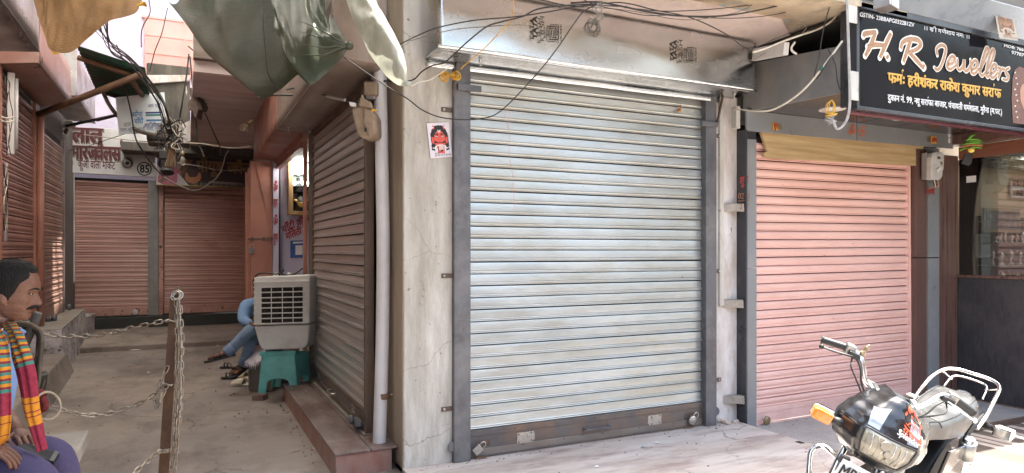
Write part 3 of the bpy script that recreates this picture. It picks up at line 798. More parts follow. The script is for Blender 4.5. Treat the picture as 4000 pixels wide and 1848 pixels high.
# 6, 7 on the left wall -----------------------------------------------------------
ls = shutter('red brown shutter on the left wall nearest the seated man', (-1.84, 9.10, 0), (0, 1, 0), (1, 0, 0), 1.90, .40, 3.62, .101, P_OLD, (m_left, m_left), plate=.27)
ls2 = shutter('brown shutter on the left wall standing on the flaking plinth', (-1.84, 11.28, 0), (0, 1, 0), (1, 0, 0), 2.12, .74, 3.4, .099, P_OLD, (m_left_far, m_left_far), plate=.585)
for t, W_, z in ((ls, 1.9, .27), (ls2, 2.12, .58)): MB().box((W_, -.04, z), (W_ + .06, .02, 3.45)).build('guide_rail', m_left if t is ls else m_hood_gv, t, local=True, bevel=.004)
MB().bar((.45, -.06, .60), (.72, -.06, .60), .06, .06).build('latch_bolt', m_iron, ls2, local=True, bevel=.01)
MB().lathe([(.055, 0), (.06, .01), (.06, .035), (.04, .045)], (.62, -.10, .605), (0, -1, 0), 18).build('latch_knob', m_iron, ls2, local=True)
MB().lathe([(.045, 0), (.05, .01), (.05, .05)], (2.06, -.09, .66), (0, -1, 0), 16).build('lock_eye', m_iron, ls2, local=True)
po = thing('iron_post', 'round salmon painted post between the two left wall shutters', 'post', (-1.76, 11.1, .2))
MB().tube([(-1.765, 11.08, .2), (-1.765, 11.08, 3.5)], .045, 14).build('pole', m_orange, po)
MB().box((-1.84, 10.99, .2), (-1.80, 11.27, 3.6)).build('backing_strip', m_orange, po)
# ------------------------------------------------------------------ sheet metal hood over the galvanised shutter
hood = thing('shutter_hood', 'bent galvanised sheet hood with black maker print above the wide shutter', 'hood', (3.0, 4.5, 3.0))
HX0, HX1, HY, HZ = 1.557, 4.49, 4.385, 2.985


def hood_face(a, c):
    x = lerp(HX0, HX1, a)
    wv = noise.noise(V((x * 1.1, c * 1.2, 4))) * .016 + noise.noise(V((x * 3.1, c * 2, 9))) * .005
    return V((x, HY + wv * math.sin(PI * min(1, c * 1.3)) + .01 * c, HZ + .01 * math.sin(a * 9) * (1 - c) * .3 + .43 * c))


mb = MB().grid(hood_face, 60, 14)
mb.build('front_sheet', m_galv_hood, hood, solid=.003)
mb = MB().grid(lambda a, c: V((lerp(HX0, HX1, a), lerp(HY + .004, 4.655, c), HZ - .002 + .012 * math.sin(c * PI) - .006 * c)), 40, 6)
mb.build('underside_sheet', m_galv_hood, hood, solid=.003)
mb = MB().grid(lambda a, c: V((lerp(HX0, HX1 - .17, a), 4.656 + .004 * math.sin(a * 20), HZ - .005 - .05 * c)), 40, 3)
mb.build('rear_flange', m_galv_hood, hood, solid=.003)
MB().tube([(HX0, HY - .002, HZ), (HX1, HY - .002, HZ)], .004, 6).build('folded_edge', m_galv_hood, hood)
for x in (1.93, 4.36):
    MB().lathe([(.010, -.045), (.010, -.035), (.005, -.034), (.005, -.01), (.014, -.009), (.014, 0)], (x, 4.52, HZ), (0, 0, 1), 10).build('bolt', m_steel, hood)


def maker_print(dx):
    q = lambda u, v: px(u, v, Y=HY - .012) + V((dx, 0, 0))
    mb = MB(); N_ = (0, -1, 0)
    text_on(mb, 'TATA', q(2097, 155), q(2097, 64), .030 * 1.75, N_, bold=.045)
    text_on(mb, 'K', q(2126, 162), q(2126, 144), .055, N_)
    stroke(mb, [q(2107, 134), q(2126, 134), q(2126, 120), q(2107, 120)], .006, N_, k=1, closed=True)
    stroke(mb, [q(2114, 131), q(2121, 131), q(2121, 123), q(2114, 123)], .006, N_, k=1, closed=True)
    stroke(mb, [q(2111, 131), q(2111, 123)], .006, N_, k=1)
    text_on(mb, 'SH', q(2126, 111), q(2126, 66), .055, N_)
    text_on(mb, 'IS:277', q(2143, 142), q(2143, 100), .024, N_, bold=.01)
    stroke(mb, [q(2147, 152), q(2150, 155), q(2178, 155), q(2181, 152), q(2181, 101), q(2178, 98), q(2150, 98), q(2147, 101)], .007, N_, k=1, closed=True)
    stroke(mb, [q(2153, 147), q(2175, 147)], .007, N_, k=1)
    stroke(mb, [q(2154, 112), q(2154, 138), q(2164, 138), q(2164, 114), q(2174, 114), q(2174, 140)], .007, N_, k=1)
    stroke(mb, [q(2153, 105), q(2175, 105)], .007, N_, k=1)
    text_on(mb, 'CM/L:7658191', q(2193, 162), q(2193, 98), .022, N_, bold=.01)
    return mb


for dx in (0, px(2640, 247, Y=HY).x - px(2097, 155, Y=HY).x):
    tag(maker_print(dx).build('maker_print', m_ink, hood), kind='stuff')

# ------------------------------------------------------------------ jeweller's front: cladding, soffit, sign
jf = thing('jewellery_shopfront', 'grey clad shopfront with dark glossy soffit over the pink shutter', 'shopfront', (6, 4.7, 0))
MB().box((4.575, 4.60, -.02), (4.595, 4.80, 2.70)).build('black_jamb', m_acp_blk, jf, bevel=.002)
MB().box((4.597, 4.62, -.045), (4.727, 4.80, 1.44)).build('jamb', m_acp, jf, bevel=.002)
MB().box((4.597, 4.622, 1.446), (4.727, 4.80, 2.62)).build('jamb', m_acp, jf, bevel=.002)
MB().box((4.595, 4.63, 2.62), (4.727, 4.80, 2.70)).build('jamb_head', m_acp_blk, jf)
# right side: brown return, grey strip
MB().box((7.065, 4.66, -.05), (7.25, 4.82, 1.52)).build('brown_return', m_acp_br, jf, bevel=.002)
MB().box((7.065, 4.66, 1.53), (7.25, 4.82, 2.70)).build('brown_return', m_acp_br, jf, bevel=.002)
MB().box((7.252, 4.64, -.05), (7.44, 4.84, 1.52)).build('grey_strip', m_acp, jf, bevel=.002)
MB().box((7.252, 4.64, 1.53), (7.44, 4.84, 2.72)).build('grey_strip', m_acp, jf, bevel=.002)
# fascia in two panels, soffit in three
FZ0, FZ1 = 2.695, 2.875
xj = px(3346, 450, Y=4.60).x
MB().hexa([(4.585, 4.60, FZ0 - .005), (xj, 4.60, FZ0 + .01), (xj, 4.62, FZ0 + .01), (4.585, 4.62, FZ0 - .005), (4.585, 4.60, FZ1), (xj, 4.60, FZ1 + .005), (xj, 4.62, FZ1 + .005), (4.585, 4.62, FZ1)]).build('fascia_panel', m_acp, jf, bevel=.002)
MB().hexa([(xj + .01, 4.60, FZ0 + .01), (7.62, 4.60, FZ0 + .03), (7.62, 4.62, FZ0 + .03), (xj + .01, 4.62, FZ0 + .01), (xj + .01, 4.60, FZ1 + .005), (7.62, 4.60, FZ1 + .02), (7.62, 4.62, FZ1 + .02), (xj + .01, 4.62, FZ1 + .005)]).build('fascia_panel', m_acp, jf, bevel=.002)
for x0, x1 in ((4.64, xj), (xj + .012, 6.55), (6.562, 8.3)):
    MB().box((x0, 3.56, 2.878), (x1, 4.66, 2.9)).build('soffit_panel', m_soff_gloss, jf)
MB().hexa([(4.60, 4.60, FZ1 + .004), (8.3, 4.60, FZ1 + .004), (8.3, 4.585, FZ1 + .004), (4.60, 4.585, FZ1 + .004), (4.60, 4.60, FZ1 + .02), (8.3, 4.60, FZ1 + .02), (8.3, 4.585, FZ1 + .02), (4.60, 4.585, FZ1 + .02)]).build('shadow_trim', m_acp_blk, jf)
# soot-scuffed side cheek of the projecting sign box
a0 = [px(2887, 443, X=4.63), px(3292, 362, X=4.63), px(3290, 178, X=4.63), px(2958, 243, X=4.63), px(2905, 300, X=4.63)]
MB().prism([V((4.63, min(4.69, p.y), p.z)) for p in a0], (.018, 0, 0)).build('side_cheek', m_acp_dirty, jf, bevel=.002)
MB().box((4.628, 3.535, 2.72), (4.655, 3.66, 3.60)).build('cheek_edge', m_acp_blk, jf)
MB().box((4.66, 3.60, 3.42), (8.4, 4.75, 3.44)).build('sign_box_top', m_dark, jf)
MB().box((4.66, 4.69, 2.9), (8.4, 4.75, 3.42)).build('sign_box_back', m_dark, jf)
# oak board hung under the fascia
q = [px(2974, 516, Y=4.66), px(3000, 590, Y=4.66), px(2984, 596, Y=4.66), px(2986, 612, Y=4.66), px(3012, 618, Y=4.66), px(3600, 648, Y=4.66), px(3610, 640, Y=4.66), px(3613, 622, Y=4.66), px(3608, 570, Y=4.66)]
bd = tag(MB().prism(q, (0, .03, 0)).build('oak_board', m_board, bevel=.002), 'pale oak laminate board with chipped ends hiding the top of the pink shutter', 'board')
# downlights
for (u, v) in ((3250, 428), (3537, 462), (3800, 495), (4140, 530)):
    p = px(u, v, Z=2.876)
    dl = thing('downlight', {3250: 'round white soffit downlight beside the hanging coil of cable', 3537: 'round white soffit downlight midway along the black sign', 3800: 'round white soffit downlight above the hanging green chillies'}.get(u, 'round white soffit downlight furthest along the soffit'), 'light', p, 'downlights in the dark soffit')
    MB().lathe([(.0, 0), (.088, 0), (.10, -.006), (.112, -.004), (.116, .001)], p, (0, 0, 1), 28).build('trim_ring', m_white, dl)
    MB().lathe([(.0, -.008), (.085, -.008), (.085, -.001)], p, (0, 0, 1), 28).build('diffuser', m_downl, dl)

# the sign --------------------------------------------------------------------
SY = 3.52
z3 = lambda x, y, d=0: px(3200 + x / 1.831, y / 1.831, Y=SY - .002 - d)
sg = thing('shop_sign', 'black jewellery shop sign with bronze script and gold Hindi lettering', 'sign', (6.2, SY, 2.72))
tl, bl = px(3337, 40, Y=SY), px(3352, 412, Y=SY)
SX0, SX1, SZ0, SZ1 = 4.66, 7.75, 2.714, 3.455
MB().box((SX0, SY, SZ0), (SX1, SY + .08, SZ1)).build('sign_panel', m_sign_blk, sg, bevel=.003)
MB().box((SX0 - .03, SY - .006, SZ0 - .03), (SX1, SY + .085, SZ0 - .002)).build('bottom_frame', m_acp_blk, sg, bevel=.003)
MB().box((SX0 - .03, SY + .05, SZ0 - .05), (SX1, SY + .085, SZ0 - .032)).build('bottom_lip', M('maroon_lip', (.12, .03, .045), rough=.3), sg)
MB().box((SX0 - .035, SY - .006, SZ0 - .002), (SX0 - .002, SY + .085, SZ1 + .14)).build('side_frame', m_acp_blk, sg, bevel=.003)
MB().box((SX0 - .002, SY - .02, SZ1 + .002), (SX1, SY + .09, SZ1 + .05)).build('top_frame', m_acp_blk, sg, bevel=.003)
MB().prism([(SX0, SY - .02, SZ1 + .052), (SX1, SY - .02, SZ1 + .052), (SX1, SY - .20, SZ1 + .22), (SX0, SY - .20, SZ1 + .22)], (0, .03, .02)).build('top_visor', M('blue_grey_visor', (.20, .24, .29), (.26, .30, .35), 3, rough=.3), sg, bevel=.003)
for (u, v) in ((3318, 40), (3323, 340)):
    p = px(u, v, Y=SY + .03)
    MB().box((p.x - .07, SY - .012, p.z - .11), (p.x + .035, SY - .002, p.z + .11)).build('wooden_batten', m_conc, sg, bevel=.002)
NS = V((0, -1, 0))
mb = MB(); text_on(mb, 'GSTIN- 23BBAPG0322B1ZV', z3(286, 118), z3(676, 194), .046, NS, up=(0, 0, 1), bold=.012)
text_on(mb, '।। श/ी गणेशाय नमः ।।', z3(750, 216), z3(1070, 280), .052, NS, up=(0, 0, 1))
text_on(mb, 'MOB: 78693089', z3(1318, 336), z3(1540, 388), .036, NS, up=(0, 0, 1), bold=.012)
text_on(mb, '9770773418', z3(1372, 386), z3(1545, 430), .042, NS, up=(0, 0, 1), bold=.012)
text_on(mb, 'दुकान नं. 99, न~यू सरा^फा बाजार, पंचायती धम^शाला, मुरैना (म.प/र.)', z3(486, 718), z3(1302, 822), .072, NS, up=(0, 0, 1), bold=.012)
tag(mb.build('white_lettering', m_whitep, sg), kind='stuff')
mb = MB(); text_on(mb, 'फम^ः हरीशंकर राकेश कुमार सरा^फ', z3(486, 588), z3(1298, 702), .118, NS, up=(0, 0, 1), bold=.035)
tag(mb.build('gold_lettering', m_gold, sg), kind='stuff')
script = [
    [(312, 262), (322, 244), (352, 238), (404, 230)], [(398, 232), (378, 290), (352, 350), (325, 402)], [(508, 240), (484, 290), (458, 350), (430, 414)], [(342, 336), (392, 322), (462, 326)], [(480, 398), (490, 418)],
    [(655, 272), (640, 320), (620, 380), (598, 444)], [(580, 350), (592, 306), (640, 282), (698, 288), (722, 318), (696, 352), (632, 376)], [(640, 378), (690, 432), (744, 492)], [(738, 466), (748, 484)],
    [(842, 398), (836, 352), (868, 325), (900, 344), (890, 410), (864, 478), (840, 500), (820, 484)],
    [(915, 466), (950, 452), (966, 420), (946, 404), (920, 436), (912, 480), (936, 496), (976, 468)],
    [(984, 424), (984, 480), (1002, 500), (1026, 470), (1032, 430), (1032, 492), (1052, 508), (1078, 466), (1078, 428)],
    [(1086, 502), (1120, 482), (1126, 446), (1106, 436), (1086, 470), (1086, 516), (1108, 526), (1142, 490)],
    [(1142, 510), (1186, 420), (1208, 364), (1192, 348), (1166, 420), (1146, 510), (1162, 542), (1182, 522)],
    [(1190, 522), (1232, 432), (1248, 374), (1232, 362), (1206, 440), (1190, 522), (1202, 552), (1222, 532)],
    [(1222, 532), (1256, 506), (1262, 470), (1242, 464), (1222, 500), (1222, 546), (1242, 556), (1272, 520)],
    [(1272, 484), (1292, 498), (1276, 562)], [(1282, 528), (1302, 496), (1324, 498)],
    [(1356, 488), (1334, 500), (1334, 526), (1348, 546), (1338, 572), (1308, 566)]]
for nm, mt, ww, lf in (('script_outline', m_cream, .056, .003), ('script_lettering', m_bronze, .036, .005)):
    mb = MB()
    for i, st in enumerate(script):
        k = 1.0 if i < 9 else .74
        wl = [ww * k * (.75 + .35 * math.sin(PI * (j + .6) / len(st))) for j in range(len(st))]
        stroke(mb, [z3(*p) for p in st], wl, NS, k=7, lift=lf + .0006 * (i % 4))
        if nm == 'script_outline':
            for e in (st[0], st[-1]):
                c = z3(*e) + NS * (lf + .0004)
                mb.poly([c + V((math.cos(a * PI / 5) * wl[0] * .5, 0, math.sin(a * PI / 5) * wl[0] * .5)) for a in range(10)])
    tag(mb.build(nm, mt, sg), kind='stuff')
# printed model in a brown veil at the far end of the sign
mb = MB()
mb.poly([z3(*p, .002) for p in ((1385, 880), (1376, 700), (1384, 560), (1398, 500), (1430, 476), (1500, 500), (1560, 900))], 0)
mb.poly([z3(*p, .004) for p in ((1436, 640), (1450, 606), (1490, 590), (1540, 600), (1540, 800), (1500, 860), (1470, 800), (1440, 720))], 1)
for k in range(9): mb.ball(z3(1400 + 8 * (k % 3), 520 + 40 * k, .004), .008, 6, 4, 2)
mb.build('printed_model', [M('veil_print', (.12, .05, .035), (.2, .1, .07), 25), M('skin_print', (.42, .2, .13), rough=.5), m_cream], sg)

# lettering painted on the cladding ---------------------------------------------
mb = MB()
text_on(mb, 'शुभ', px(2889, 722, Y=4.62), px(2922, 716, Y=4.62), .11, NS, up=(.05, 0, 1), bold=.012)
text_on(mb, 'लाभ', px(3616, 760, Y=4.638), px(3650, 760, Y=4.638), .10, NS, up=(0, 0, 1), bold=.012)
tag(mb.build('red_lettering', m_inkred, jf), kind='stuff')
mb = MB()
text_on(mb, '0283', px(2882, 776, Y=4.62), px(2927, 778, Y=4.62), .075, NS, up=(.1, 0, 1))
stroke(mb, [px(2882, 786, Y=4.62), px(2926, 783, Y=4.62)], .006, NS, k=1)
text_on(mb, "23'", px(2888, 818, Y=4.62), px(2922, 818, Y=4.62), .07, NS, up=(.1, 0, 1))
tag(mb.build('brown_lettering', M('brown_marker', (.28, .12, .06)), jf), kind='stuff')
mb = MB()
text_on(mb, 'ॐ', px(3311, 530, Y=4.60), px(3340, 532, Y=4.60), .13, NS, up=(0, 0, 1), bold=.01)
sw = lambda x, y: px(3366 + x * 14, 514 + y * 17 + x * 1.5, Y=4.60)
for a in ([(-1, -.9), (-1, 0), (1, 0), (1, 1)], [(-1, 1), (0, 1), (0, -1), (1, -1)]):
    stroke(mb, [sw(*p) for p in a], .014, NS, k=1, lift=.003 if a[0][1] < 0 else .0036)
tag(mb.build('saffron_marks', m_saffron, jf), kind='stuff')
for u0, u1, v0, txt in ((3016, 3036, 508, 'शुभ'), (3634, 3655, 560, 'लाभ')):
    a, c = px(u0, v0, Y=4.60), px(u1, v0 - 26, Y=4.60)
    pq = thing('gold_plaque', {3016: 'small gold plaque with red word on the left end of the fascia', 3634: 'small gold plaque with red word on the right end of the fascia'}[u0], 'plaque', a, 'gold plaques on the fascia')
    MB().box((a.x, 4.588, a.z), (c.x, 4.5985, c.z)).build('plate', m_gold, pq, bevel=.001)
    xo = .06 if u0 < 3200 else -.06
    MB().box((a.x + xo, 4.590, a.z + .012), (a.x + xo + .05, 4.5985, c.z - .012)).build('small_plate', m_brass, pq, bevel=.001)
    tag(text_on(MB(), txt, (a.x + .004, 4.588, a.z + .012), (c.x - .004, 4.588, a.z + .012), .075, NS, up=(0, 0, 1), bold=.02).build('word', m_inkred, pq), kind='stuff')
for k in range(3):
    p = px(3708, 505 + k * 22, Y=4.597)
    tag(MB().tube([p + V((.012 * math.cos(a * PI / 6), 0, .026 * math.sin(a * PI / 6))) for a in range(12)], .006, 6, closed=True).build('white_hook', m_white), ['upper', 'middle', 'lower'][k] + ' white ring hook at the right end of the grey fascia', 'hook', 'white ring hooks on the fascia')

# walnut pillar and glass shop around the corner -------------------------------------
gs = thing('glass_shopfront', 'glass shop window over a black counter panel beside the walnut pillar', 'shopfront', (7.8, 4.2, 0))
MB().box((7.444, 4.655, -.05), (7.80, 5.0, 2.66)).build('walnut_pillar', m_walnut, gs, bevel=.004)
MB().box((7.78, 2.2, -.02), (7.84, 4.652, 1.30)).build('black_panel', m_blkpanel, gs, bevel=.003)
MB().box((7.77, 2.2, 1.302), (7.90, 4.652, 1.335)).build('counter_rail', m_walnut, gs, bevel=.004)
MB().box((7.76, 2.2, -.09), (7.85, 4.652, -.022)).build('kick_strip', M('tan_kick', (.25, .15, .09), rough=.5), gs)
MB().box((7.80, 2.2, 2.62), (7.86, 4.652, 2.76)).build('walnut_header', M('red_walnut', (.20, .075, .045), (.26, .11, .07), 18, st=(1, .05, 1), rough=.3), gs, bevel=.003)
MB().box((7.60, 2.2, 2.765), (7.86, 4.652, 2.875)).build('header_board', m_walnut, gs, bevel=.003)
gm = bpy.data.materials.new('thin_window_glass'); gm.use_nodes = True
n_ = gm.node_tree.nodes; l_ = gm.node_tree.links
n_.remove(n_['Principled BSDF'])
tr = n_.new('ShaderNodeBsdfTransparent'); tr.inputs[0].default_value = (.86, .90, .89, 1)
gl = n_.new('ShaderNodeBsdfGlossy'); gl.inputs['Roughness'].default_value = .01
fr = n_.new('ShaderNodeFresnel'); fr.inputs[0].default_value = 2.0
mx = n_.new('ShaderNodeMixShader')
l_.new(fr.outputs[0], mx.inputs[0]); l_.new(tr.outputs[0], mx.inputs[1]); l_.new(gl.outputs[0], mx.inputs[2])
l_.new(mx.outputs[0], n_['Material Output'].inputs[0])
MB().box((7.815, 2.2, 1.336), (7.823, 4.652, 2.618)).build('window_glass', gm, gs)
m_wallin = M('cream_inner_wall', (.30, .30, .29), (.36, .36, .345), 2, rough=.7)
MB().box((9.7, 2.0, -.1), (9.8, 5.0, 2.9)).build('wall', m_wallin, gs)
MB().box((7.80, 4.90, -.1), (9.7, 5.0, 2.9)).build('wall', M('oak_inner_panel', (.55, .42, .29), (.60, .47, .34), 8, st=(1, 1, .2), rough=.4), gs)
MB().box((7.86, 2.0, 2.60), (9.7, 4.9, 2.62)).build('inner_ceiling', m_white, gs)
MB().box((7.86, 2.0, -.1), (9.7, 4.9, 1.0)).build('inner_counter', m_blk, gs)
m_shelfback = M('dark_shelf_back', (.06, .045, .04), rough=.4)
MB().box((8.55, 4.86, 1.0), (9.69, 4.897, 2.02)).build('shelf_back', m_shelfback, gs)
m_edge = M('shelf_green_edge', (.40, .50, .46), rough=.1)
for k in range(4): MB().box((8.52, 4.62, 1.16 + .26 * k), (9.69, 4.858, 1.172 + .26 * k)).build('glass_shelf', m_edge if k % 2 else m_walnut, gs)
rr = random.Random(4)
for k in range(24):
    x, zz = 8.58 + (k % 8) * .105, 1.172 + .26 * (k // 8)
    h_ = rr.uniform(.09, .2); w_ = rr.uniform(.7, 1.2)
    tag(MB().lathe([(.030 * w_, 0), (.034 * w_, .01), (.010, .3 * h_), (.026 * w_, .5 * h_), (.036 * w_, .75 * h_), (.016, .9 * h_), (.0, h_)], (x, 4.70 + rr.uniform(-.03, .06), zz), (0, 0, 1), 12).build('silver_ornament', m_brass if k % 5 == 0 else m_steel), 'silver ornament standing on the shelves behind the shop glass', 'ornament', 'silver ornaments on the shop shelves')
for k, (x, y) in enumerate(((8.3, 4.0), (8.9, 3.4), (8.3, 3.0), (9.2, 4.4))):
    li = thing('ceiling_lamp', ['round lit ceiling lamp inside the glass shop nearest the pillar', 'round lit ceiling lamp deeper inside the glass shop', 'round lit ceiling lamp inside the glass shop nearest the street', 'round lit ceiling lamp at the rear corner of the glass shop'][k], 'lamp', (x, y, 2.56))
    MB().lathe([(0, 0), (.13, 0), (.14, .03), (0, .031)], (x, y, 2.565), (0, 0, 1), 20).build('diffuser', m_lamp_soft, li)
for k in range(10): MB().box((7.9, 3.9 + .09 * k, 2.585 - .002 * k), (9.6, 3.92 + .09 * k, 2.598)).build('ceiling_rib', m_steel, gs)
fr_ = thing('framed_picture', 'dark framed picture hung inside the glass shop above the shelves', 'picture', (9.1, 4.86, 1.9))
a, c = px(3838, 905, Y=4.60), px(3978, 818, Y=4.60)
MB().box((a.x, 4.58, a.z), (c.x, 4.61, c.z)).build('frame', m_brass, fr_)
MB().box((a.x + .03, 4.574, a.z + .03), (c.x - .03, 4.579, c.z - .03)).build('print', M('grey_print', (.07, .075, .085), (.22, .22, .22), 9, rough=.2), fr_)
a, c = px(3955, 770, Y=4.84), px(4030, 712, Y=4.84)
fr2 = thing('wall_calendar', 'white calendar with small pictures hung high inside the glass shop', 'calendar', (a.x, 4.86, a.z))
MB().box((a.x, 4.85, a.z), (c.x, 4.87, c.z)).build('sheet', m_whiteboard, fr2)
for k in range(8): MB().box((a.x + .02 + .075 * (k % 4), 4.843, a.z + .02 + .12 * (k // 4)), (a.x + .08 + .075 * (k % 4), 4.849, a.z + .09 + .12 * (k // 4))).build('thumbnail', [m_brass, m_maroon, m_blk][k % 3], fr2)
a, c = px(3815, 1008, Y=4.82), px(3868, 915, Y=4.82)
fr3 = thing('white_picture', 'white framed panel low inside the glass shop', 'picture', (a.x, 4.83, a.z))
MB().box((a.x, 4.82, a.z), (c.x, 4.84, c.z)).build('frame', m_white, fr3)
MB().box((a.x + .03, 4.812, a.z + .03), (c.x - .03, 4.818, c.z - .03)).build('print', M('pale_print', (.40, .42, .44), (.5, .5, .5), 7), fr3)
lb = px(3794, 700, X=7.81)
tag(MB().box((7.806, lb.y - .05, lb.z - .035), (7.811, lb.y + .05, lb.z + .035)).build('paper_label', m_whitep), 'small white paper label stuck on the shop glass', 'label')
sk = px(3855, 1075, X=8.2)
sc_ = tag(MB().ball((8.25, 4.35, 1.05), (.30, .22, .26), 16, 10).build('glass_dome', M('smoky_dome', (.35, .38, .38), rough=.08, trans=.6)), 'rounded glass dome on the counter inside the shop window', 'dome')

# small things on the fronts ----------------------------------------------------
mt = thing('electricity_meter', 'clear cased electricity meter fixed on the grey strip beside the walnut pillar', 'meter', px(3655, 710, Y=4.58))
a, c = px(3618, 700, Y=4.58), px(3645, 598, Y=4.58)
m_case = M('cloudy_case', (.62, .63, .62), (.5, .5, .49), 6, rough=.2, spec=.6)
MB().box((a.x, 4.575, a.z), (a.x + .20, 4.638, c.z)).build('back_box', M('grey_meter_back', (.28, .275, .26), rough=.5), mt, bevel=.012)
pf = [px(u, v, Y=4.52) for u, v in ((3638, 700), (3640, 615), (3646, 597), (3658, 593), (3684, 596), (3690, 610), (3688, 660), (3684, 668), (3683, 690), (3672, 703), (3648, 703))]
MB().prism(pf, (0, .06, 0)).build('front_case', m_case, mt, bevel=.010)
cx = sum(p.x for p in pf) / len(pf)
zc = px(3664, 630, Y=4.52).z
MB().box((cx - .045, 4.512, zc - .06), (cx + .05, 4.5195, zc + .07)).build('label_plate', m_whiteboard, mt)
MB().box((cx - .035, 4.508, zc + .022), (cx + .015, 4.5115, zc + .05)).build('display', M('lcd_green', (.12, .14, .11), rough=.2), mt)
MB().lathe([(.018, 0), (.018, .004)], (cx + .028, 4.508, zc - .02), (0, -1, 0), 12).build('seal', m_brass, mt)
MB().bar((cx - .05, 4.508, zc - .11), (cx + .03, 4.508, zc - .065), .03, .004, up=(0, 1, 0)).build('paper_strip', m_whitep, mt)
for k in range(4):
    MB().tube(smooth([(cx - .05 + .02 * k, 4.55, zc - .19), (cx - .055 + .03 * k, 4.54, zc - .24 - .02 * (k % 2)), (cx - .01, 4.56, zc - .27), (cx - .02, 4.63, zc - .29)], 4), .006, 6).build('tail_wire', [m_rubber, m_cable_w, m_rubber, M('copper_wire', (.5, .25, .15))][k], mt)

for i, (u, v) in enumerate(((2822, 812), (2820, 1188), (2824, 1562))):
    p = px(u, v, Y=4.71)
    br = MB()
    br.prism([p + V((0, 0, .03)), p + V((.16, -.10, .03)), p + V((.20, -.06, .035)), p + V((.06, .0, .035))], (0, 0, .006))
    br.prism([p + V((0, 0, -.03)), p + V((.165, -.10, -.035)), p + V((.16, -.10, .03)), p + V((0, 0, .03))], (.004, .004, 0))
    tag(br.build('angle_bracket', M('weathered_angle%d' % i if i else 'weathered_angle', (.40, .36, .32), (.3, .27, .23), 20, rough=.6, metal=.3, bump=.3)), ['topmost', 'middle', 'lowest'][i] + ' pale angle iron bracket sticking out of the whitewashed pier', 'bracket', 'angle brackets on the whitewashed pier')
tube = thing('square_conduit', 'short cream square tube standing at the head of the grey jamb', 'tube', px(2880, 520, Y=4.62))
MB().box((px(2873, 520, Y=4.6).x, 4.59, 2.70), (px(2889, 520, Y=4.6).x, 4.65, 2.90)).build('tube_body', m_conc, tube, bevel=.004)
a = px(2680, 210, Y=4.3); 
bt = thing('white_batten', 'white painted wooden batten jutting out under the balcony beside the hood', 'batten', px(2962, 215, Y=4.2))
MB().bar(px(2948, 215, Y=4.36), px(3072, 190, Y=3.95), .05, .10).build('batten_body', m_white, bt, bevel=.004)

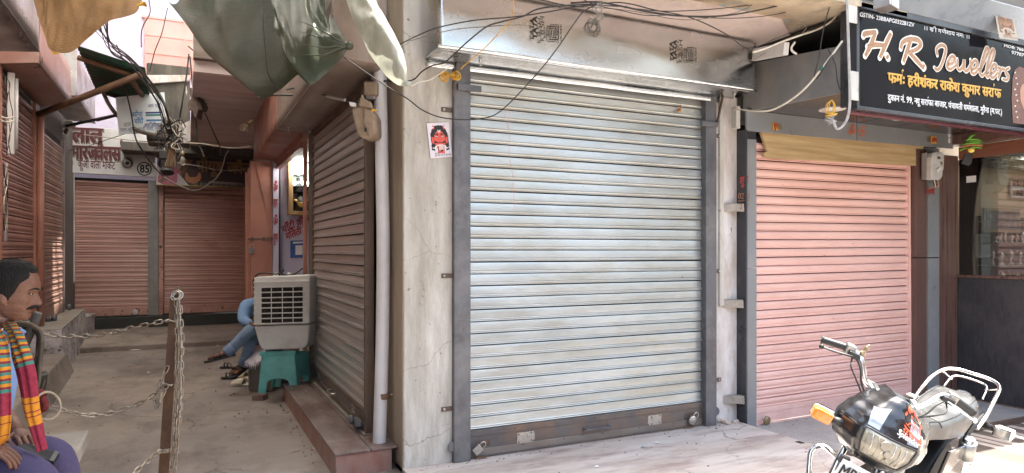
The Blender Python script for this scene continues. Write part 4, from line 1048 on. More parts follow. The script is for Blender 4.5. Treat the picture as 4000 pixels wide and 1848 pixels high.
# big-eyed demon face poster, flat print -----------------------------------------
def demon(name, label, o, ex, ez, n, W_, H_, pale=False):
    t = thing(name, label, 'poster', o, None)
    ex, ez, n = V(ex).normalized(), V(ez).normalized(), V(n).normalized()
    P = lambda x, y, l=.002: o + ex * (x * W_) + ez * (y * H_) + n * l
    if pale: pr, bk, hair, red, wh = [M('aged_' + k, c, rough=.6) for k, c in (('paper', (.45, .38, .30)), ('ink', (.10, .07, .05)), ('hair', (.20, .13, .09)), ('face', (.33, .17, .09)), ('white', (.55, .47, .38)))]
    else: pr, bk, hair, red, wh = m_paper, m_ink, m_ink, M('poster_red', (.68, .10, .075), rough=.6), m_whitep
    MB().prism([P(0, 0, 0), P(1, .02, 0), P(1, 1.0, 0), P(-.0, .985, 0)], n * .0015).build('sheet', pr, t)
    rr = random.Random(3)
    mb = MB(); N = 44
    mb.poly([P(.5 + (.40 + rr.uniform(-.02, .02)) * math.cos(a) * (1 if math.sin(a) > -.2 else .95), .60 + (.33 + rr.uniform(-.015, .015)) * math.sin(a), .003) for a in [2 * PI * k / N for k in range(N)]])
    for s_ in (-1, 1):
        mb.poly([P(.5 + s_ * (.40 + rr.uniform(-.015, .015)) if k < 8 else .5 + s_ * .26, (.62 - .055 * k) if k < 8 else .2 + .42 * (k - 8) / 3, .0032) for k in range(12)])
    tag(mb.build('printed_hair', hair, t), kind='stuff')
    mb = MB()
    mb.poly([P(.5 + .27 * math.cos(a) * (1.0 if math.sin(a) > 0 else .98), .52 + .25 * math.sin(a) * (1 if math.sin(a) > 0 else 1.15), .004) for a in [2 * PI * k / 30 for k in range(30)]])
    mb.poly([P(x, y, .0042) for x, y in ((.36, .13), (.68, .13), (.66, .30), (.38, .30))])
    for s_ in (-1, 1):
        mb.poly([P(.5 + s_ * a, b_, .0044) for a, b_ in ((.20, .82), (.30, .80), (.27, .86), (.265, .95), (.20, .87))])
        mb.poly([P(.5 + s_ * a, b_, .0044) for a, b_ in ((.27, .40), (.36, .42), (.37, .60), (.28, .58))])
    tag(mb.build('printed_face', red, t), kind='stuff')
    mb = MB()
    for s_ in (-1, 1):
        mb.poly([P(.5 + s_ * a, b_, .005) for a, b_ in ((.04, .655), (.10, .69), (.22, .685), (.25, .66), (.16, .665), (.07, .63))])
        mb.poly([P(.5 + s_ * a, b_, .005) for a, b_ in ((.05, .60), (.12, .575), (.22, .60), (.13, .635))])
        mb.poly([P(.5 + s_ * a, b_, .005) for a, b_ in ((.0, .445), (.12, .44), (.24, .50), (.25, .42), (.13, .415), (.0, .43))])
    mb.poly([P(x, y, .005) for x, y in ((.36, .30), (.42, .21), (.52, .17), (.62, .21), (.68, .30), (.60, .24), (.52, .215), (.44, .24))])
    text_on(mb, 'नजर का', P(.20, .11, .003), P(.42, .115, .003), H_ * .06, n, up=ez)
    text_on(mb, 'बुरी नजर वाले तेरा मुँह काला', P(.20, .045, .003), P(.95, .06, .003), H_ * .075, n, up=ez)
    tag(mb.build('printed_ink', bk, t), kind='stuff')
    mb = MB()
    for s_ in (-1, 1):
        mb.poly([P(.5 + s_ * a, b_, .006) for a, b_ in ((.07, .60), (.13, .585), (.20, .602), (.13, .622))])
        stroke(mb, [P(.5 + s_ * a, b_, 0) for a, b_ in ((.14, .36), (.22, .31), (.30, .27), (.36, .30))], [W_ * .05, W_ * .045, W_ * .03, W_ * .05], n, lift=.006)
        stroke(mb, [P(.5 + s_ * a, b_, 0) for a, b_ in ((.02, .72), (.035, .76), (.06, .79))], W_ * .035, n, lift=.006)
        mb.poly([P(.5 + s_ * a, b_, .006) for a, b_ in ((.225, .855), (.275, .84), (.28, .862), (.24, .878))])
    mb.poly([P(x, y, .006) for x, y in ((.37, .375), (.62, .375), (.60, .34), (.40, .34))])
    text_on(mb, 'हाय', P(.41, .22, .004), P(.63, .22, .004), H_ * .16, n, up=ez, bold=.03)
    tag(mb.build('printed_white', wh, t), kind='stuff')
    mb = MB()
    for s_ in (-1, 1): mb.lathe([(0, 0), (W_ * .016, 0)], P(.5 + s_ * .135, .602, .008), n, 10)
    tag(mb.build('printed_pupil', bk, t), kind='stuff')
    return t


a, c, e = px(1682, 619, Y=4.694), px(1767, 615, Y=4.694), px(1667, 480, Y=4.694)
demon('face_poster', 'white poster of a red horned face pasted on the cement pillar', a, c - a, e - a, (0, -1, 0), (c - a).length, (e - a).length)
a, c, e = px(3904, 150, Y=3.40), px(3976, 162, Y=3.40), px(3881, 30, Y=3.40)
demon('aged_face_poster', 'small faded horned face card hung at the top of the black sign', a, c - a, e - a, (0, -1, 0), (c - a).length, (e - a).length, True)
# box lamp with a label above the sign
p = px(3462, 12, Y=3.36)
bx = thing('box_lamp', 'small grey box lamp with a white sticker above the black sign', 'lamp', p)
MB().obox(p, (.075, .02, 0), (-.02, .06, 0), (.0, 0, .05)).build('housing', m_hood_gv, bx, bevel=.006)
MB().obox(p + V((-.02, -.065, -.005)), (.05, .013, 0), (-.0006, .002, 0), (0, 0, .035)).build('sticker', m_whitep, bx)
MB().bar(p + V((0, .05, .04)), p + V((0, .2, .12)), .03, .03).build('arm', m_blk, bx)
# chillies and lemon charm
p0 = px(3792, 520, D=6.6)
cm = thing('chilli_charm', 'string of green chillies over a yellow lemon hung against bad luck', 'charm', p0)
MB().tube([px(3797, 495, D=6.6), px(3794, 590, D=6.6)], .0025, 5).build('thread', m_rubber, cm)
m_chil = M('green_chilli', (.09, .26, .025), (.14, .34, .04), 14, rough=.3)
for k, (u0, v0, u1, v1) in enumerate(((3783, 545, 3807, 528), (3770, 549, 3835, 550), (3762, 562, 3838, 556), (3757, 566, 3836, 564), (3756, 576, 3838, 570), (3748, 590, 3812, 572), (3776, 580, 3836, 580))):
    a, c = px(u0, v0, D=6.58 + .01 * (k % 3)), px(u1, v1, D=6.58 + .01 * (k % 2))
    mid = (a + c) / 2 + V((0, 0, .012))
    P_ = smooth([a, lerp(a, mid, .5) + V((0, 0, .006)), mid, lerp(mid, c, .5) + V((0, 0, .004)), c], 3)
    MB().tube(P_, [.003 + .010 * math.sin(PI * min(1, .06 + i / (len(P_) - 1)) * .93) for i in range(len(P_))], 7).build('chilli', m_chil if k != 4 else M('red_chilli', (.5, .16, .07), rough=.3), cm)
MB().ball(px(3794, 586, D=6.56), (.030, .028, .028), 14, 10).build('lemon', M('lemon_skin', (.72, .58, .12), rough=.4, bump=.1), cm)
pc = [px(u, v, D=6.62) for u, v in ((3772, 600), (3800, 598), (3796, 636), (3786, 648), (3770, 642), (3758, 640), (3764, 622))]
MB().prism(pc, FW * .02).build('black_rag', m_blk, cm)
# ------------------------------------------------------------------ hoods, awnings and signs of the alley
def bent_hood(name, label, X, y0, y1, z, zt, wallX, m, mend=None, zu=None):
    t = thing(name, label, 'hood', (X, (y0 + y1) / 2, z))
    MB().grid(lambda a, c: V((X + .006 * noise.noise(V((a * 5, c * 3, z))) + .02 * c * (1 if X < wallX else -1), lerp(y0, y1, a), lerp(z, zt, c))), 24, 6).build('face_sheet', m, t, solid=.003)
    zu = zu if zu is not None else z - .02
    MB().grid(lambda a, c: V((lerp(X, wallX, c), lerp(y0, y1, a), lerp(z, zu, c) + .005 * noise.noise(V((a * 6, c * 2, 3))))), 24, 5).build('underside_sheet', m, t, solid=.003)
    MB().prism([(X + .004, y0, z), (wallX, y0, zu), (wallX, y0, zt), (X + .02, y0, zt)], (0, .003, 0)).build('end_sheet', mend or m, t)
    MB().tube([(X, y0, z), (X, y1, z)], .005, 6).build('folded_edge', m, t)
    return t


bh = bent_hood('metal_hood', 'dusty brown sheet hood over the alley shutter beside the downpipe', .916, 4.73, 7.88, 2.945, 3.45, 1.285, m_hood_br)
p = px(1127, 497, Z=2.935)
MB().lathe([(.012, -.05), (.012, -.035), (.005, -.034), (.005, -.01), (.016, -.009), (.016, 0)], p, (0, 0, 1), 10).build('bolt', m_steel, bh)
oh = bent_hood('metal_hood', 'orange painted sheet hood over the open shop door in the alley', .916, 7.92, 10.64, 2.962, 3.55, 1.285, m_hood_or)
MB().box((1.20, 7.95, 2.88), (1.275, 10.6, 2.945)).build('lip', m_hood_or, oh)
lh1 = bent_hood('metal_hood', 'grey painted sheet hood with a torn edge nearest on the left wall', -1.20, 5.2, 7.5, 3.43, 4.3, -1.9, m_hood_gv, zu=3.36)
mb = MB()
rr = random.Random(5)
for k in range(0, 26, 2):
    y = 5.3 + k * .085
    mb.add([(-1.205 - .02, y, 3.425), (-1.205 - .02, y + .085, 3.425), (-1.205 - .02 - rr.uniform(.0, .06), y + .05, 3.41 - rr.uniform(0, .03))], [(0, 1, 2)])
tag(mb.build('torn_shreds', m_hood_gv, lh1, solid=.002), kind='stuff')
lh2 = bent_hood('metal_hood', 'red brown sheet hood over the left wall shutters', -1.45, 9.0, 11.45, 3.68, 4.22, -1.85, m_hood_red, zu=3.62)
lh3 = bent_hood('metal_hood', 'shorter half rusted galvanised hood beyond the red brown one', -1.42, 11.6, 14.0, 3.85, 4.5, -1.85, m_hood_gv, m_hood_gv, zu=3.88)
MB().grid(lambda a, c: V((-1.455, lerp(11.6, 12.3, a), lerp(3.87, 4.45, c) + .0)), 6, 6).build('rust_patch', m_hood_red, lh3)

# green corrugated sheet on a pipe frame
aw = thing('corrugated_awning', 'dark green corrugated sheet awning on rusty pipes high on the left', 'awning', px(440, 300, Y=10.8))
c00, c10, c01, c11 = px(303, 185, Y=9.9), px(568, 272, Y=9.9), px(372, 345, Y=11.4), px(590, 408, Y=11.4)
mb = MB().grid(lambda a, c: c00.lerp(c10, a).lerp(c01.lerp(c11, a), c) + V((0, 0, .022 * math.cos(2 * PI * c * 13))), 3, 105)
mb.build('corrugated_sheet', M('green_corrugated', (.012, .055, .036), (.02, .10, .065), 5, st=(2, .6, 1), rough=.45, dirt=(.035, .04, .032), dsc=2, damt=.8, dcut=.48), aw, solid=.004)
for a, c_, r in ((px(150, 447, Y=11.0), px(548, 292, Y=9.95), .042), (px(305, 225, Y=10.2), px(510, 292, Y=10.1), .036), (px(505, 300, Y=10.2), px(580, 408, Y=11.3), .034), (px(405, 362, Y=11.35), px(588, 416, Y=11.35), .030), (px(258, 492, Y=12.2), px(590, 421, Y=11.3), .022), (px(378, 470, Y=11.6), px(590, 415, Y=11.3), .022)):
    MB().tube([a, c_], r, 10).build('frame_pipe', m_rust if r > .03 else m_blk, aw)
MB().tube(smooth([px(570, 420, Y=11.25), px(592, 424, Y=11.25), px(598, 414, Y=11.25), px(588, 405, Y=11.25)], 4), .010, 6).build('hook_rod', m_steel, aw)
# thick black hose hanging under the awning
hs = [px(405, 365, D=9.6), px(430, 415, D=9.6), px(470, 462, D=9.7), px(540, 510, D=9.5), px(620, 532, D=9.4), px(700, 555, D=9.3)]
tag(MB().tube(smooth(hs, 6), .028, 8).build('bamboo_pole', M('weathered_bamboo', (.20, .17, .14), (.09, .075, .065), 9, rough=.8)), 'thick grey pole hanging slack under the corrugated awning', 'pole')


def board(name, label, q, Y, th, m, cat='sign'):
    """q: four pixel corners bl, br, tr, tl on the plane Y"""
    t = thing(name, label, cat, px(*q[0], Y=Y))
    P = [px(*c, Y=Y) for c in q]
    MB().prism(P, (0, th, 0)).build('panel', m, t, bevel=.004)
    return t, P


NS = V((0, -1, 0))
# white sign number 85
YB = 15.12
w85, P = board('shop_sign', 'white sign with maroon Hindi lettering and a circled 85 over the salmon shutter', [(236, 672), (607, 692), (607, 512), (236, 492)], YB, .10, m_whiteboard)
w_ = lambda u, v: px(u, v, Y=YB)
mb = MB()
text_on(mb, 'नलाल', w_(236, 553), w_(405, 560), .43, NS, up=(0, 0, 1), bold=.05)
text_on(mb, 'कुमारज~वैलस^', w_(236, 620), w_(474, 628), .40, NS, up=(0, 0, 1), bold=.05)
tag(mb.build('maroon_lettering', m_maroon, w85), kind='stuff')
mb = MB()
text_on(mb, 'नलाल', w_(239, 556), w_(408, 563), .43, NS, up=(0, 0, 1), bold=.065, lift=.0012)
text_on(mb, 'कुमारज~वैलस^', w_(239, 624), w_(477, 632), .40, NS, up=(0, 0, 1), bold=.065, lift=.0012)
tag(mb.build('lettering_shade', M('olive_shade_print', (.20, .19, .15)), w85), kind='stuff')
mb = MB()
text_on(mb, 'ले)', w_(250, 655), w_(282, 657), .22, NS, up=(0, 0, 1), bold=.02)
text_on(mb, 'कुॅआ वाली माके^ट', w_(305, 655), w_(450, 662), .22, NS, up=(0, 0, 1), bold=.02)
tag(mb.build('dark_lettering', m_maroon, w85), kind='stuff')
mb = MB()
c0 = w_(564, 660)
stroke(mb, [c0 + V((.118 * math.cos(k * PI / 10), 0, .125 * math.sin(k * PI / 10))) for k in range(20)], .022, NS, k=2, closed=True)
text_on(mb, '85', w_(546, 674), w_(583, 675), .22, NS, up=(0, 0, 1), bold=.03)
tag(mb.build('number_in_ring', m_ink, w85), kind='stuff')
# dark sign with a necklace
YB2 = 15.05
d85, P = board('shop_sign', 'dark jewellery sign printed with a woman in pink and a necklace', [(608, 725), (985, 735), (985, 625), (614, 612)], YB2, .08, M('dark_maroon_sheet', (.035, .018, .017), (.05, .026, .024), 2, rough=.35))
d_ = lambda u, v, l=.004: px(u, v, Y=YB2 - l)
z6 = lambda x, y, l=.004: d_(600 + x / 3.966, 480 + y / 3.966, l)
mb = MB().poly([z6(40, 960), z6(560, 985), z6(430, 830), z6(620, 570), z6(50, 545)]); mb.build('pale_print', M('pale_violet_print', (.55, .52, .56), (.62, .6, .62), 3), d85)
mb = MB().poly([z6(430, 830, .006), z6(360, 760, .006), z6(520, 560, .006), z6(625, 570, .006)]); mb.build('bronze_stripe', M('bronze_stripe_print', (.17, .085, .04), rough=.5), d85)
mb = MB().poly([z6(x, y, .008) for x, y in ((150, 955), (60, 915), (65, 840), (110, 740), (200, 690), (330, 690), (350, 670), (430, 770), (410, 800), (365, 780), (370, 880), (345, 965))]); mb.build('pink_dress_print', M('pink_dress', (.40, .10, .17), (.50, .22, .28), 22), d85)
mb = MB()
mb.ball(z6(180, 640, .010), (.13, .01, .11), 14, 8)
mb.build('hair_print', m_ink, d85)
mb = MB(); mb.poly([z6(x, y, .010) for x, y in ((150, 830), (230, 800), (240, 850), (120, 935), (85, 915))]); mb.build('arm_print', M('dusky_skin_print', (.22, .13, .095)), d85)
mb = MB()
stroke(mb, [z6(505, 770), z6(530, 860), z6(605, 890), z6(690, 860), z6(715, 770)], [.03, .10, .13, .10, .03], NS, lift=.004)
tag(mb.build('necklace_print', M('copper_print', (.45, .16, .08), (.55, .28, .13), 40), d85), kind='stuff')
mb = MB()
text_on(mb, 'पीयूष ज~वैलस^', z6(660, 750), z6(1660, 800), .34, NS, up=(0, 0, 1), bold=.04)
tag(mb.build('bronze_lettering', M('dull_gold_print', (.26, .15, .07)), d85), kind='stuff')
mb = MB()
text_on(mb, 'पता : मेन माके^ट, कुॅआ वाली गली, सराफा बाजार', z6(615, 975), z6(1400, 1000), .10, NS, up=(0, 0, 1))
mb.poly([z6(840, 915), z6(900, 935), z6(1280, 960), z6(1400, 945), z6(1280, 925), z6(900, 900)])
tag(mb.build('white_lettering', M('dull_white_print', (.30, .29, .28)), d85), kind='stuff')
mb = MB().prism([z6(35, 965, .0), z6(1420, 1005, .0), z6(1420, 993, .0), z6(35, 953, .0)], (0, -.012, 0)); mb.build('yellow_edge', M('yellow_edge', (.42, .34, .08)), d85)
# pale board of the gold and silver dealer
sb, P = board('hanging_board', 'pale blue board about gold and silver hanging below the awning', [(464, 525), (655, 517), (642, 360), (451, 380)], 10.9, .02, M('pale_flex_sheet', (.56, .63, .66), (.64, .70, .73), 2, rough=.5))
s_ = lambda x, y, l=.003: px(440 + x / 3.217, 350 + y / 3.217, Y=10.9 - l)
mb = MB()
text_on(mb, 'सोना', s_(240, 345), s_(378, 335), .10, NS, up=(.05, 0, 1), bold=.02)
text_on(mb, 'चाँदी', s_(270, 430), s_(385, 422), .10, NS, up=(.05, 0, 1), bold=.02)
mb.poly([s_(420, 376), s_(618, 372), s_(618, 396), s_(420, 400)])
tag(mb.build('blue_lettering', M('mid_blue_print', (.06, .20, .42)), sb), kind='stuff')
mb = MB()
text_on(mb, 'आदि मिलता है', s_(395, 472), s_(625, 462), .075, NS, up=(.05, 0, 1), bold=.015)
text_on(mb, 'आर यहाँ', s_(440, 226), s_(605, 218), .07, NS, up=(.05, 0, 1))
text_on(mb, 'पता-कुॅआ वाली गली, मुरैना', s_(95, 525), s_(635, 505), .065, NS, up=(.05, 0, 1))
mb.poly([s_(412, 282), s_(610, 276), s_(610, 298), s_(412, 304)])
tag(mb.build('navy_lettering', M('navy_print', (.035, .05, .20)), sb), kind='stuff')
mb = MB().poly([s_(415, 312), s_(610, 306), s_(610, 330), s_(415, 334)]); mb.build('teal_band', M('teal_print', (.03, .20, .20)), sb)
mb = MB().poly([s_(130, 420), s_(225, 405), s_(235, 455), s_(150, 468)]); mb.build('grey_picture', M('grey_box_print', (.28, .30, .31), (.45, .47, .48), 20), sb)
mb = MB(); text_on(mb, 'शुद~ध', s_(60, 175), s_(160, 165), .09, NS, up=(.05, 0, 1)); tag(mb.build('outline_lettering', M('pale_outline_print', (.36, .46, .52)), sb), kind='stuff')

# security camera on the white sign
cc = thing('dome_camera', 'small round grey security camera on the white sign', 'camera', px(497, 645, Y=15.0))
MB().lathe([(.05, .0), (.095, .01), (.10, .04), (.085, .08), (.05, .10)], px(497, 637, Y=15.11), (.1, -1, -.15), 18).build('housing', m_hood_gv, cc)
MB().ball(px(497, 637, Y=15.02), (.04, .03, .04), 12, 8).build('lens', m_blk, cc)
# small lamp at the left end of the white sign
lm = thing('spot_lamp', 'small round silver lamp clipped at the corner of the white sign', 'lamp', px(268, 500, Y=13.8))
MB().lathe([(.0, .0), (.09, .01), (.12, .05), (.06, .10), (.0, .12)], px(267, 499, Y=13.8), (0, .2, 1), 16).build('shade', m_white, lm)
MB().bar(px(262, 505, Y=13.85), px(255, 520, Y=13.9), .04, .05).build('bracket', m_brown_iron, lm)

# salmon folding door leaf, jamb and the open shop
dl = thing('door_leaf', 'salmon metal door leaf standing open with bolt and padlock hasp', 'door', (1.0, 10.5, .3))
dr = MB().box((.857, 10.50, .34), (1.162, 10.545, 2.905)).build('leaf', m_orange, dl, bevel=.004)
MB().box((.83, 10.52, .34), (.855, 10.60, 2.80)).build('hinge_stile', m_orange, dl, bevel=.003)
MB().box((.80, 10.56, .34), (.83, 10.66, 2.74)).build('leaf', m_orange, dl, bevel=.003)
mb = MB()
a, c = px(1000, 640, Y=10.495), px(1063, 905, Y=10.495)
MB().bar(a, c, .010, .012, up=(0, 1, 0)).build('diagonal_brace', m_orange, dl)
c2 = px(1020, 1080, Y=10.495); MB().bar(px(1063, 960, Y=10.495), c2, .010, .012, up=(0, 1, 0)).build('diagonal_brace', m_orange, dl)
MB().tube([px(970, 934, Y=10.48), px(1066, 931, Y=10.48)], .009, 8).build('slide_bolt', m_brown_iron, dl)
for u in (985, 1030, 1050): MB().obox(px(u, 933, Y=10.485), (.014, 0, 0), (0, .012, 0), (0, 0, .028)).build('bolt_staple', m_brown_iron, dl)
for u in (978, 1000): MB().obox(px(u, 900 if u > 980 else 640, Y=10.49), (.005, 0, 0), (0, .006, 0), (0, 0, .05)).build('door_pull', m_orange, dl)
for k in range(9): MB().ball(px(984 if k % 2 else 976, 650 + k * 45, Y=10.498), (.006, .004, .006), 6, 4).build('rivet', m_orange, dl)


def padlock(label, p, ax, bodym, r=.034, kind='box', w=.05, h=.045, shackle=m_steel, group='padlocks on the shutters'):
    """ax: direction from the body towards its shackle"""
    t = thing('padlock', label, 'padlock', p, group)
    ax = V(ax).normalized(); n = V((0, -1, 0)); s = ax.cross(n).normalized()
    n = s.cross(ax).normalized()
    if kind == 'box': MB().obox(p, s * w / 2, n * .012, ax * h / 2).build('body', bodym, t, bevel=.005)
    else: MB().lathe([(0, -.013), (r * .9, -.013), (r, -.007), (r, .007), (r * .9, .013), (0, .013)], p, n, 22).build('body', bodym, t)
    b = p + ax * (h / 2 if kind == 'box' else r * .85)
    q = w * .32 if kind == 'box' else r * .55
    pts = [b - s * q - ax * .004, b - s * q + ax * .02] + [b + ax * (.022 + q * math.sin(k * PI / 8)) - s * q * math.cos(k * PI / 8) for k in range(1, 8)] + [b + s * q + ax * .02, b + s * q - ax * .004]
    MB().tube(pts, .0045, 8).build('shackle', shackle, t)
    return t


padlock('square steel padlock at the left foot of the galvanised shutter', px(1866, 1757, Y=4.675), (.75, -.1, .62), m_steel, w=.062, h=.07)
padlock('round steel padlock at the right foot of the galvanised shutter', px(2706, 1642, Y=4.675), (.62, -.1, .75), m_steel, r=.042, kind='disc')
padlock('round brass padlock at the left foot of the clean pink shutter', px(2996, 1643, Y=4.66), (-.75, -.1, .5), m_brass, r=.040, kind='disc')
padlock('round white faced padlock on the salmon shutter below number 85', px(527, 1219, Y=15.33), (.8, -.1, .5), m_white, r=.052, kind='disc', shackle=m_blk)
padlock('grey box padlock hanging on the open salmon door leaf', px(982, 978, Y=10.46), (0.05, -.1, 1), m_hood_gv, w=.075, h=.085)

jb = thing('door_jamb', 'lavender door jamb painted with red Hindi letters beside the open shop', 'jamb', (1.2, 10.5, 0))
MB().box((1.168, 10.47, 0), (1.248, 10.58, 2.90)).build('jamb_body', m_lav_in, jb, bevel=.003)
mb = MB()
for v0, s_t in ((730, 'ॐ'), (790, 'लाभ'), (862, 'ॐ'), (925, 'शुभ')):
    a, c = px(1068, v0 + 20, Y=10.468), px(1085, v0 + 20, Y=10.468)
    text_on(mb, s_t, a, c, .19, NS, up=(0, 0, 1), bold=.03)
tag(mb.build('red_lettering', m_inkred, jb), kind='stuff')
MB().box((1.25, 10.49, 0), (1.275, 10.58, 2.90)).build('black_gap', m_blk, jb)

shp = thing('open_shop', 'small lavender walled shop standing open in the right side of the alley', 'shop', (2.2, 9.5, 0))
MB().box((1.285, 10.60, -.05), (3.4, 10.70, 2.94)).build('wall', m_lav_in, shp)
MB().box((3.4, 7.95, -.05), (3.5, 10.7, 2.94)).build('wall', m_lav_in, shp)
MB().box((1.51, 7.76, -.05), (3.4, 7.85, 2.94)).build('wall', m_lav_in, shp)
MB().box((1.285, 7.77, 2.945), (3.5, 10.7, 3.0)).build('ceiling', m_white, shp)
MB().box((1.285, 7.86, .0), (3.4, 10.59, .30)).build('raised_floor', m_plinth_top, shp)
MB().box((1.262, 8.22, .28), (1.30, 8.30, 2.90)).build('salmon_post', m_orange, shp, bevel=.006)
MB().box((1.25, 7.70, .1), (1.30, 7.82, 2.90)).build('grey_post', m_brown_iron, shp)
MB().bar((1.25, 8.25, 2.86), (1.25, 10.5, 2.86), .07, .10).build('lintel_rail', m_hood_or, shp)
mb = MB()
i_ = lambda u, v, l=.003: px(u, v, Y=10.60 - l)
text_on(mb, 'चाँदी की अंगूठी', i_(1104, 912), i_(1262, 838), .155, NS, up=(-.25, 0, 1), bold=.025)
text_on(mb, 'मिलती है', i_(1119, 938), i_(1200, 905), .155, NS, up=(-.2, 0, 1), bold=.025)
tag(mb.build('red_lettering', m_inkred, shp), kind='stuff')
ps_ = thing('blue_poster', 'blue payment poster with a plain white square inside the open shop', 'poster', i_(1134, 1008))
MB().prism([i_(1134, 1008), i_(1196, 1005), i_(1196, 938), i_(1134, 940)], (0, -.004, 0)).build('sheet', M('poster_blue', (.035, .10, .32), (.05, .13, .38), 3, rough=.4), ps_)
MB().prism([i_(1154, 996, .009), i_(1182, 995, .009), i_(1182, 958, .009), i_(1154, 959, .009)], (0, -.002, 0)).build('white_square', m_whitep, ps_)
MB().prism([i_(1144, 952, .009), i_(1184, 950, .009), i_(1184, 944, .009), i_(1144, 945, .009)], (0, -.002, 0)).build('white_strip', m_whitep, ps_)
dc = thing('display_case', 'wooden wall case with lit shelves of dark necklace busts in the open shop', 'display case', i_(1122, 840))
a, c = i_(1121, 841, .0), i_(1260, 640, .0)
m_pine = M('pine_frame', (.42, .27, .13), (.36, .22, .10), 9, st=(1, 1, .2), rough=.4)
MB().box((a.x, 10.42, a.z), (a.x + .065, 10.595, c.z)).build('side_frame', m_pine, dc, bevel=.004)
MB().box((a.x + .067, 10.42, a.z), (c.x, 10.595, a.z + .06)).build('bottom_frame', m_pine, dc, bevel=.004)
MB().box((a.x + .067, 10.57, a.z + .062), (c.x, 10.597, c.z)).build('back_panel', M('pale_teal_back', (.36, .44, .44), rough=.5), dc)
for v in (755, 688): MB().box((a.x + .067, 10.43, i_(0, v).z), (c.x, 10.568, i_(0, v).z + .012)).build('glass_shelf', m_blk, dc)
MB().tube([i_(1140, 716, .10), i_(1250, 712, .10)], .022, 10).build('tube_lamp', m_lamp, dc)
for (u, v, s) in ((1172, 800, 1.0), (1165, 735, .75), (1150, 672, .65), (1178, 672, .6)):
    o_ = i_(u, v + 26 * s, .08)
    bu = tag(MB().lathe([(.11 * s, 0), (.13 * s, .03 * s), (.12 * s, .12 * s), (.07 * s, .20 * s), (.04 * s, .24 * s), (.035 * s, .30 * s), (0, .31 * s)], o_, (0, 0, 1), 14, sx=.8).build('necklace_bust', m_blk), {1172: 'largest black velvet necklace bust on the bottom of the lit case', 1165: 'black velvet necklace bust on the middle shelf of the lit case', 1150: 'left small black velvet bust on the top shelf of the lit case', 1178: 'right small black velvet bust on the top shelf of the lit case'}[u], 'necklace bust', 'necklace busts in the lit case')
    if s == 1.0:
        for k in range(4): MB().tube([o_ + V((.10 * math.cos(t_ * PI / 8) * (1 - .12 * k), -.115 + .02 * k * 0, .17 - (.05 + .02 * k) * math.sin(t_ * PI / 8))) for t_ in range(9)], .007, 5).build('necklace', m_gold, bu)
p = px(1166, 652, Y=10.3)
gl_ = thing('globe_lamp', 'round lit white lamp glowing at the top of the open shop', 'lamp', p)
MB().ball(p, .115, 16, 10).build('globe', m_lamp, gl_)
MB().tube([p + V((0, 0, .1)), p + V((0, 0, .3))], .012, 6).build('stem', m_blk, gl_)

# bare bulb by the orange hood, more hanging fittings
bl = thing('light_bulb', 'unlit bare bulb in a holder beside the orange hood', 'bulb', px(965, 500, D=8.8))
a, c = px(988, 468, D=8.8), px(952, 502, D=8.8)
ax = (c - a).normalized()
MB().lathe([(.0, -.02), (.026, -.01), (.028, .05), (.022, .07)], a, ax, 12).build('holder', m_brass, bl)
MB().lathe([(.02, .07), (.03, .09), (.055, .13), (.058, .16), (.045, .195), (.0, .215)], a, ax, 16).build('glass', m_bulb, bl)
bl2 = thing('light_bulb', 'unlit clear bulb hanging in front of the dark necklace sign', 'bulb', px(714, 620, D=12.4))
a = px(714, 590, D=12.4)
MB().lathe([(0, .0), (.03, .0), (.03, .10), (.0, .1)], a, (0, 0, -1), 12).build('holder', m_brass, bl2)
MB().lathe([(.025, .1), (.04, .14), (.06, .20), (.05, .25), (0, .28)], a, (0, 0, -1), 14).build('glass', m_bulb, bl2)
sp = thing('halogen_lamp', 'dark boxy halogen lamp hanging above the woman on the dark sign', 'lamp', px(650, 630, D=12.6))
a = px(650, 606, D=12.6)
MB().obox(a, (.12, 0, 0), (0, .06, 0), (0, 0, .08)).build('body', m_blk, sp, bevel=.01)
for k in range(4): MB().obox(a + V((0, 0, -.11 - .035 * k)), (.09, 0, 0), (0, .05, 0), (0, 0, .010)).build('cooling_fin', m_blk, sp)
MB().lathe([(.10, 0), (.13, .06), (.13, .08)], a + V((0, 0, -.26)), (0, -.3, -1), 16).build('reflector', m_blk, sp)

# tube lamp on the left wall
tb = thing('tube_light', 'unlit white tube light batten fixed upright on the left wall', 'lamp', px(44, 600, X=-1.70))
a, c = px(42, 603, X=-1.74), px(44, 285, X=-1.74)
MB().bar(a, c, .05, .065, up=(1, 0, 0)).build('batten', m_white, tb, bevel=.006)
MB().tube([a + V((.05, 0, .06)), c + V((.05, 0, -.06))], .017, 10).build('tube', m_whiteboard, tb)
for k in range(3):
    P_ = [px(20 + 4 * k, 300, X=-1.70)] + [px(22 + 10 * k + 8 * math.sin(j * 1.7 + k * 2), 330 + j * 55, X=-1.66) for j in range(6)]
    MB().tube(smooth(P_, 4), .004, 5).build('loose_wire', m_rubber, tb)
for v in (455, 470): MB().tube(smooth([px(0, v, X=-1.66), px(25, v + 6, X=-1.64), px(54, v + 2, X=-1.66)], 3), .008, 5).build('cloth_tie', m_cable_w, tb)
sw_ = thing('hanging_switch', 'small grey inline switch hanging on twisted white wire by the left shutter', 'switch', px(22, 920, X=-1.6))
MB().obox(px(21, 924, X=-1.6), (0, .025, 0), (.015, 0, 0), (0, 0, .055)).build('switch_body', m_hood_gv, sw_, bevel=.01)
for k in range(3): MB().tube(smooth([px(22 + 8 * math.sin(j * 1.3 + k * 2.1), 640 + j * 44, X=-1.62) for j in range(7)], 4), .006, 5).build('twisted_wire', [m_cable_w, m_cable_g, m_rubber][k], sw_)

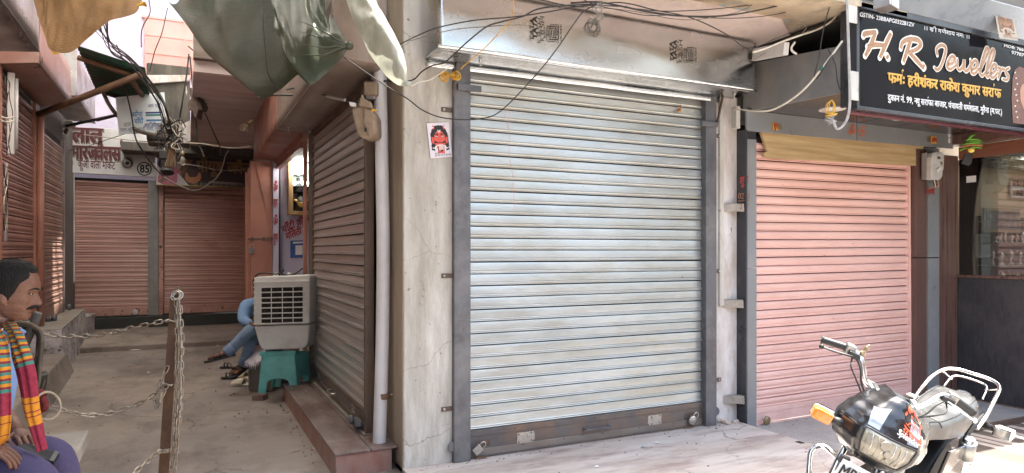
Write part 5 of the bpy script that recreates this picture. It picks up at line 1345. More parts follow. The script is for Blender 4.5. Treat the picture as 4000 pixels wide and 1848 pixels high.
# downpipe, clamp, dusty meter box, red stone step
dp = thing('downpipe', 'grey plastic downpipe running down the corner of the cement pillar', 'pipe', px(1490, 1848, Y=5.0))
pp_ = [px(1484, 235, Y=4.98), px(1487, 400, Y=4.98), px(1492, 650, Y=4.98), px(1497, 950, Y=4.98), px(1494, 1300, Y=4.98), px(1486, 1600, Y=4.96), px(1478, 1860, Y=4.95), px(1472, 2010, Y=4.95)]
MB().tube(smooth(pp_, 5), .0495, 20).build('pipe', m_pvc, dp)
p = px(1492, 1546, Y=4.965)
MB().lathe([(.052, -.022), (.054, -.018), (.054, .018), (.052, .022)], p, (.03, 0, 1), 20).build('clamp', m_rust, dp)
MB().tube([p + V((.05, 0, 0)), p + V((.12, 0, .002))], .009, 6).build('clamp_bolt', m_brass, dp)
mbx = thing('dusty_meter_box', 'dust caked meter box wrapped and wired beside the downpipe', 'box', px(1430, 540, Y=5.2))
DB = 4.86
g = lambda u, v, d=0: px(u, v, D=DB + d)
fr = [g(u, v) for u, v in ((1370, 420), (1402, 414), (1420, 412), (1452, 430), (1466, 460), (1470, 530), (1456, 538), (1426, 545), (1404, 535), (1392, 520), (1378, 465))]
mb = MB().prism(fr, (RX * .02 + FW * .14))
m_dust = M('caked_dust', (.33, .255, .185), (.26, .195, .14), 7, rough=.95, bump=.7, bsc=25, dirt=(.14, .10, .075), dsc=6, damt=.8, dcut=.56)
mb.build('box_body', m_dust, mbx, bevel=.022)
mb = MB().prism([g(u, v, -.015) for u, v in ((1420, 420), (1452, 436), (1462, 465), (1466, 525), (1440, 536), (1416, 480))], FW * .03)
mb.build('raised_face', m_dust, mbx, bevel=.012)
mb = MB().prism([g(u, v, -.02) for u, v in ((1364, 398), (1388, 402), (1386, 416), (1366, 412))], FW * .04); mb.build('pale_tab', m_white, mbx)
mb = MB().prism([g(u, v, -.01) for u, v in ((1404, 388), (1412, 364), (1420, 384), (1448, 398), (1456, 424), (1400, 414))], FW * .06); mb.build('rag_top', m_dust, mbx, bevel=.01)
MB().prism([g(1450, 428, -.03), g(1470, 426, -.03), g(1470, 433, -.03), g(1452, 435, -.03)], FW * .01).build('yellow_tie', m_cable_y, mbx)
for (u, v) in ((1428, 507),): MB().obox(g(u, v, -.026), RX * .008, FW * .006, V((0, 0, .014))).build('latch_hole', m_dark, mbx)
jx = thing('junction_box', 'small dusty junction box tucked behind the top of the downpipe', 'box', px(1450, 380, Y=5.25))
MB().obox(px(1452, 350, D=5.0), RX * .05, FW * .05, V((0, 0, .05))).build('box_body', m_dust, jx, bevel=.012)
MB().obox(px(1450, 382, D=5.0), RX * .035, FW * .03, V((0, 0, .018))).build('gland', m_hood_gv, jx, bevel=.006)
st = thing('stone_step', 'long red stone step below the dusty alley shutter', 'step', (1.15, 6.2, 0))
MB().prism([(.955, 4.82, -.02), (1.36, 4.82, -.02), (1.36, 7.60, -.02), (.955, 7.60, -.02)], (0, 0, .180)).build('step_body', m_redstone, st, bevel=.006)
MB().prism([(.945, 4.805, .163), (1.20, 4.805, .163), (1.20, 7.62, .163), (.945, 7.62, .163)], (0, 0, .018)).build('tread_slab', m_redstone_top, st, bevel=.004)
MB().prism([(1.206, 4.805, .163), (1.40, 4.805, .163), (1.40, 7.62, .163), (1.206, 7.62, .163)], (0, 0, .018)).build('tread_slab', m_redstone_top, st, bevel=.004)
MB().box((1.23, 5.15, .18), (1.40, 7.7, .20)).build('sill_strip', m_plinth_top, st)

# tarpaulins ---------------------------------------------------------------------
def cloth(name, label, rows, m, parts=(), nu=46, nv=26, fold=.03, ff=(9, 3), seed=1, D2=None):
    """rows: two or three polylines of (u, v, depth) from the upper edge to the lower edge"""
    curves = [resample(smooth([px(u, v, D=d) for u, v, d in r], 8), .004) for r in rows]

    def f(a, c):
        P_ = [cv[int(a * (len(cv) - 1))] for cv in curves]
        if len(P_) == 3: q = P_[0] * (1 - c) * (1 - 2 * c) + P_[1] * 4 * c * (1 - c) + P_[2] * c * (2 * c - 1)
        else: q = P_[0].lerp(P_[1], c)
        w = noise.noise(V((a * ff[0], c * ff[1], seed))) + .45 * noise.noise(V((a * ff[0] * 2.3 + c * 2, c * ff[1] * 2.1, seed + 5)))
        return q + FW * (fold * w * (.35 + .65 * min(1, 4 * min(c, 1.02 - c) + .1))) + V((0, 0, fold * .25 * w))
    return f, nu, nv


def translucent(m, amt, colr):
    n = m.node_tree.nodes; l = m.node_tree.links
    t = n.new('ShaderNodeBsdfTranslucent'); t.inputs[0].default_value = (*colr, 1)
    x = n.new('ShaderNodeMixShader'); x.inputs[0].default_value = amt
    l.new(n['Principled BSDF'].outputs[0], x.inputs[1]); l.new(t.outputs[0], x.inputs[2])
    l.new(x.outputs[0], n['Material Output'].inputs[0])
    return m


m_tarp_o = translucent(M('ochre_sacking', (.36, .205, .088), (.28, .155, .066), 3, rough=.9, bump=.9, bsc=90, dirt=(.20, .115, .06), dsc=2.2, damt=.7, dcut=.50, chips=((.13, .075, .045), 18, .70)), .22, (.5, .3, .12))
m_tarp_g = translucent(M('olive_plastic_sheet', (.040, .034, .020), (.022, .027, .017), 1.3, rough=.36, bump=.45, bsc=18, dirt=(.062, .043, .025), dsc=1.3, damt=.75, dcut=.50, spec=.10, c3=(.020, .030, .022), sc3=.9, chips=((.11, .095, .07), 26, .74)), .035, (.16, .13, .07))
m_tarp_t = translucent(M('green_plastic_sheet', (.040, .060, .042), (.062, .086, .062), 2.0, rough=.22, bump=.4, bsc=12, dirt=(.11, .095, .065), dsc=2.2, damt=.6, spec=.35, c3=(.05, .075, .055), sc3=1.5, chips=((.3, .3, .25), 30, .75)), .08, (.2, .26, .18))
m_tarp_w = translucent(M('silvery_plastic_sheet', (.62, .66, .60), (.36, .40, .34), 6, st=(1, 1, .35), rough=.3, bump=.6, bsc=16, dirt=(.26, .235, .17), dsc=3.0, dst=(1, 1, .5), damt=.8, dcut=.5, spec=.7), .25, (.6, .62, .5))
f, nu, nv = cloth('', '', [[(90, -420, 5.0), (350, -440, 5.0), (600, -400, 5.0)], [(120, -110, 4.8), (330, -60, 4.6), (585, -120, 4.8)], [(142, 40, 4.6), (168, 120, 4.5), (196, 190, 4.45), (250, 210, 4.4), (300, 190, 4.45), (345, 150, 4.5), (420, 86, 4.5), (490, 66, 4.5), (532, 48, 4.5), (545, 5, 4.6)]], None, fold=.05, ff=(8, 3), seed=2)
to = thing('sackcloth_awning', 'sagging ochre cloth awning hanging over the alley mouth', 'awning', px(300, -200, D=4.8))
MB().grid(f, 60, 34).build('cloth', m_tarp_o, to)
MB().prism([px(198, 196, D=4.42), px(236, 212, D=4.38), px(206, 212, D=4.40)], FW * .004).build('yellow_corner', m_cable_y, to)
MB().prism([px(528, 26, D=4.5), px(552, 4, D=4.5), px(568, 8, D=4.48), px(576, 28, D=4.48), px(556, 22, D=4.5)], FW * .004).build('yellow_corner', m_cable_y, to)
f, nu, nv = cloth('', '', [[(600, -500, 5.9), (900, -520, 5.9), (1260, -500, 5.9)], [(700, -90, 5.3), (930, 30, 5.1), (1230, -60, 5.3)], [(655, 5, 5.0), (735, 100, 4.95), (800, 200, 4.9), (880, 272, 4.85), (960, 335, 4.8), (1018, 378, 4.8), (1038, 382, 4.8), (1095, 350, 4.85), (1150, 302, 4.9), (1190, 270, 4.95), (1240, 200, 5.0), (1290, 60, 5.1)]], None, fold=.045, ff=(4.5, 2.6), seed=8)
tg = thing('plastic_awning', 'large olive brown plastic sheet bellying over the alley', 'awning', px(900, -200, D=5.0))
MB().grid(f, 70, 40).build('plastic_sheet', m_tarp_g, tg)
MB().tube(smooth([px(1025, 40, D=4.85), px(1034, 180, D=4.80), px(1048, 290, D=4.76), px(1092, 352, D=4.8)], 5), .004, 5).build('rope_seam', m_rubber, tg)
f, nu, nv = cloth('', '', [[(1000, -450, 5.3), (1130, -460, 5.2), (1250, -440, 5.2)], [(1060, -10, 4.7), (1160, 40, 4.6), (1270, 10, 4.7)], [(1068, 100, 4.6), (1098, 175, 4.55), (1135, 255, 4.5), (1195, 318, 4.5), (1218, 330, 4.5), (1262, 298, 4.5), (1300, 262, 4.5), (1345, 214, 4.55), (1362, 180, 4.55), (1340, 135, 4.6), (1290, 50, 4.7)]], None, fold=.05, ff=(4, 3.4), seed=4)
tt = thing('plastic_awning', 'shiny grey green plastic sheet gathered to a knot above the alley shutter', 'awning', px(1200, -200, D=4.8))
MB().grid(f, 60, 40).build('plastic_sheet', m_tarp_t, tt)
MB().ball(px(1362, 178, D=4.54), (.035, .03, .03), 10, 8).build('knot', m_tarp_t, tt)
for dv in (-60, -30, 5, 35): MB().tube(smooth([px(1358, 178, D=4.53), px(1320, 178 + dv * .35, D=4.50), px(1260, 180 + dv, D=4.47), px(1170, 165 + dv * 1.4, D=4.48)], 5), [.012 - .0007 * i for i in range(16)], 7).build('gathered_fold', m_tarp_t, tt)
f, nu, nv = cloth('', '', [[(1240, -330, 4.9), (1330, -60, 4.6), (1385, 90, 4.5), (1440, 200, 4.45), (1500, 288, 4.4), (1556, 334, 4.4), (1588, 336, 4.4)], [(1340, -340, 4.85), (1400, -60, 4.5), (1445, 60, 4.4), (1500, 150, 4.35), (1545, 240, 4.34), (1572, 310, 4.36), (1590, 334, 4.39)], [(1420, -340, 4.9), (1462, -30, 4.55), (1500, 58, 4.45), (1545, 140, 4.4), (1572, 200, 4.38), (1590, 275, 4.38), (1592, 332, 4.39)]], None, fold=.035, ff=(12, 2), seed=6)
tw = thing('plastic_strip', 'bright silvery plastic strip hanging to a knot in front of the pillar', 'awning', px(1470, 0, D=4.5))
MB().grid(f, 60, 14).build('plastic_sheet', m_tarp_w, tw)
MB().ball(px(1594, 328, D=4.38), (.022, .015, .018), 10, 8).build('knot', m_tarp_w, tw)
# ------------------------------------------------------------------ air cooler on its plastic stool
ac = thing('air_cooler', 'off white desert air cooler with a black pad grille standing on the teal stool', 'air cooler', px(1100, 1368, D=7.2))
qa = lambda u, v, d=0: px(u, v, D=7.0 + (u - 990) / 220 * .16 + d)
back = (FW * .97 + RX * .12).normalized()
m_cool = M('aged_white_plastic', (.74, .72, .67), (.80, .78, .73), 3, rough=.5, dirt=(.36, .32, .27), dsc=3, damt=.4, dcut=.57)
m_cool2 = M('aged_cream_plastic', (.68, .66, .60), (.74, .72, .66), 3, rough=.5, dirt=(.33, .29, .24), dsc=3, damt=.5, dcut=.56, chips=((.22, .19, .16), 20, .74, (1, 1, .4)))
upper = [qa(*p) for p in ((990, 1270), (1208, 1264), (1210, 1074), (991, 1083))]
lower = [qa(*p) for p in ((992, 1275), (1011, 1345), (1020, 1360), (1034, 1367), (1184, 1362), (1198, 1350), (1204, 1330), (1208, 1268))]
MB().prism(upper, back * .44).build('cooler_body', m_cool, ac, bevel=.012)
MB().prism(lower, back * .42).build('water_tank', m_cool2, ac, bevel=.012)
pad = [qa(u, v, -.004) for u, v in ((1020, 1262), (1184, 1257), (1184, 1116), (1020, 1121))]
MB().prism(pad, back * .02).build('cooling_pad', M('black_wood_wool', (.012, .010, .009), (.05, .042, .035), 26, rough=1, bump=1.5, bsc=40), ac)
for k, v in enumerate((1103, 1123, 1143, 1164, 1184, 1204, 1225, 1245, 1266)):
    e0, e1 = qa(990, v + .5, -.012), qa(1209, v - 5, -.012)
    MB().bar(e0, e1, .012 if 0 < k < 8 else .02, .012).build('louvre', m_cool, ac, bevel=.003)
for u in (1020, 1060, 1103, 1145, 1184):
    MB().bar(qa(u, 1264, -.008), qa(u, 1118 if 1020 < u < 1184 else 1100, -.008), .009 if 1020 < u < 1184 else .006, .008).build('mullion', m_cool2, ac)
for k, (u, r) in enumerate(((1078, .05), (1130, .045))):
    b_ = qa(u, 1077 if k else 1079, .16)
    MB().lathe([(r, 0), (r, .008), (r * .5, .010), (r * .42, .04), (0, .042)], b_ + V((0, 0, -.005)), (0, 0, 1), 16).build('knob', m_cool, ac)
MB().prism([qa(1010, 1082, .1) + V((0, 0, .0)), qa(1190, 1074, .1), qa(1190, 1074, .34), qa(1010, 1082, .34)], (0, 0, .006)).build('control_panel', m_cool2, ac)
cord = smooth([qa(995, 1082, .2), qa(1010, 1070, .15), qa(1035, 1066, .12), qa(1075, 1071, .1), qa(1098, 1065, .1), qa(1108, 1056, .1), qa(1098, 1058, .12), qa(1104, 1072, .12), qa(1140, 1074, .14), qa(1165, 1062, .2), qa(1182, 1048, .3)], 5)
tag(MB().tube(cord, .008, 6).build('power_cord', m_rubber), 'black power cord looped over the top of the white air cooler', 'cord')

m_teal = M('teal_plastic', (.17, .58, .52), (.20, .62, .56), 3, rough=.35, dirt=(.10, .25, .22), dsc=5, damt=.4)
sto = thing('plastic_stool', 'teal moulded plastic stool with arched legs under the air cooler', 'stool', px(1082, 1540, D=7.2))
qs = lambda u, v, d=0: px(u, v, D=7.06 + (u - 1010) / 150 * .10 + d)


def stool_side(bl, br, tr, tl, inn, arch=.72):
    P = []
    f = lambda x, y: bl.lerp(br, x).lerp(tl.lerp(tr, x), y)
    P = [f(0, 0), f(.20, 0), f(.21, .20)] + [f(.5 - .29 * math.cos(k * PI / 8), .20 + .18 * math.sin(k * PI / 8) ** .6) for k in range(1, 8)] + [f(.79, .20), f(.80, 0), f(1, 0), f(1, 1), f(0, 1)]
    return MB().prism(P, inn)


F0, F1 = [qs(1006, 1538), qs(1164, 1492 + 40), qs(1150, 1388), qs(1020, 1392)], None
Bk = back * .36
B0 = [p + Bk + (RX * .0) for p in F0]
stool_side(F0[0], F0[1], F0[2], F0[3], back * .018).build('stool_panel', m_teal, sto, bevel=.008)
stool_side(F0[1], B0[1], B0[2], F0[2], -RX * .018).build('side_panel', m_teal, sto, bevel=.008)
stool_side(B0[0], F0[0], F0[3], B0[3], RX * .018).build('side_panel', m_teal, sto, bevel=.008)
stool_side(B0[1], B0[0], B0[3], B0[2], -back * .018).build('stool_panel', m_teal, sto, bevel=.008)
t4 = [qs(1013, 1392, -.01), qs(1156, 1387, -.01), qs(1156, 1387, .38), qs(1013, 1392, .38)]
MB().prism(t4, (0, 0, .048)).build('seat_top', m_teal, sto, bevel=.016)
for k in range(15): MB().bar(qs(1022 + k * 9, 1391, -.012), qs(1022 + k * 9, 1376, -.012), .012, .008, up=(0, 1, 0)).build('moulded_rib', m_teal, sto, bevel=.003)
for i, (u, v, w_) in enumerate(((1014, 1548, .10), (1090, 1560, .0))):
    if w_:
        b_ = px(u, 1566, Z=.0)
        tag(MB().prism([b_ + RX * x + FW * y for x, y in ((-.085, 0), (.045, -.01), (.06, .10), (-.07, .12))], (0, 0, .065)).build('broken_brick', m_rubble, bevel=.008), 'broken brick propping up the left foot of the teal stool', 'brick')
b_ = px(1165, 1552, D=7.2); b_.z = 0
tag(MB().prism([b_ + RX * x + FW * y for x, y in ((-.06, -.02), (.05, -.03), (.05, .32), (-.05, .34))], (0, 0, .055)).build('stone_block', m_plinth_top, bevel=.008), 'flat stone under the right feet of the teal stool', 'stone')
# seat stone and white cloth beside the cooler
b_ = px(985, 1530, Z=.0)
so = tag(MB().prism([b_ + RX * x + FW * y for x, y in ((-.05, .0), (.24, -.0), (.24, .95), (-.10, .95))], (0, 0, .40)).build('seat_stone', m_plinth_top, bevel=.02), 'low cement seat block beside the cooler under a white cloth', 'block')
cl = [[(992, 1345, 8.0), (1015, 1340, 7.9), (1040, 1342, 7.8)], [(958, 1382, 7.75), (990, 1388, 7.6), (1035, 1385, 7.5)], [(944, 1410, 7.62), (972, 1426, 7.50), (992, 1428, 7.45), (1012, 1412, 7.40), (1040, 1405, 7.40)]]
f, _, _ = cloth('', '', cl, None, fold=.03, ff=(9, 4), seed=3)
m_wcl = M('white_cotton', (.62, .58, .64), (.70, .66, .72), 6, rough=.95, bump=.5, bsc=60)
wc = thing('white_cloth', 'folded white fringed cloth spread over the seat block by the cooler', 'cloth', px(990, 1428, D=7.5))
MB().grid(f, 26, 16).build('cloth', m_wcl, wc, solid=.006)
mb = MB()
for k in range(26):
    a = f(k / 25, 1.0); mb.tube([a, a + V((random.uniform(-.01, .01), -.01, -random.uniform(.03, .06)))], [.004, .002], 4)
tag(mb.build('fringe', m_wcl, wc), kind='stuff')


def slipper(name, label, p, head, L, wd, m, ms, strap=True, clog=False, lift=0.0):
    """p: heel on the ground, head: heading in the ground plane (toe direction)"""
    t = thing(name, label, 'slipper', p, 'slippers left beside the cooler')
    h = V(head).normalized(); s = h.cross(V((0, 0, 1)))
    out = [(0, -.30), (.08, -.42), (.3, -.40), (.55, -.46), (.78, -.55), (.92, -.46), (1.0, -.15), (1.0, .12), (.92, .44), (.78, .52), (.55, .40), (.3, .36), (.08, .42), (0, .3)]
    MB().prism([p + h * (x * L) + s * (y * wd) + V((0, 0, .004 + lift * x)) for x, y in out][::-1], (0, 0, .022)).build('sole', m, t, bevel=.006)
    if clog:
        def top(a, c):
            x = .38 + .60 * c; an = PI * a
            return p + h * (x * L) + s * (math.cos(an) * wd * (.54 if c < .7 else .54 - .9 * (c - .7))) + V((0, 0, .02 + math.sin(an) * .065 * (1 - max(0, c - .5) * 1.2)))
        MB().grid(top, 14, 8).build('vamp', ms, t, solid=.006)
    elif strap:
        for x in (.50, .66):
            pts = [p + h * (x * L + .02 * math.sin(PI * k / 8)) + s * (wd * .50 * math.cos(PI * k / 8)) + V((0, 0, .026 + .050 * math.sin(PI * k / 8))) for k in range(9)]
            MB().tube(pts, .011, 8, flat=.4).build('strap', ms, t)
    return t


m_leather = M('black_leather', (.014, .012, .012), (.03, .026, .024), 20, rough=.45)
m_clog = M('cream_clog_print', (.50, .47, .38), (.56, .52, .42), 5, rough=.6, chips=((.55, .35, .06), 30, .60), dirt=(.12, .10, .09), dsc=22, damt=.8, dcut=.58)
slipper('slipper', 'cream printed clog lying nearest the alley with its toe to the left', px(985, 1508, Z=0), -RX + FW * .1, .26, .11, m_clog, m_clog, clog=True)
slipper('slipper', 'cream printed clog standing against the seat block behind its pair', px(984, 1482, Z=0), -RX * .8 + FW * .25, .24, .10, m_clog, m_clog, clog=True)
slipper('slipper', 'black sandal lying flat left of the cream clogs', px(948, 1480, Z=0), -RX, .27, .10, m_leather, m_leather)
slipper('slipper', 'black sandal lying behind under the raised foot', px(935, 1440, Z=0), -RX + FW * .06, .27, .10, m_leather, m_leather)

# ------------------------------------------------------------------ rusty post with chains
post = thing('rusty_post', 'leaning rusty angle iron post hung with steel chains', 'post', (px(642, 1848, D=4.0).x, px(642, 1848, D=4.0).y, 0))
a, c = px(684, 1150, D=4.0), px(640, 1848, D=4.0)
d = (c - a).normalized(); foot = c + d * ((c.z + .02) / -d.z)
s = RX - d * d.dot(RX); s.normalize(); n = d.cross(s).normalized()
if n.dot(FW) < 0: n = -n
MB().prism([a - s * .030, a + s * .026, foot + s * .030, foot - s * .034], n * .006).build('front_flange', m_rust, post, bevel=.001)
MB().prism([a - s * .030 + n * .006, a - s * .024 + n * .006, foot - s * .028 + n * .006, foot - s * .034 + n * .006], n * .05).build('side_flange', m_rust, post, bevel=.001)
MB().tube([a + s * .014 + V((0, 0, -.06)), a + s * .018 + V((0, 0, .048))], .006, 8).build('top_rod', m_brown_iron, post)
MB().ball(foot, (.09, .09, .03), 12, 6).build('cement_foot', m_conc, post)
for k, (du, dv) in enumerate(((0, 0), (6, 5), (-5, 6))):
    cc_ = px(690 + du, 1150 + dv, D=3.97 - .008 * k)
    e1 = (RX * math.cos(.15 * k) + V((0, 0, math.sin(.15 * k)))); e2 = (V((0, 0, 1)) * math.cos(.15 * k) - RX * math.sin(.15 * k)) * .85 + FW * .4
    MB().tube([cc_ + e1 * (.028 * math.cos(t * PI / 10)) + e2 * (.028 * math.sin(t * PI / 10)) for t in range(20)], .0035, 6, closed=True).build('ring', m_steel, post)

LK = .058


def link_mesh(L=LK, wd=.030, r=.0041):
    pts = []
    h, q = L / 2 - wd / 2, wd / 2 - r
    for k in range(6): pts.append(V((h + q * math.sin(k * PI / 5), -q * math.cos(k * PI / 5), 0)))
    for k in range(6): pts.append(V((-h - q * math.sin(k * PI / 5), q * math.cos(k * PI / 5), 0)))
    return MB().tube(pts, r, 6, closed=True)


_link = [None]


def chain(label, path, roll=0.0, group='chains on the rusty post'):
    P = smooth(path, 10)
    Q = resample(P, LK - .0175)
    t = thing('steel_chain', label, 'chain', Q[0], group)
    for i in range(len(Q) - 1):
        a, c = Q[i], Q[i + 1]
        x = (c - a).normalized(); y = x.cross(FW).normalized(); z = x.cross(y)
        an = roll + (PI / 2 if i % 2 else 0) + random.uniform(-.25, .25)
        R = Matrix((x, y * math.cos(an) + z * math.sin(an), -y * math.sin(an) + z * math.cos(an))).transposed()
        loc = (a + c) / 2 - Q[0]
        if _link[0] is None:
            _link[0] = link_mesh().build('link', m_chain, t, local=True)
            _link[0].location = loc; _link[0].rotation_euler = R.to_euler()
        else: piece(_link[0], t, loc, R.to_euler())
    return t


cp = lambda *pts: [px(u, v, D=d) for u, v, d in pts]
chain('upper chain slung from the leaning stick to the rusty post', cp((135, 1298, 3.86), (190, 1308, 3.88), (260, 1314, 3.9), (350, 1313, 3.92), (450, 1297, 3.94), (560, 1272, 3.96), (668, 1247, 3.98)))
chain('lower chain sagging from the cane hoop to the middle of the rusty post', cp((170, 1575, 3.7), (205, 1592, 3.74), (250, 1604, 3.78), (310, 1619, 3.8), (370, 1622, 3.85), (450, 1611, 3.9), (530, 1584, 3.94), (600, 1545, 3.96), (660, 1502, 3.97)))
chain('chain running down left from the foot of the rusty post', cp((662, 1760, 3.97), (620, 1768, 3.9), (580, 1800, 3.8), (530, 1842, 3.7), (470, 1890, 3.6), (400, 1930, 3.5)))
chain('short loop of chain dangling on the left of the rusty post', cp((655, 1432, 3.98), (640, 1462, 3.97), (622, 1510, 3.95), (606, 1560, 3.94), (604, 1582, 3.93), (616, 1590, 3.93), (624, 1565, 3.92), (640, 1525, 3.93), (655, 1504, 3.96)))
chain('left strand of the chain bunch hanging from the top ring of the post', cp((686, 1172, 3.97), (690, 1240, 3.96), (692, 1330, 3.95), (690, 1430, 3.95), (690, 1540, 3.95), (684, 1640, 3.94), (678, 1760, 3.93), (668, 1880, 3.93), (660, 1960, 3.92)))
chain('middle strand of the chain bunch hanging from the top ring of the post', cp((694, 1172, 3.96), (698, 1250, 3.95), (704, 1350, 3.945), (700, 1450, 3.94), (702, 1550, 3.94), (694, 1660, 3.93), (688, 1780, 3.92), (676, 1900, 3.92)), roll=.6)
chain('right strand of the chain bunch hanging from the top ring of the post', cp((700, 1170, 3.97), (706, 1250, 3.965), (711, 1330, 3.96), (708, 1400, 3.96), (709, 1480, 3.96), (706, 1570, 3.955), (700, 1640, 3.95), (690, 1700, 3.95), (684, 1745, 3.94)), roll=1.1)
for v in (1255, 1503, 1762):
    b_ = px(680 - (v - 1150) * .065 - 4, v, D=3.985)
    MB().tube([b_ + s * (.030 * math.cos(t * PI / 8)) + n * (.016 * math.sin(t * PI / 8)) + V((0, 0, .004 * math.cos(t))) for t in range(16)], .005, 6, closed=True).build('welded_ring', m_chain, post)

# leaning stick with loops of cable, red cloth knot and cane hoop
DL = 3.72
L_ = lambda u, v, d=0: px(u, v, D=DL + d)
ls_ = tag(MB().tube([L_(151, 1222), L_(128, 1275), L_(92, 1345), L_(40, 1440), L_(-60, 1640), L_(-160, 1860)], [.020, .024, .03, .036, .04, .042], 10).build('leaning_stick', M('dark_stick', (.075, .062, .055), (.12, .10, .085), 9, rough=.8, bump=.4)), 'dark stick leaning behind the seated man', 'stick')
cb = thing('cable_loops', 'loops of brown and black cable hung over the leaning stick', 'cable', L_(140, 1500))
m_bcab = M('brown_bark_cable', (.16, .125, .085), (.075, .06, .045), 14, rough=.7)
for i, (pts, r, m) in enumerate((
        (((20, 1275), (60, 1262), (105, 1262), (140, 1278), (160, 1300), (164, 1340), (158, 1400), (154, 1460), (150, 1500), (140, 1530)), .011, m_bcab),
        (((10, 1282), (70, 1268), (120, 1276), (150, 1296), (158, 1330), (146, 1380), (128, 1440), (118, 1500), (120, 1545)), .008, m_bcab),
        (((30, 1290), (80, 1272), (130, 1284), (154, 1310), (152, 1360), (150, 1420), (142, 1470), (146, 1520)), .015, m_rubber),
        (((40, 1305), (70, 1290), (100, 1283), (130, 1290)), .017, m_rubber),
        (((85, 1240), (110, 1258), (140, 1272)), .010, m_rubber),
        (((176, 1456), (160, 1462), (150, 1490), (142, 1530)), .012, m_bcab),
        (((176, 1456), (186, 1470), (184, 1500), (168, 1530)), .010, m_bcab))):
    MB().tube(smooth([L_(u, v, -.03 + .012 * i) for u, v in pts], 5), r, 7).build('cable_loop', m, cb)
MB().tube(smooth([L_(172, 1462), L_(158, 1490), L_(148, 1520), L_(136, 1545)], 4), [.03] * 13, 8, flat=.3).build('folded_strap', m_rubber, cb)
hp = tag(MB().tube([L_(186 + 50 * math.cos(t * PI / 14) * 1.0, 1586 + 54 * math.sin(t * PI / 14), -.06 + .05 * math.cos(t * PI / 14)) for t in range(28)], .0065, 7, closed=True).build('cane_hoop', M('pale_cane', (.52, .44, .32), (.38, .31, .22), 14, rough=.7)), 'pale round cane hoop hung beside the red cloth knot', 'hoop')
rc = thing('red_cloth_knot', 'dark red cloth rag knotted round the stick above the lower chain', 'cloth', L_(150, 1600))
m_rag = M('dark_red_rag', (.17, .022, .025), (.24, .04, .04), 16, rough=.95, bump=.9, bsc=40)
for i, (pts, rs) in enumerate((
        (((122, 1540), (140, 1535), (160, 1540), (172, 1550)), (.018, .026, .026, .018)),
        (((148, 1545), (158, 1570), (166, 1595), (172, 1610)), (.020, .020, .018, .012)),
        (((138, 1545), (140, 1580), (136, 1610)), (.022, .026, .020)),
        (((128, 1550), (124, 1585), (128, 1608)), (.020, .022, .016)),
        (((164, 1552), (176, 1575), (174, 1600)), (.016, .017, .012)))):
    P_ = smooth([L_(u, v, -.05 - .006 * i) for u, v in pts], 4)
    MB().tube(P_, [rs[min(len(rs) - 1, int(j / 4))] for j in range(len(P_))], 9).build('rag_fold', m_rag, rc)

# seat slab of the seated man
sl = thing('stone_bench', 'worn grey stone bench slab under the seated man', 'bench', (-1.0, 3.3, 0))
mb = MB().grid(lambda a, c: V((lerp(-2.2, -.47, a) + (.010 * noise.noise(V((c * 8, 1, 2))) if a > .99 else 0), lerp(1.4, 4.35, c) + (.02 * noise.noise(V((a * 6, 3, 2))) if c > .99 else 0), .62 + .004 * noise.noise(V((a * 6, c * 9, 4))))), 20, 26)
m_bench = M('worn_grey_stone', (.30, .27, .235), (.36, .325, .285), 4, rough=.8, bump=.4, bsc=22, dirt=(.17, .145, .125), dsc=2.6, damt=.7)
MB().prism([(-2.2, 1.4, .54), (-.47, 1.4, .54), (-.47, 4.35, .54), (-2.2, 4.35, .54)], (0, 0, .08)).build('slab', m_bench, sl, bevel=.012)
MB().prism([(-2.2, 1.4, -.05), (-.53, 1.4, -.05), (-.53, 4.28, -.05), (-2.2, 4.28, -.05)], (0, 0, .588)).build('base_block', m_plinth_top, sl, bevel=.02)

# ------------------------------------------------------------------ litter and small finds on the ground
def scrap(label, u, v, z, m, sz, k, up=.02):
    p = px(u, v, Z=z)
    rr = random.Random(k)
    pts = [p + V((sz * math.cos(t * PI / 3) * rr.uniform(.5, 1.1), sz * .7 * math.sin(t * PI / 3) * rr.uniform(.5, 1.1), .004 + up * rr.uniform(0, 1))) for t in range(6)]
    mb = MB(); c_ = p + V((0, 0, .006 + up * .8))
    mb.add(pts + [c_], [(i, (i + 1) % 6, 6) for i in range(6)])
    return tag(mb.build('paper_scrap', m, solid=.0015), label, 'litter', 'scraps of litter on the ground')


scrap('crumpled blue and white wrapper on the brown slab', 2520, 1750, .041, M('wrapper_foil', (.62, .68, .70), (.3, .42, .5), 30, rough=.3), .045, 1, .03)
scrap('thin pale twist of paper behind the crumpled wrapper', 2565, 1732, .041, m_whitep, .03, 2, .008)
scrap('small white paper scrap on the slab towards the pink shutter', 2743, 1735, .041, m_whitep, .02, 3, .006)
scrap('small white paper flake lying alone on the alley floor', 581, 1456, 0, m_whitep, .03, 4, .006)
scrap('tiny flat white scrap near the edge of the slab', 2330, 1825, .041, m_whitep, .025, 5, .004)
scrap('dry yellow leaf scrap by the alley platform', 528, 1370, 0, m_cream, .09, 6, .02)
scrap('pale crumb of litter near the far man on the platform', 850, 1352, 0.0, m_whitep, .04, 7, .01)
mb = MB()
for k in range(130):
    z = .041; x, y = random.uniform(1.5, 4.5), random.uniform(2.9, 4.6)
    if k > 40: x, y, z = random.uniform(-1.1, .9), random.uniform(3.6, 12), .012
    s = random.uniform(.004, .012)
    mb.ball((x, y, z), (s, s * .8, s * .6), 5, 3)
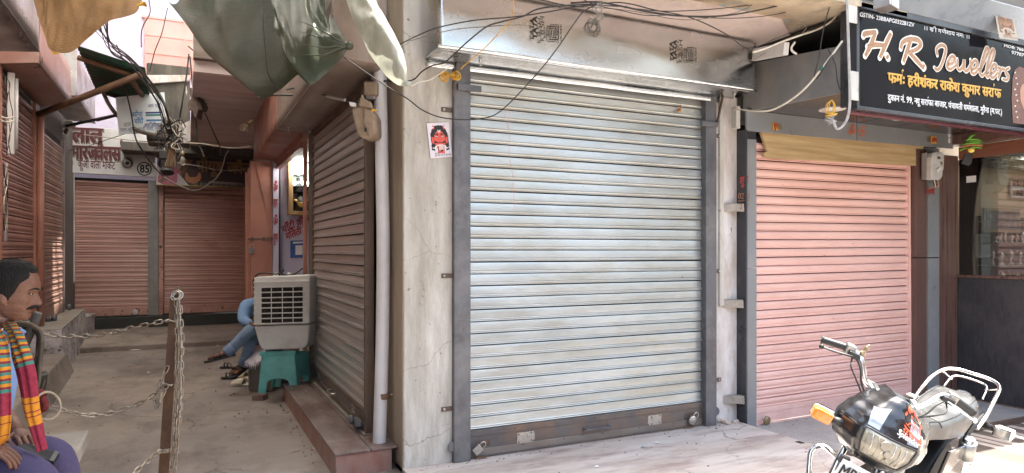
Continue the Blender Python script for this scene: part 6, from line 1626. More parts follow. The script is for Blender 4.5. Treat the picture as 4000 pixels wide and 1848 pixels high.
for k in range(220):      # dust and crumbs gathered along the foot of the walls and steps
    e = random.choice((((1.5, 4.66), (4.5, 4.66), .041), ((.93, 4.8), (.93, 7.6), .010), ((-1.2, 6.5), (-1.38, 10.4), .010), ((-.3, 12.38), (1.2, 12.36), .010), ((1.40, 4.2), (1.40, 4.72), .010), ((4.6, 4.68), (7.0, 4.68), -.03)))
    t = random.random(); q = abs(random.gauss(0, .05))
    x, y = lerp(e[0][0], e[1][0], t), lerp(e[0][1], e[1][1], t)
    if e[0][1] == e[1][1] or abs(e[0][1] - e[1][1]) < .1: y -= q
    else: x += -q if x > 0 else q
    s = random.uniform(.003, .011)
    mb.ball((x, y, e[2]), (s, s * .8, s * .6), 5, 3, 1 if k % 3 else 0)
tag(mb.build('grit', [m_rubble, m_plinth_top]), 'scattered grit and crumbs on the ground', 'grit', kind='stuff')
p = px(1735, 1797, Z=.04)
tag(MB().bar(p + V((-.06, -.03, .03)), p + V((.03, .02, .05)), .05, .02).build('wood_chip', m_board, bevel=.003), 'splintered wood chip at the foot of the left iron rail', 'wood')
p = px(2790, 1650, Z=.04)
mb = MB()
for k in range(14): mb.ball(p + V((random.uniform(0, .26), random.uniform(-.10, .02), random.uniform(.0, .03))), (random.uniform(.015, .04), random.uniform(.012, .03), random.uniform(.01, .03)), 6, 4)
tag(mb.build('plaster_rubble', M('crumbled_plaster', (.55, .42, .33), (.62, .54, .48), 12, rough=1, bump=1)), 'crumbled plaster at the foot of the whitewashed pier', 'rubble', kind='stuff')
tag(MB().box((px(3125, 1728, Z=.041).x - .025, px(3125, 1728, Z=.041).y - .03, .036), (px(3125, 1728, Z=.041).x + .025, px(3125, 1728, Z=.041).y + .03, .043)).build('square_hole_patch', m_dark), 'small dark square patch standing for a hole at the edge of the slab', 'drain plate')  # dark plate laid on the slab for the shade of a square hole

# ------------------------------------------------------------------ coils, ropes and overhead cables
def cable(name, label, pts, r, m, group='overhead cables', cat='cable', k=8):
    return tag(MB().tube(smooth([px(u, v, D=d) for u, v, d in pts], k), r, 6).build(name, m), label, cat, group)


m_wire_b = M('dusty_brown_wire', (.15, .12, .09), (.22, .18, .13), 20, rough=.7)
cable('overhead_cable', 'black cable drooping low across the shutter and up to the wire coil', [(1330, 215, 4.7), (1500, 330, 4.5), (1590, 385, 4.4), (1650, 430, 4.4), (1720, 458, 4.4), (1800, 467, 4.4), (1870, 465, 4.4), (1930, 450, 4.35), (1985, 408, 4.3), (2060, 330, 4.3), (2130, 250, 4.2), (2190, 170, 4.2), (2240, 95, 4.2), (2280, 45, 4.3), (2330, 18, 4.4)], .0042, m_rubber)
cable('overhead_cable', 'thick black cable rising from the pillar over the hood print', [(1590, 318, 4.6), (1620, 308, 4.6), (1650, 278, 4.5), (1690, 256, 4.45), (1735, 245, 4.4), (1770, 215, 4.35), (1830, 160, 4.3), (1900, 105, 4.25), (1960, 85, 4.2), (2040, 65, 4.2), (2100, 36, 4.2), (2200, 22, 4.2), (2330, 15, 4.4)], .0048, m_rubber)
cable('overhead_cable', 'black cable crossing straight in front of the upper hood', [(1552, 178, 4.55), (1640, 135, 4.5), (1710, 108, 4.4), (1850, 80, 4.3), (2010, 66, 4.25), (2150, 45, 4.25), (2290, 22, 4.3), (2450, 26, 4.4)], .004, m_rubber)
cable('overhead_cable', 'thin black cable sweeping under the balcony to the right', [(2070, -10, 4.2), (2250, 25, 4.3), (2420, 10, 4.5), (2560, 40, 4.7), (2700, 70, 4.9), (2830, 130, 5.0), (2900, 180, 5.1), (2935, 200, 5.2)], .004, m_rubber)
cable('overhead_cable', 'brown cable bundle running along the balcony edge', [(2230, 12, 4.3), (2330, 8, 4.35), (2430, 25, 4.4), (2560, 52, 4.6), (2700, 64, 4.8), (2860, 58, 5.0), (3050, 20, 5.2), (3180, -20, 5.4)], .006, m_rubber)
cable('overhead_cable', 'black cable crossing the peeling balcony underside', [(2440, 30, 4.5), (2600, 44, 4.8), (2780, 36, 5.0), (2960, 15, 5.2), (3080, -15, 5.4)], .0035, m_rubber)
cable('overhead_cable', 'thin cable swagged from the balcony to the sign corner', [(2500, 40, 4.6), (2700, 66, 4.9), (2900, 70, 5.1), (3060, 50, 5.3), (3200, 0, 5.4)], .0032, m_rubber)
cable('overhead_cable', 'twisted brown and white cable along the dark gap to the sign', [(2940, 205, 5.2), (2990, 190, 5.2), (3050, 165, 5.3), (3120, 140, 5.3), (3200, 112, 5.4), (3260, 70, 5.4), (3290, 0, 5.4), (3300, -30, 5.4)], .008, m_cable_w)
cable('overhead_cable', 'cream cable looping from the square tube up to the sign corner', [(2864, 430, 5.9), (2890, 428, 5.8), (2960, 435, 5.6), (3020, 428, 5.5), (3090, 390, 5.4), (3150, 340, 5.3), (3200, 280, 5.25), (3250, 215, 5.2), (3290, 160, 5.2)], .008, m_cable_w)
cable('cable_joint', 'green taped joint in the cream cable beside the sign cheek', [(3203, 276, 5.24), (3216, 258, 5.235), (3228, 244, 5.23)], .010, M('green_tape', (.02, .12, .08), rough=.4), cat='tape')
cable('overhead_cable', 'thin cable dropping down behind the sign corner', [(3345, -20, 5.3), (3310, 110, 5.2), (3292, 170, 5.2), (3262, 205, 5.2), (3235, 240, 5.2), (3190, 310, 5.3)], .005, m_rubber)
cable('overhead_cable', 'short cream cable tail hooked under the dark gap', [(3105, 165, 5.3), (3092, 185, 5.3), (3095, 200, 5.3), (3112, 212, 5.3)], .009, m_cable_w)
cable('overhead_cable', 'short black cable hooking across the sign cheek', [(3232, 186, 5.2), (3262, 250, 5.2), (3270, 310, 5.2), (3282, 350, 5.2), (3296, 362, 5.2)], .004, m_rubber)
cable('overhead_cable', 'dark cable slanting from the balcony down past the sign cheek', [(3255, -20, 5.2), (3225, 80, 5.2), (3210, 150, 5.2), (3200, 220, 5.2), (3180, 300, 5.25)], .004, m_rubber)
for k, (pts, lb) in enumerate((
        ([(2180, 30, 4.3), (2330, 30, 4.4), (2480, 45, 4.5), (2640, 75, 4.7), (2760, 72, 4.9), (2900, 40, 5.1), (2990, -20, 5.2)], 'thin wire twined round the brown cable bundle'),
        ([(2260, -10, 4.3), (2330, 20, 4.35), (2420, 40, 4.4), (2520, 60, 4.5), (2600, 60, 4.6)], 'thin wire crossing over the coil at the balcony edge'),
        ([(1600, 160, 4.5), (1760, 118, 4.35), (1900, 104, 4.3), (2000, 98, 4.25), (2090, 100, 4.25)], 'thin black wire lying along the hood print'),
        ([(2900, 190, 5.2), (2960, 182, 5.25), (3030, 150, 5.3), (3110, 118, 5.3), (3140, 100, 5.3)], 'thin wire knotted along the dark gap'),
        ([(3100, 125, 5.3), (3120, 95, 5.3), (3150, 105, 5.3), (3135, 130, 5.3), (3160, 120, 5.3)], 'snarled wire end sticking out of the dark gap'),
        ([(3300, 120, 5.25), (3298, 200, 5.25), (3300, 300, 5.25), (3294, 352, 5.25)], 'thin wire hanging along the edge of the sign cheek'),
        ([(2880, 250, 5.3), (2900, 238, 5.3), (2945, 232, 5.3), (2990, 205, 5.3)], 'short wire looped over the white batten'))):
    cable('thin_wire', lb, pts, .0028, m_rubber if k % 2 else m_wire_b)
# pale cable with its coil hanging under the soffit
hc = thing('cable_coil', 'coil of pale grey and yellow cable hanging beside the first downlight', 'cable coil', px(3245, 470, D=5.25))
for du in (0, 5):
    MB().tube(smooth([px(u + du, v, D=5.05) for u, v in ((3305, -30), (3308, 60), (3312, 200), (3316, 330), (3316, 410), (3308, 460), (3290, 492), (3270, 505), (3258, 490), (3252, 470))], 6), .006, 6).build('pale_cable', m_cable_g, hc)
for k in range(9):
    c_ = px(3245 + 3 * math.sin(k), 444 + 4.5 * k, D=5.2)
    w_ = .030 + .012 * math.sin(k * 1.3)
    MB().tube([c_ + RX * (w_ * math.cos(t * PI / 8)) + FW * (.03 * math.sin(t * PI / 8)) + V((0, 0, .012 * math.sin(t * PI / 8 + k))) for t in range(16)], .0055, 6, closed=True).build('coil_turn', m_cable_g if k > 2 else m_cable_y, hc)
for k in range(3): MB().tube(smooth([px(3250, 390, D=5.2), px(3240 - 6 * k, 410, D=5.2), px(3238 - 5 * k, 445, D=5.2), px(3250 + 5 * k, 440, D=5.2), px(3256 + 3 * k, 410, D=5.2), px(3250, 390, D=5.2)], 4), .0032, 5).build('yellow_twine', m_cable_y, hc)
# dark coil of wire hanging under the balcony in front of the hood
wcil = thing('wire_coil', 'tangled coil of thin brown wire hanging in front of the metal hood', 'wire coil', px(2320, 150, D=4.2))
rr = random.Random(9)
m_wire = M('brown_wire', (.17, .15, .12), (.25, .22, .17), 20, rough=.5, metal=.3)
for k in range(11):
    cu, cv, ru, rv = 2320 + rr.uniform(-8, 8), 105 + rr.uniform(-10, 14), rr.uniform(18, 34), rr.uniform(18, 32)
    ph = rr.uniform(0, 6)
    MB().tube([px(cu + ru * math.cos(t * PI / 10 + ph), cv + rv * math.sin(t * PI / 10 + ph) + 6 * math.sin(t * PI / 5 + k), D=4.2 + .03 * math.sin(t + k)) for t in range(20)], .0028, 5, closed=True).build('wire_turn', m_wire, wcil)
for k in range(5): MB().tube(smooth([px(2335 + 6 * k, 10, D=4.25), px(2330 + 22 * math.sin(k * 2), 40, D=4.2), px(2345 - 14 * math.cos(k), 65, D=4.2), px(2322 + 8 * k - 16, 90, D=4.2)], 6), .0028, 5).build('wire_strand', m_wire, wcil)
# orange rope and bundle
cable('orange_twine', 'orange twine running from the balcony down to the hood corner', [(2007, -10, 4.3), (2004, 40, 4.3), (1999, 78, 4.3), (1950, 130, 4.3), (1880, 200, 4.4), (1820, 250, 4.5), (1800, 270, 4.55)], .0032, m_cable_y, None, 'twine')
ob = thing('twine_bundle', 'bundle of orange twine tied at the top of the left iron rail', 'twine', px(1770, 300, D=4.85))
for k in range(12):
    sd = -1 if k % 2 else 1
    c_ = (1758 + 22 * sd + rr.uniform(-6, 6), 298 + rr.uniform(-8, 8))
    ph = rr.uniform(0, 3)
    MB().tube([px(c_[0] + (14 + 5 * math.sin(k)) * math.cos(t * PI / 7), c_[1] + (13 + 4 * math.cos(k * 2)) * math.sin(t * PI / 7 + ph * .1), D=4.84 + .012 * math.sin(t + k)) for t in range(14)], .004, 5, closed=True).build('twine_turn', m_cable_y, ob)
cable('white_twine', 'thin white twine hanging from the silvery strip to the hood', [(1592, 334, 4.4), (1612, 334, 4.4), (1640, 320, 4.45), (1680, 312, 4.5), (1730, 280, 4.55), (1765, 256, 4.6)], .0032, m_cable_w, None, 'twine')
th = thing('pink_thread', 'thin pink thread dangling from the drooping cable before the shutter', 'thread', px(1984, 408, D=4.3))
for k, (du, pts) in enumerate(((0, ((1984, 408), (1986, 440), (1985, 480), (1990, 520), (1988, 580), (1995, 650), (2005, 700), (2002, 740), (2010, 790), (2008, 820))), (1, ((1984, 412), (1974, 440), (1972, 470), (1980, 490), (1990, 510))))):
    MB().tube(smooth([px(u, v, D=4.3) for u, v in pts], 4), .0014, 4).build('thread_strand', M('pink_thread_fibre%d' % k if k else 'pink_thread_fibre', (.55, .32, .28)), th)
fl = px(2652, 432, Y=4.70)
tag(MB().ball(fl, (.022, .012, .016), 8, 6).ball(fl + V((.012, -.006, .03)), (.010, .006, .024), 6, 5, 0).build('dried_flower', M('dried_red_flower', (.36, .10, .05), (.45, .28, .08), 30, rough=.9)), 'small dried red flower stuck on the upper laths of the shutter', 'flower')

# alley cables: bundle across and down
acx = []
rr = random.Random(21)
for k in range(9):
    o = rr.uniform(-22, 22)
    cable('alley_cable', 'black cable of the bundle dropping from the tarpaulins to the tangle on the stub', [(355 + 8 * k, 100 - 6 * k, 8.0), (430 + o, 165 + 4 * k, 8.15), (505 + o, 225 + 3 * k, 8.3), (575 + o * .6, 300 + 5 * k, 8.5), (625 + o, 375 + 6 * k, 8.8), (648 + o, 440 + 8 * k, 9.0), (668 + .5 * o, 515 + 2 * k, 9.15)], .0042 + .0016 * (k % 3), m_rubber, 'cables of the alley bundle')
al = [
    ('black cable hanging straight down before the pale board', [(455, 175, 9.2), (480, 240, 9.2), (488, 330, 9.2), (512, 440, 9.2), (530, 540, 9.3), (565, 600, 9.5), (600, 650, 9.6), (640, 690, 9.7)], .010, m_rubber),
    ('long black cable hanging from the tarpaulin past the pink door', [(655, 30, 8.8), (632, 130, 8.8), (605, 200, 8.9), (585, 280, 9.0)], .006, m_rubber),
    ('dark cable down the corner of the pink door with a frayed end', [(582, 0, 8.6), (586, 50, 8.6), (562, 95, 8.6), (552, 130, 8.6), (552, 185, 8.6)], .007, M('maroon_rope', (.12, .045, .04), rough=.9)),
    ('black cable falling in front of the sooty stub', [(738, 210, 9.2), (728, 300, 9.2), (712, 400, 9.2), (698, 480, 9.3), (690, 520, 9.3)], .010, m_rubber),
    ('black cable along the edge of the mauve slab', [(742, 220, 9.2), (752, 330, 9.2), (760, 420, 9.2), (768, 500, 9.3), (770, 555, 9.3)], .010, m_rubber),
    ('thin black cable crossing the mauve slab down to the bulbs', [(765, 360, 9.0), (800, 440, 9.0), (840, 530, 9.2), (860, 575, 9.4), (862, 615, 9.5)], .008, m_rubber),
    ('pair of black cables from the wall bracket behind the green plastic', [(735, 180, 8.4), (800, 235, 8.4), (870, 280, 8.3), (960, 330, 8.2), (1060, 350, 8.0)], .009, m_rubber),
    ('white cable strung across the white sign', [(255, 517, 13), (400, 535, 12.5), (560, 552, 10.2), (700, 558, 9.4), (790, 562, 9.4), (900, 578, 9.4), (980, 572, 9.4)], .009, m_cable_w),
    ('thin grey cable drooping under the tangle across the dark sign', [(690, 635, 12), (780, 650, 12), (870, 666, 12), (960, 660, 12)], .006, m_cable_g),
    ('grey cable swinging low in a loop below the dark sign', [(600, 640, 11), (640, 690, 11), (700, 725, 11), (750, 743, 11), (780, 740, 11), (820, 715, 11), (850, 690, 11), (870, 650, 11), (880, 610, 11), (895, 585, 11)], .010, m_cable_g),
    ('short frayed grey cable end hanging beside the loop', [(770, 560, 10.6), (785, 580, 10.6), (795, 605, 10.6), (798, 612, 10.6)], .010, m_cable_g),
    ('black cable from the dark sign to the salmon door top', [(950, 648, 10.4), (990, 672, 10.4), (1030, 690, 10.4), (1070, 698, 10.4)], .009, m_rubber),
    ('thin cable loop on the salmon door', [(1050, 700, 10.4), (1036, 720, 10.4), (1045, 735, 10.4), (1065, 728, 10.4), (1074, 700, 10.4)], .006, m_rubber),
    ('dark cable line along the far edge of the mauve slab', [(770, 562, 10.8), (860, 580, 10.8), (960, 590, 10.6), (985, 588, 10.4)], .010, m_rubber),
    ('thin cable sagging from the sign across the white board', [(250, 590, 12.6), (330, 575, 12.3), (420, 545, 12), (500, 520, 11.6)], .006, m_rubber),
    ('black cable pair dipping below the green plastic sheet', [(1010, 385, 6.6), (1060, 372, 6.5), (1140, 372, 6.4), (1230, 368, 6.2), (1290, 335, 6.0), (1320, 310, 5.9)], .009, m_rubber),
    ('black cable rising behind the green plastic sheet', [(1120, 350, 6.4), (1200, 330, 6.2), (1290, 290, 6.0), (1400, 250, 5.6), (1470, 222, 5.3)], .008, m_rubber),
    ('black cable crossing behind the downpipe', [(1330, 242, 5.7), (1380, 265, 5.5), (1440, 300, 5.3), (1480, 315, 5.1), (1540, 318, 4.9)], .008, m_rubber),
    ('cable with a white taped end leading to the dusty meter box', [(1210, 368, 6.0), (1260, 370, 5.8), (1300, 380, 5.6), (1345, 390, 5.3), (1395, 400, 5.0)], .008, m_rubber),
    ('short white taped piece of cable before the dusty box', [(1277, 376, 5.7), (1310, 384, 5.5), (1350, 391, 5.25)], .012, m_white),
]
for lb, pts, r, m in al: cable('alley_cable', lb, pts, r, m, None)
tg_ = thing('cable_tangle', 'matted tangle of cables and frayed rope at the end of the alley pole', 'cable', px(675, 560, D=10.6))
for k in range(26):
    u0, v0 = 640 + rr.uniform(-10, 60), 500 + rr.uniform(-20, 50)
    pts = [px(u0 + rr.uniform(-38, 38), v0 + rr.uniform(-30, 46), D=9.15 + rr.uniform(-.1, .1)) for _ in range(5)]
    MB().tube(smooth(pts, 5), rr.choice((.0042, .0055, .007)), 5).build('tangled_wire', rr.choice((m_rubber, m_rubber, m_cable_g, m_cable_w)), tg_)
m_fray = M('frayed_rope', (.25, .16, .09), (.16, .11, .07), 18, rough=1)
for k in range(12):
    u0 = 668 + rr.uniform(-10, 18)
    MB().tube(smooth([px(u0, 575, D=9.2), px(u0 + rr.uniform(-8, 6), 610, D=9.2), px(u0 + rr.uniform(-14, 6), 655, D=9.2)], 4), .014, 5).build('frayed_strand', m_fray, tg_)
for k in range(6): MB().tube(smooth([px(640 + 12 * k, 560, D=9.25), px(650 + 10 * k + rr.uniform(-20, 20), 585, D=9.2), px(644 + 10 * k, 610 + rr.uniform(0, 40), D=9.2)], 4), .008, 5).build('loose_tail', rr.choice((m_cable_w, m_cable_g)), tg_)
# ------------------------------------------------------------------ people
def skin(verts, edges, radii, sub=2, root=0):
    """grow one continuous surface round a skeleton; returns vertices and faces in world space"""
    me = bpy.data.meshes.new('limb'); me.from_pydata([V(v) for v in verts], edges, [])
    o = bpy.data.objects.new('limb', me); C.objects.link(o)
    md = o.modifiers.new('skin', 'SKIN'); md.use_smooth_shade = True
    for i, r in enumerate(radii):
        r = (r, r) if not isinstance(r, tuple) else r
        me.skin_vertices[0].data[i].radius = r
        me.skin_vertices[0].data[i].use_root = (i == root)
    sm = o.modifiers.new('sub', 'SUBSURF'); sm.levels = sub
    dg = bpy.context.evaluated_depsgraph_get(); dg.update()
    r_ = bpy.data.meshes.new_from_object(o.evaluated_get(dg))
    out = [v.co.copy() for v in r_.vertices], [tuple(p.vertices) for p in r_.polygons]
    bpy.data.objects.remove(o); bpy.data.meshes.remove(me); bpy.data.meshes.remove(r_)
    return out


def interp(tab, x):
    for (a, va), (b, vb) in zip(tab, tab[1:]):
        if x <= b:
            t = max(0, (x - a) / (b - a)); t = t * t * (3 - 2 * t) * .5 + t * .5
            return va + (vb - va) * t
    return tab[-1][1]


# all lengths in metres, h = height above the chin
FRONT = [(0, .050), (.012, .062), (.022, .065), (.032, .061), (.040, .069), (.046, .068), (.052, .073), (.060, .070), (.070, .072), (.086, .074), (.100, .075), (.110, .078), (.121, .087), (.143, .088), (.164, .085), (.180, .079), (.199, .066), (.220, .044), (.232, .022), (.238, .0)]
BACK = [(0, .0), (.03, -.045), (.06, -.072), (.10, -.094), (.15, -.104), (.19, -.092), (.22, -.058), (.232, -.028), (.238, 0)]
HALF = [(0, .030), (.012, .042), (.03, .054), (.05, .062), (.08, .069), (.11, .072), (.15, .075), (.19, .069), (.22, .046), (.232, .024), (.238, .0)]
NOSE = [(.044, 0), (.051, .008), (.056, .021), (.064, .031), (.073, .028), (.085, .021), (.098, .014), (.112, .005), (.120, 0)]


def head_point(h, th, grow=0.0, nose=True):
    """th = 0 straight ahead, +-pi behind"""
    f, b, w_ = interp(FRONT, h), interp(BACK, h), interp(HALF, h)
    cx = 0.0
    c, s = math.cos(th), math.sin(th)
    x = (f if c > 0 else -b) * (abs(c) ** .85) * (1 if c > 0 else -1)
    y = w_ * (abs(s) ** .85) * (1 if s > 0 else -1)
    if c > 0 and nose:
        lat = abs(y)
        wn = .009 + .009 * math.exp(-((h - .060) / .014) ** 2)
        x += interp(NOSE, h) * math.exp(-(lat / wn) ** 2 * .9) if .044 < h < .12 else 0
        x -= .009 * math.exp(-((lat - .033) / .015) ** 2 - ((h - .106) / .010) ** 2)      # eye sockets
        x += .005 * math.exp(-((lat - .030) / .022) ** 2 - ((h - .124) / .006) ** 2)      # brow ridge
        y += (1 if s > 0 else -1) * (.004 * math.exp(-((lat - .055) / .02) ** 2 - ((h - .085) / .014) ** 2))   # cheek bone
        x -= .004 * math.exp(-((lat - .034) / .010) ** 2 - ((h - .055) / .020) ** 2)      # fold beside the mouth
        x -= .004 * math.exp(-(h - .0425) ** 2 / .0025 ** 2) * math.exp(-(lat / .022) ** 2)   # between the lips
    k = 1 + grow / max(.05, math.hypot(x, y)) + .007 * noise.noise(V((x * 22, y * 22, h * 22))) + .004 * noise.noise(V((x * 70, y * 70, h * 60)))
    return V((x * k, y * k, h + (grow * .8 if h > .2 else 0)))


m_skin = M('brown_skin', (.175, .077, .045), (.14, .060, .035), 22, rough=.55, bump=.35, bsc=150, sub=.12, dirt=(.10, .045, .028), dsc=14, damt=.5, dcut=.55, c3=(.195, .088, .053), sc3=9)
m_hair = M('black_hair', (.006, .0055, .005), (.014, .012, .011), 60, st=(1, 1, .3), rough=.75, bump=.9, bsc=140, spec=.25)
m_moust = M('greying_moustache', (.008, .007, .006), (.022, .019, .017), 90, rough=.9, spec=.2)
m_eye = M('eye_white', (.34, .30, .26), rough=.25)
m_iris = M('dark_iris', (.02, .012, .008), rough=.1)
m_lip = M('lip', (.20, .075, .055), rough=.5)


def add_head(mb, xf, mi=0):
    nu, nv = 72, 64
    hs = [.238 * (i / (nv - 1)) for i in range(nv)]
    vs, fs = [], []
    for h in hs:
        for k in range(nu): vs.append(xf(head_point(h, 2 * PI * k / nu)))
    for j in range(nv - 1):
        for k in range(nu):
            fs.append((j * nu + k, j * nu + (k + 1) % nu, (j + 1) * nu + (k + 1) % nu, (j + 1) * nu + k))
    fs.append(tuple(range(nu))[::-1])
    mb.add(vs, fs, mi, True)


def hair_cap(mb, xf, line):
    """line(th) = lowest height of the hair at that angle"""
    nu, nv = 80, 26
    vs, fs = [], []
    for j in range(nv):
        for k in range(nu):
            th = 2 * PI * k / nu
            t = th if th < PI else 2 * PI - th
            lo = line(t) + .003 * noise.noise(V((k * .6, 1, 3)))
            h = lerp(lo, .2379, (j / (nv - 1)) ** .85)
            g = .002 + .010 * min(1, j / 5) * (.55 + .45 * math.sin(min(1, (h - lo) / .06) * PI / 2)) + .0025 * noise.noise(V((k * .5, j * .25, 5)))
            p = head_point(h, th, g, nose=False)
            if j == 0: p = head_point(h, th, -.002, nose=False)
            vs.append(xf(p))
    for j in range(nv - 1):
        for k in range(nu): fs.append((j * nu + k, j * nu + (k + 1) % nu, (j + 1) * nu + (k + 1) % nu, (j + 1) * nu + k))
    fs.append(tuple((nv - 1) * nu + k for k in range(nu)))
    mb.add(vs, fs, 0, True)


def hand(mb, wrist, dirn, palm_n, thumb_side, curl=.5, s=1.0, mi=0):
    """palm plus five tapered bent digits; palm_n points out of the back of the hand"""
    d = V(dirn).normalized(); n = V(palm_n); n = (n - d * n.dot(d)).normalized(); t = V(thumb_side); t = (t - d * t.dot(d) - n * t.dot(n)).normalized()
    P = [wrist - d * .03 * s, wrist + d * .02 * s, wrist + d * .055 * s, wrist + d * .092 * s]
    v_, f_ = skin(P, [(0, 1), (1, 2), (2, 3)], [(.024 * s, .020 * s), (.030 * s, .019 * s), (.038 * s, .017 * s), (.036 * s, .014 * s)])
    mb.add(v_, f_, mi, True)
    for i, (off, L, r) in enumerate(((.028, .070, .0092), (.009, .078, .0095), (-.010, .072, .0090), (-.027, .056, .0080))):
        b_ = wrist + d * .080 * s + t * off * s
        pts = [b_ - d * .02 * s, b_ + d * .008 * s]
        ang = .15
        for kk, fr in enumerate((.42, .32, .26)):
            ang += curl * (.55 if kk == 0 else .75)
            pts.append(pts[-1] + (d * math.cos(ang) - n * math.sin(ang)) * L * fr * s + t * off * .03)
        Q = smooth(pts, 3)
        R = [r * s * (1.08 - .30 * j / (len(Q) - 1)) for j in range(len(Q))]
        R[-1] *= .55
        mb.tube(Q, R, 8, mi)
        nail = Q[-2] + n * (R[-2] * .75)
    b_ = wrist + d * .022 * s + t * .026 * s
    pts = [b_ - t * .012 * s, b_ + t * .012 * s + d * .012 * s, b_ + t * .026 * s + d * .040 * s - n * .008 * s, b_ + t * .022 * s + d * .066 * s - n * .018 * s, b_ + t * .016 * s + d * .084 * s - n * .024 * s]
    Q = smooth(pts, 3)
    R = [.0125 * s * (1.0 - .28 * j / (len(Q) - 1)) for j in range(len(Q))]; R[-1] *= .6
    mb.tube(Q, R, 8, mi)


# ---- the man with the striped scarf, seated at the left edge
c_ = lambda u, v, D: px(u, v, D=D)
man = thing('person', 'seated man with moustache, striped scarf and purple trousers holding a black wallet', 'person', (c_(-120, 1700, 2.8).x, c_(-120, 1700, 2.8).y, .62))
pel, spn, chs, nck, hbs = c_(-135, 1730, 2.80), c_(-105, 1560, 2.80), c_(-68, 1420, 2.79), c_(-28, 1305, 2.77), c_(2, 1240, 2.76)
shR, shL = c_(-150, 1375, 2.60), c_(-85, 1345, 2.96)
elR, wrR = c_(-190, 1640, 2.50), c_(-75, 1735, 2.52)
elL, wrL = c_(-5, 1590, 2.98), c_(72, 1690, 2.86)
hpR, hpL = c_(-160, 1790, 2.66), c_(-150, 1775, 2.94)
knR, knL = c_(170, 1868, 2.60), c_(232, 1772, 2.93)
anR, anL = knR + V((.03, -.02, -.44)), knL + V((.05, 0, -.45))
toR, toL = anR + RX * .17 + V((0, 0, -.05)), anL + RX * .17 + V((0, 0, -.05))
body = MB()
vs, fs = skin([pel, spn, chs, nck, hbs, shR, elR, wrR, shL, elL, wrL, hpR, knR, anR, toR, hpL, knL, anL, toL],
              [(0, 1), (1, 2), (2, 3), (3, 4), (2, 5), (5, 6), (6, 7), (2, 8), (8, 9), (9, 10), (0, 11), (11, 12), (12, 13), (13, 14), (0, 15), (15, 16), (16, 17), (17, 18)],
              [(.13, .11), (.12, .10), (.13, .105), (.060, .062), (.058, .060), .055, .040, (.028, .024), .055, .042, (.030, .025), .075, .055, .040, .03, .075, .055, .04, .03])
body.add(vs, fs, 0, True)
HF = (RX * math.cos(.36) + FW * math.sin(.36)); HF = (HF + V((0, 0, -.06))).normalized()
HL = V((0, 0, 1)).cross(HF).normalized(); HU = HF.cross(HL).normalized()
chin_o = c_(45, 1247, 2.74)
hx = lambda p: chin_o + (HF * p.x + HL * p.y + HU * p.z) * 1.0
add_head(body, hx)
# ears
for sgn in (-1, 1):
    e0 = hx(V((-.012, sgn * .071, .092)))
    rot = Matrix((HF, HL * sgn, HU)).transposed()
    body.ball(e0, (.017, .009, .031), 12, 8, 0, rot @ Matrix.Rotation(.35 * sgn, 3, 'Z'))
    body.ball(hx(V((-.006, sgn * .070, .066))), (.008, .006, .009), 8, 6, 0, rot)
# hands: the near one lies on the thigh, the far one holds the wallet
hand(body, wrR, c_(15, 1768, 2.54) - wrR, V((.1, -.2, 1)), FW + RX * .2, curl=.38, s=1.02)
hand(body, wrL, c_(150, 1735, 2.72) - wrL, V((.25, -.55, .8)), RX * .6 + V((0, 0, -.4)) - FW * .5, curl=.55, s=1.08)
bo = body.build('body', m_skin, man)
mb = MB(); hair_cap(mb, hx, lambda t: interp([(0, .190), (.3, .188), (.55, .194), (.8, .168), (1.15, .150), (1.35, .112), (1.55, .070), (1.75, .075), (2.1, .055), (PI, .045)], t)); mb.build('hair', m_hair, man)
mb = MB()
for sgn in (-1, 1):      # moustache, one half a side
    P_ = [head_point(h, sgn * th, .003) for h, th in ((.0535, .02), (.0545, .14), (.0535, .28), (.0490, .42), (.0430, .54))]
    mb.tube([hx(p) for p in smooth(P_, 3)], [.0066, .0074, .0080, .0082, .0082, .0080, .0076, .0070, .0062, .0052, .0042, .0030, .0016], 8, flat=.8)
mb.build('moustache', m_moust, man)
for sgn in (-1, 1):
    P_ = [head_point(h, sgn * th, .0015) for h, th in ((.1235, .17), (.1275, .32), (.1285, .50), (.1255, .68), (.1200, .80))]
    MB().tube([hx(p) for p in smooth(P_, 3)], [.0030, .0044, .0052, .0055, .0055, .0052, .0048, .0042, .0036, .0030, .0024, .0016, .0008], 7, flat=.7).build('eyebrow', m_moust, man)
for sgn in (-1, 1):
    ec = V((.0625, sgn * .031, .1065))
    eb = MB().ball(hx(ec), .0108, 14, 10).build('eyeball', m_eye, man)
    g = (V((1, sgn * -.05 + .15, -.02))).normalized()
    MB().ball(hx(ec + g * .0082), .0056, 10, 8).build('iris', m_iris, eb)
    mb = MB()
    for z0, zz, rr_ in ((.0044, .0062, .0042), (-.0050, -.0060, .0036)):
        P_ = [V((.0700 - .004 * abs(t), sgn * (.031 + .0125 * t), .1065 + z0 * (1 - t * t) + (.001 if z0 > 0 else 0))) for t in (-1, -.5, 0, .5, 1)]
        mb.tube([hx(p) for p in smooth(P_, 3)], rr_, 7)
    mb.build('eyelids', m_skin, man)
mb = MB()
P_ = [head_point(.0385 - .002 * abs(t), t * .30, .0005) for t in (-1, -.6, -.3, 0, .3, .6, 1)]
mb.tube([hx(p) for p in smooth(P_, 3)], [.0018 + .0034 * math.sin(PI * i / 18) for i in range(19)], 7, flat=.9)
mb.build('lip', m_lip, man)

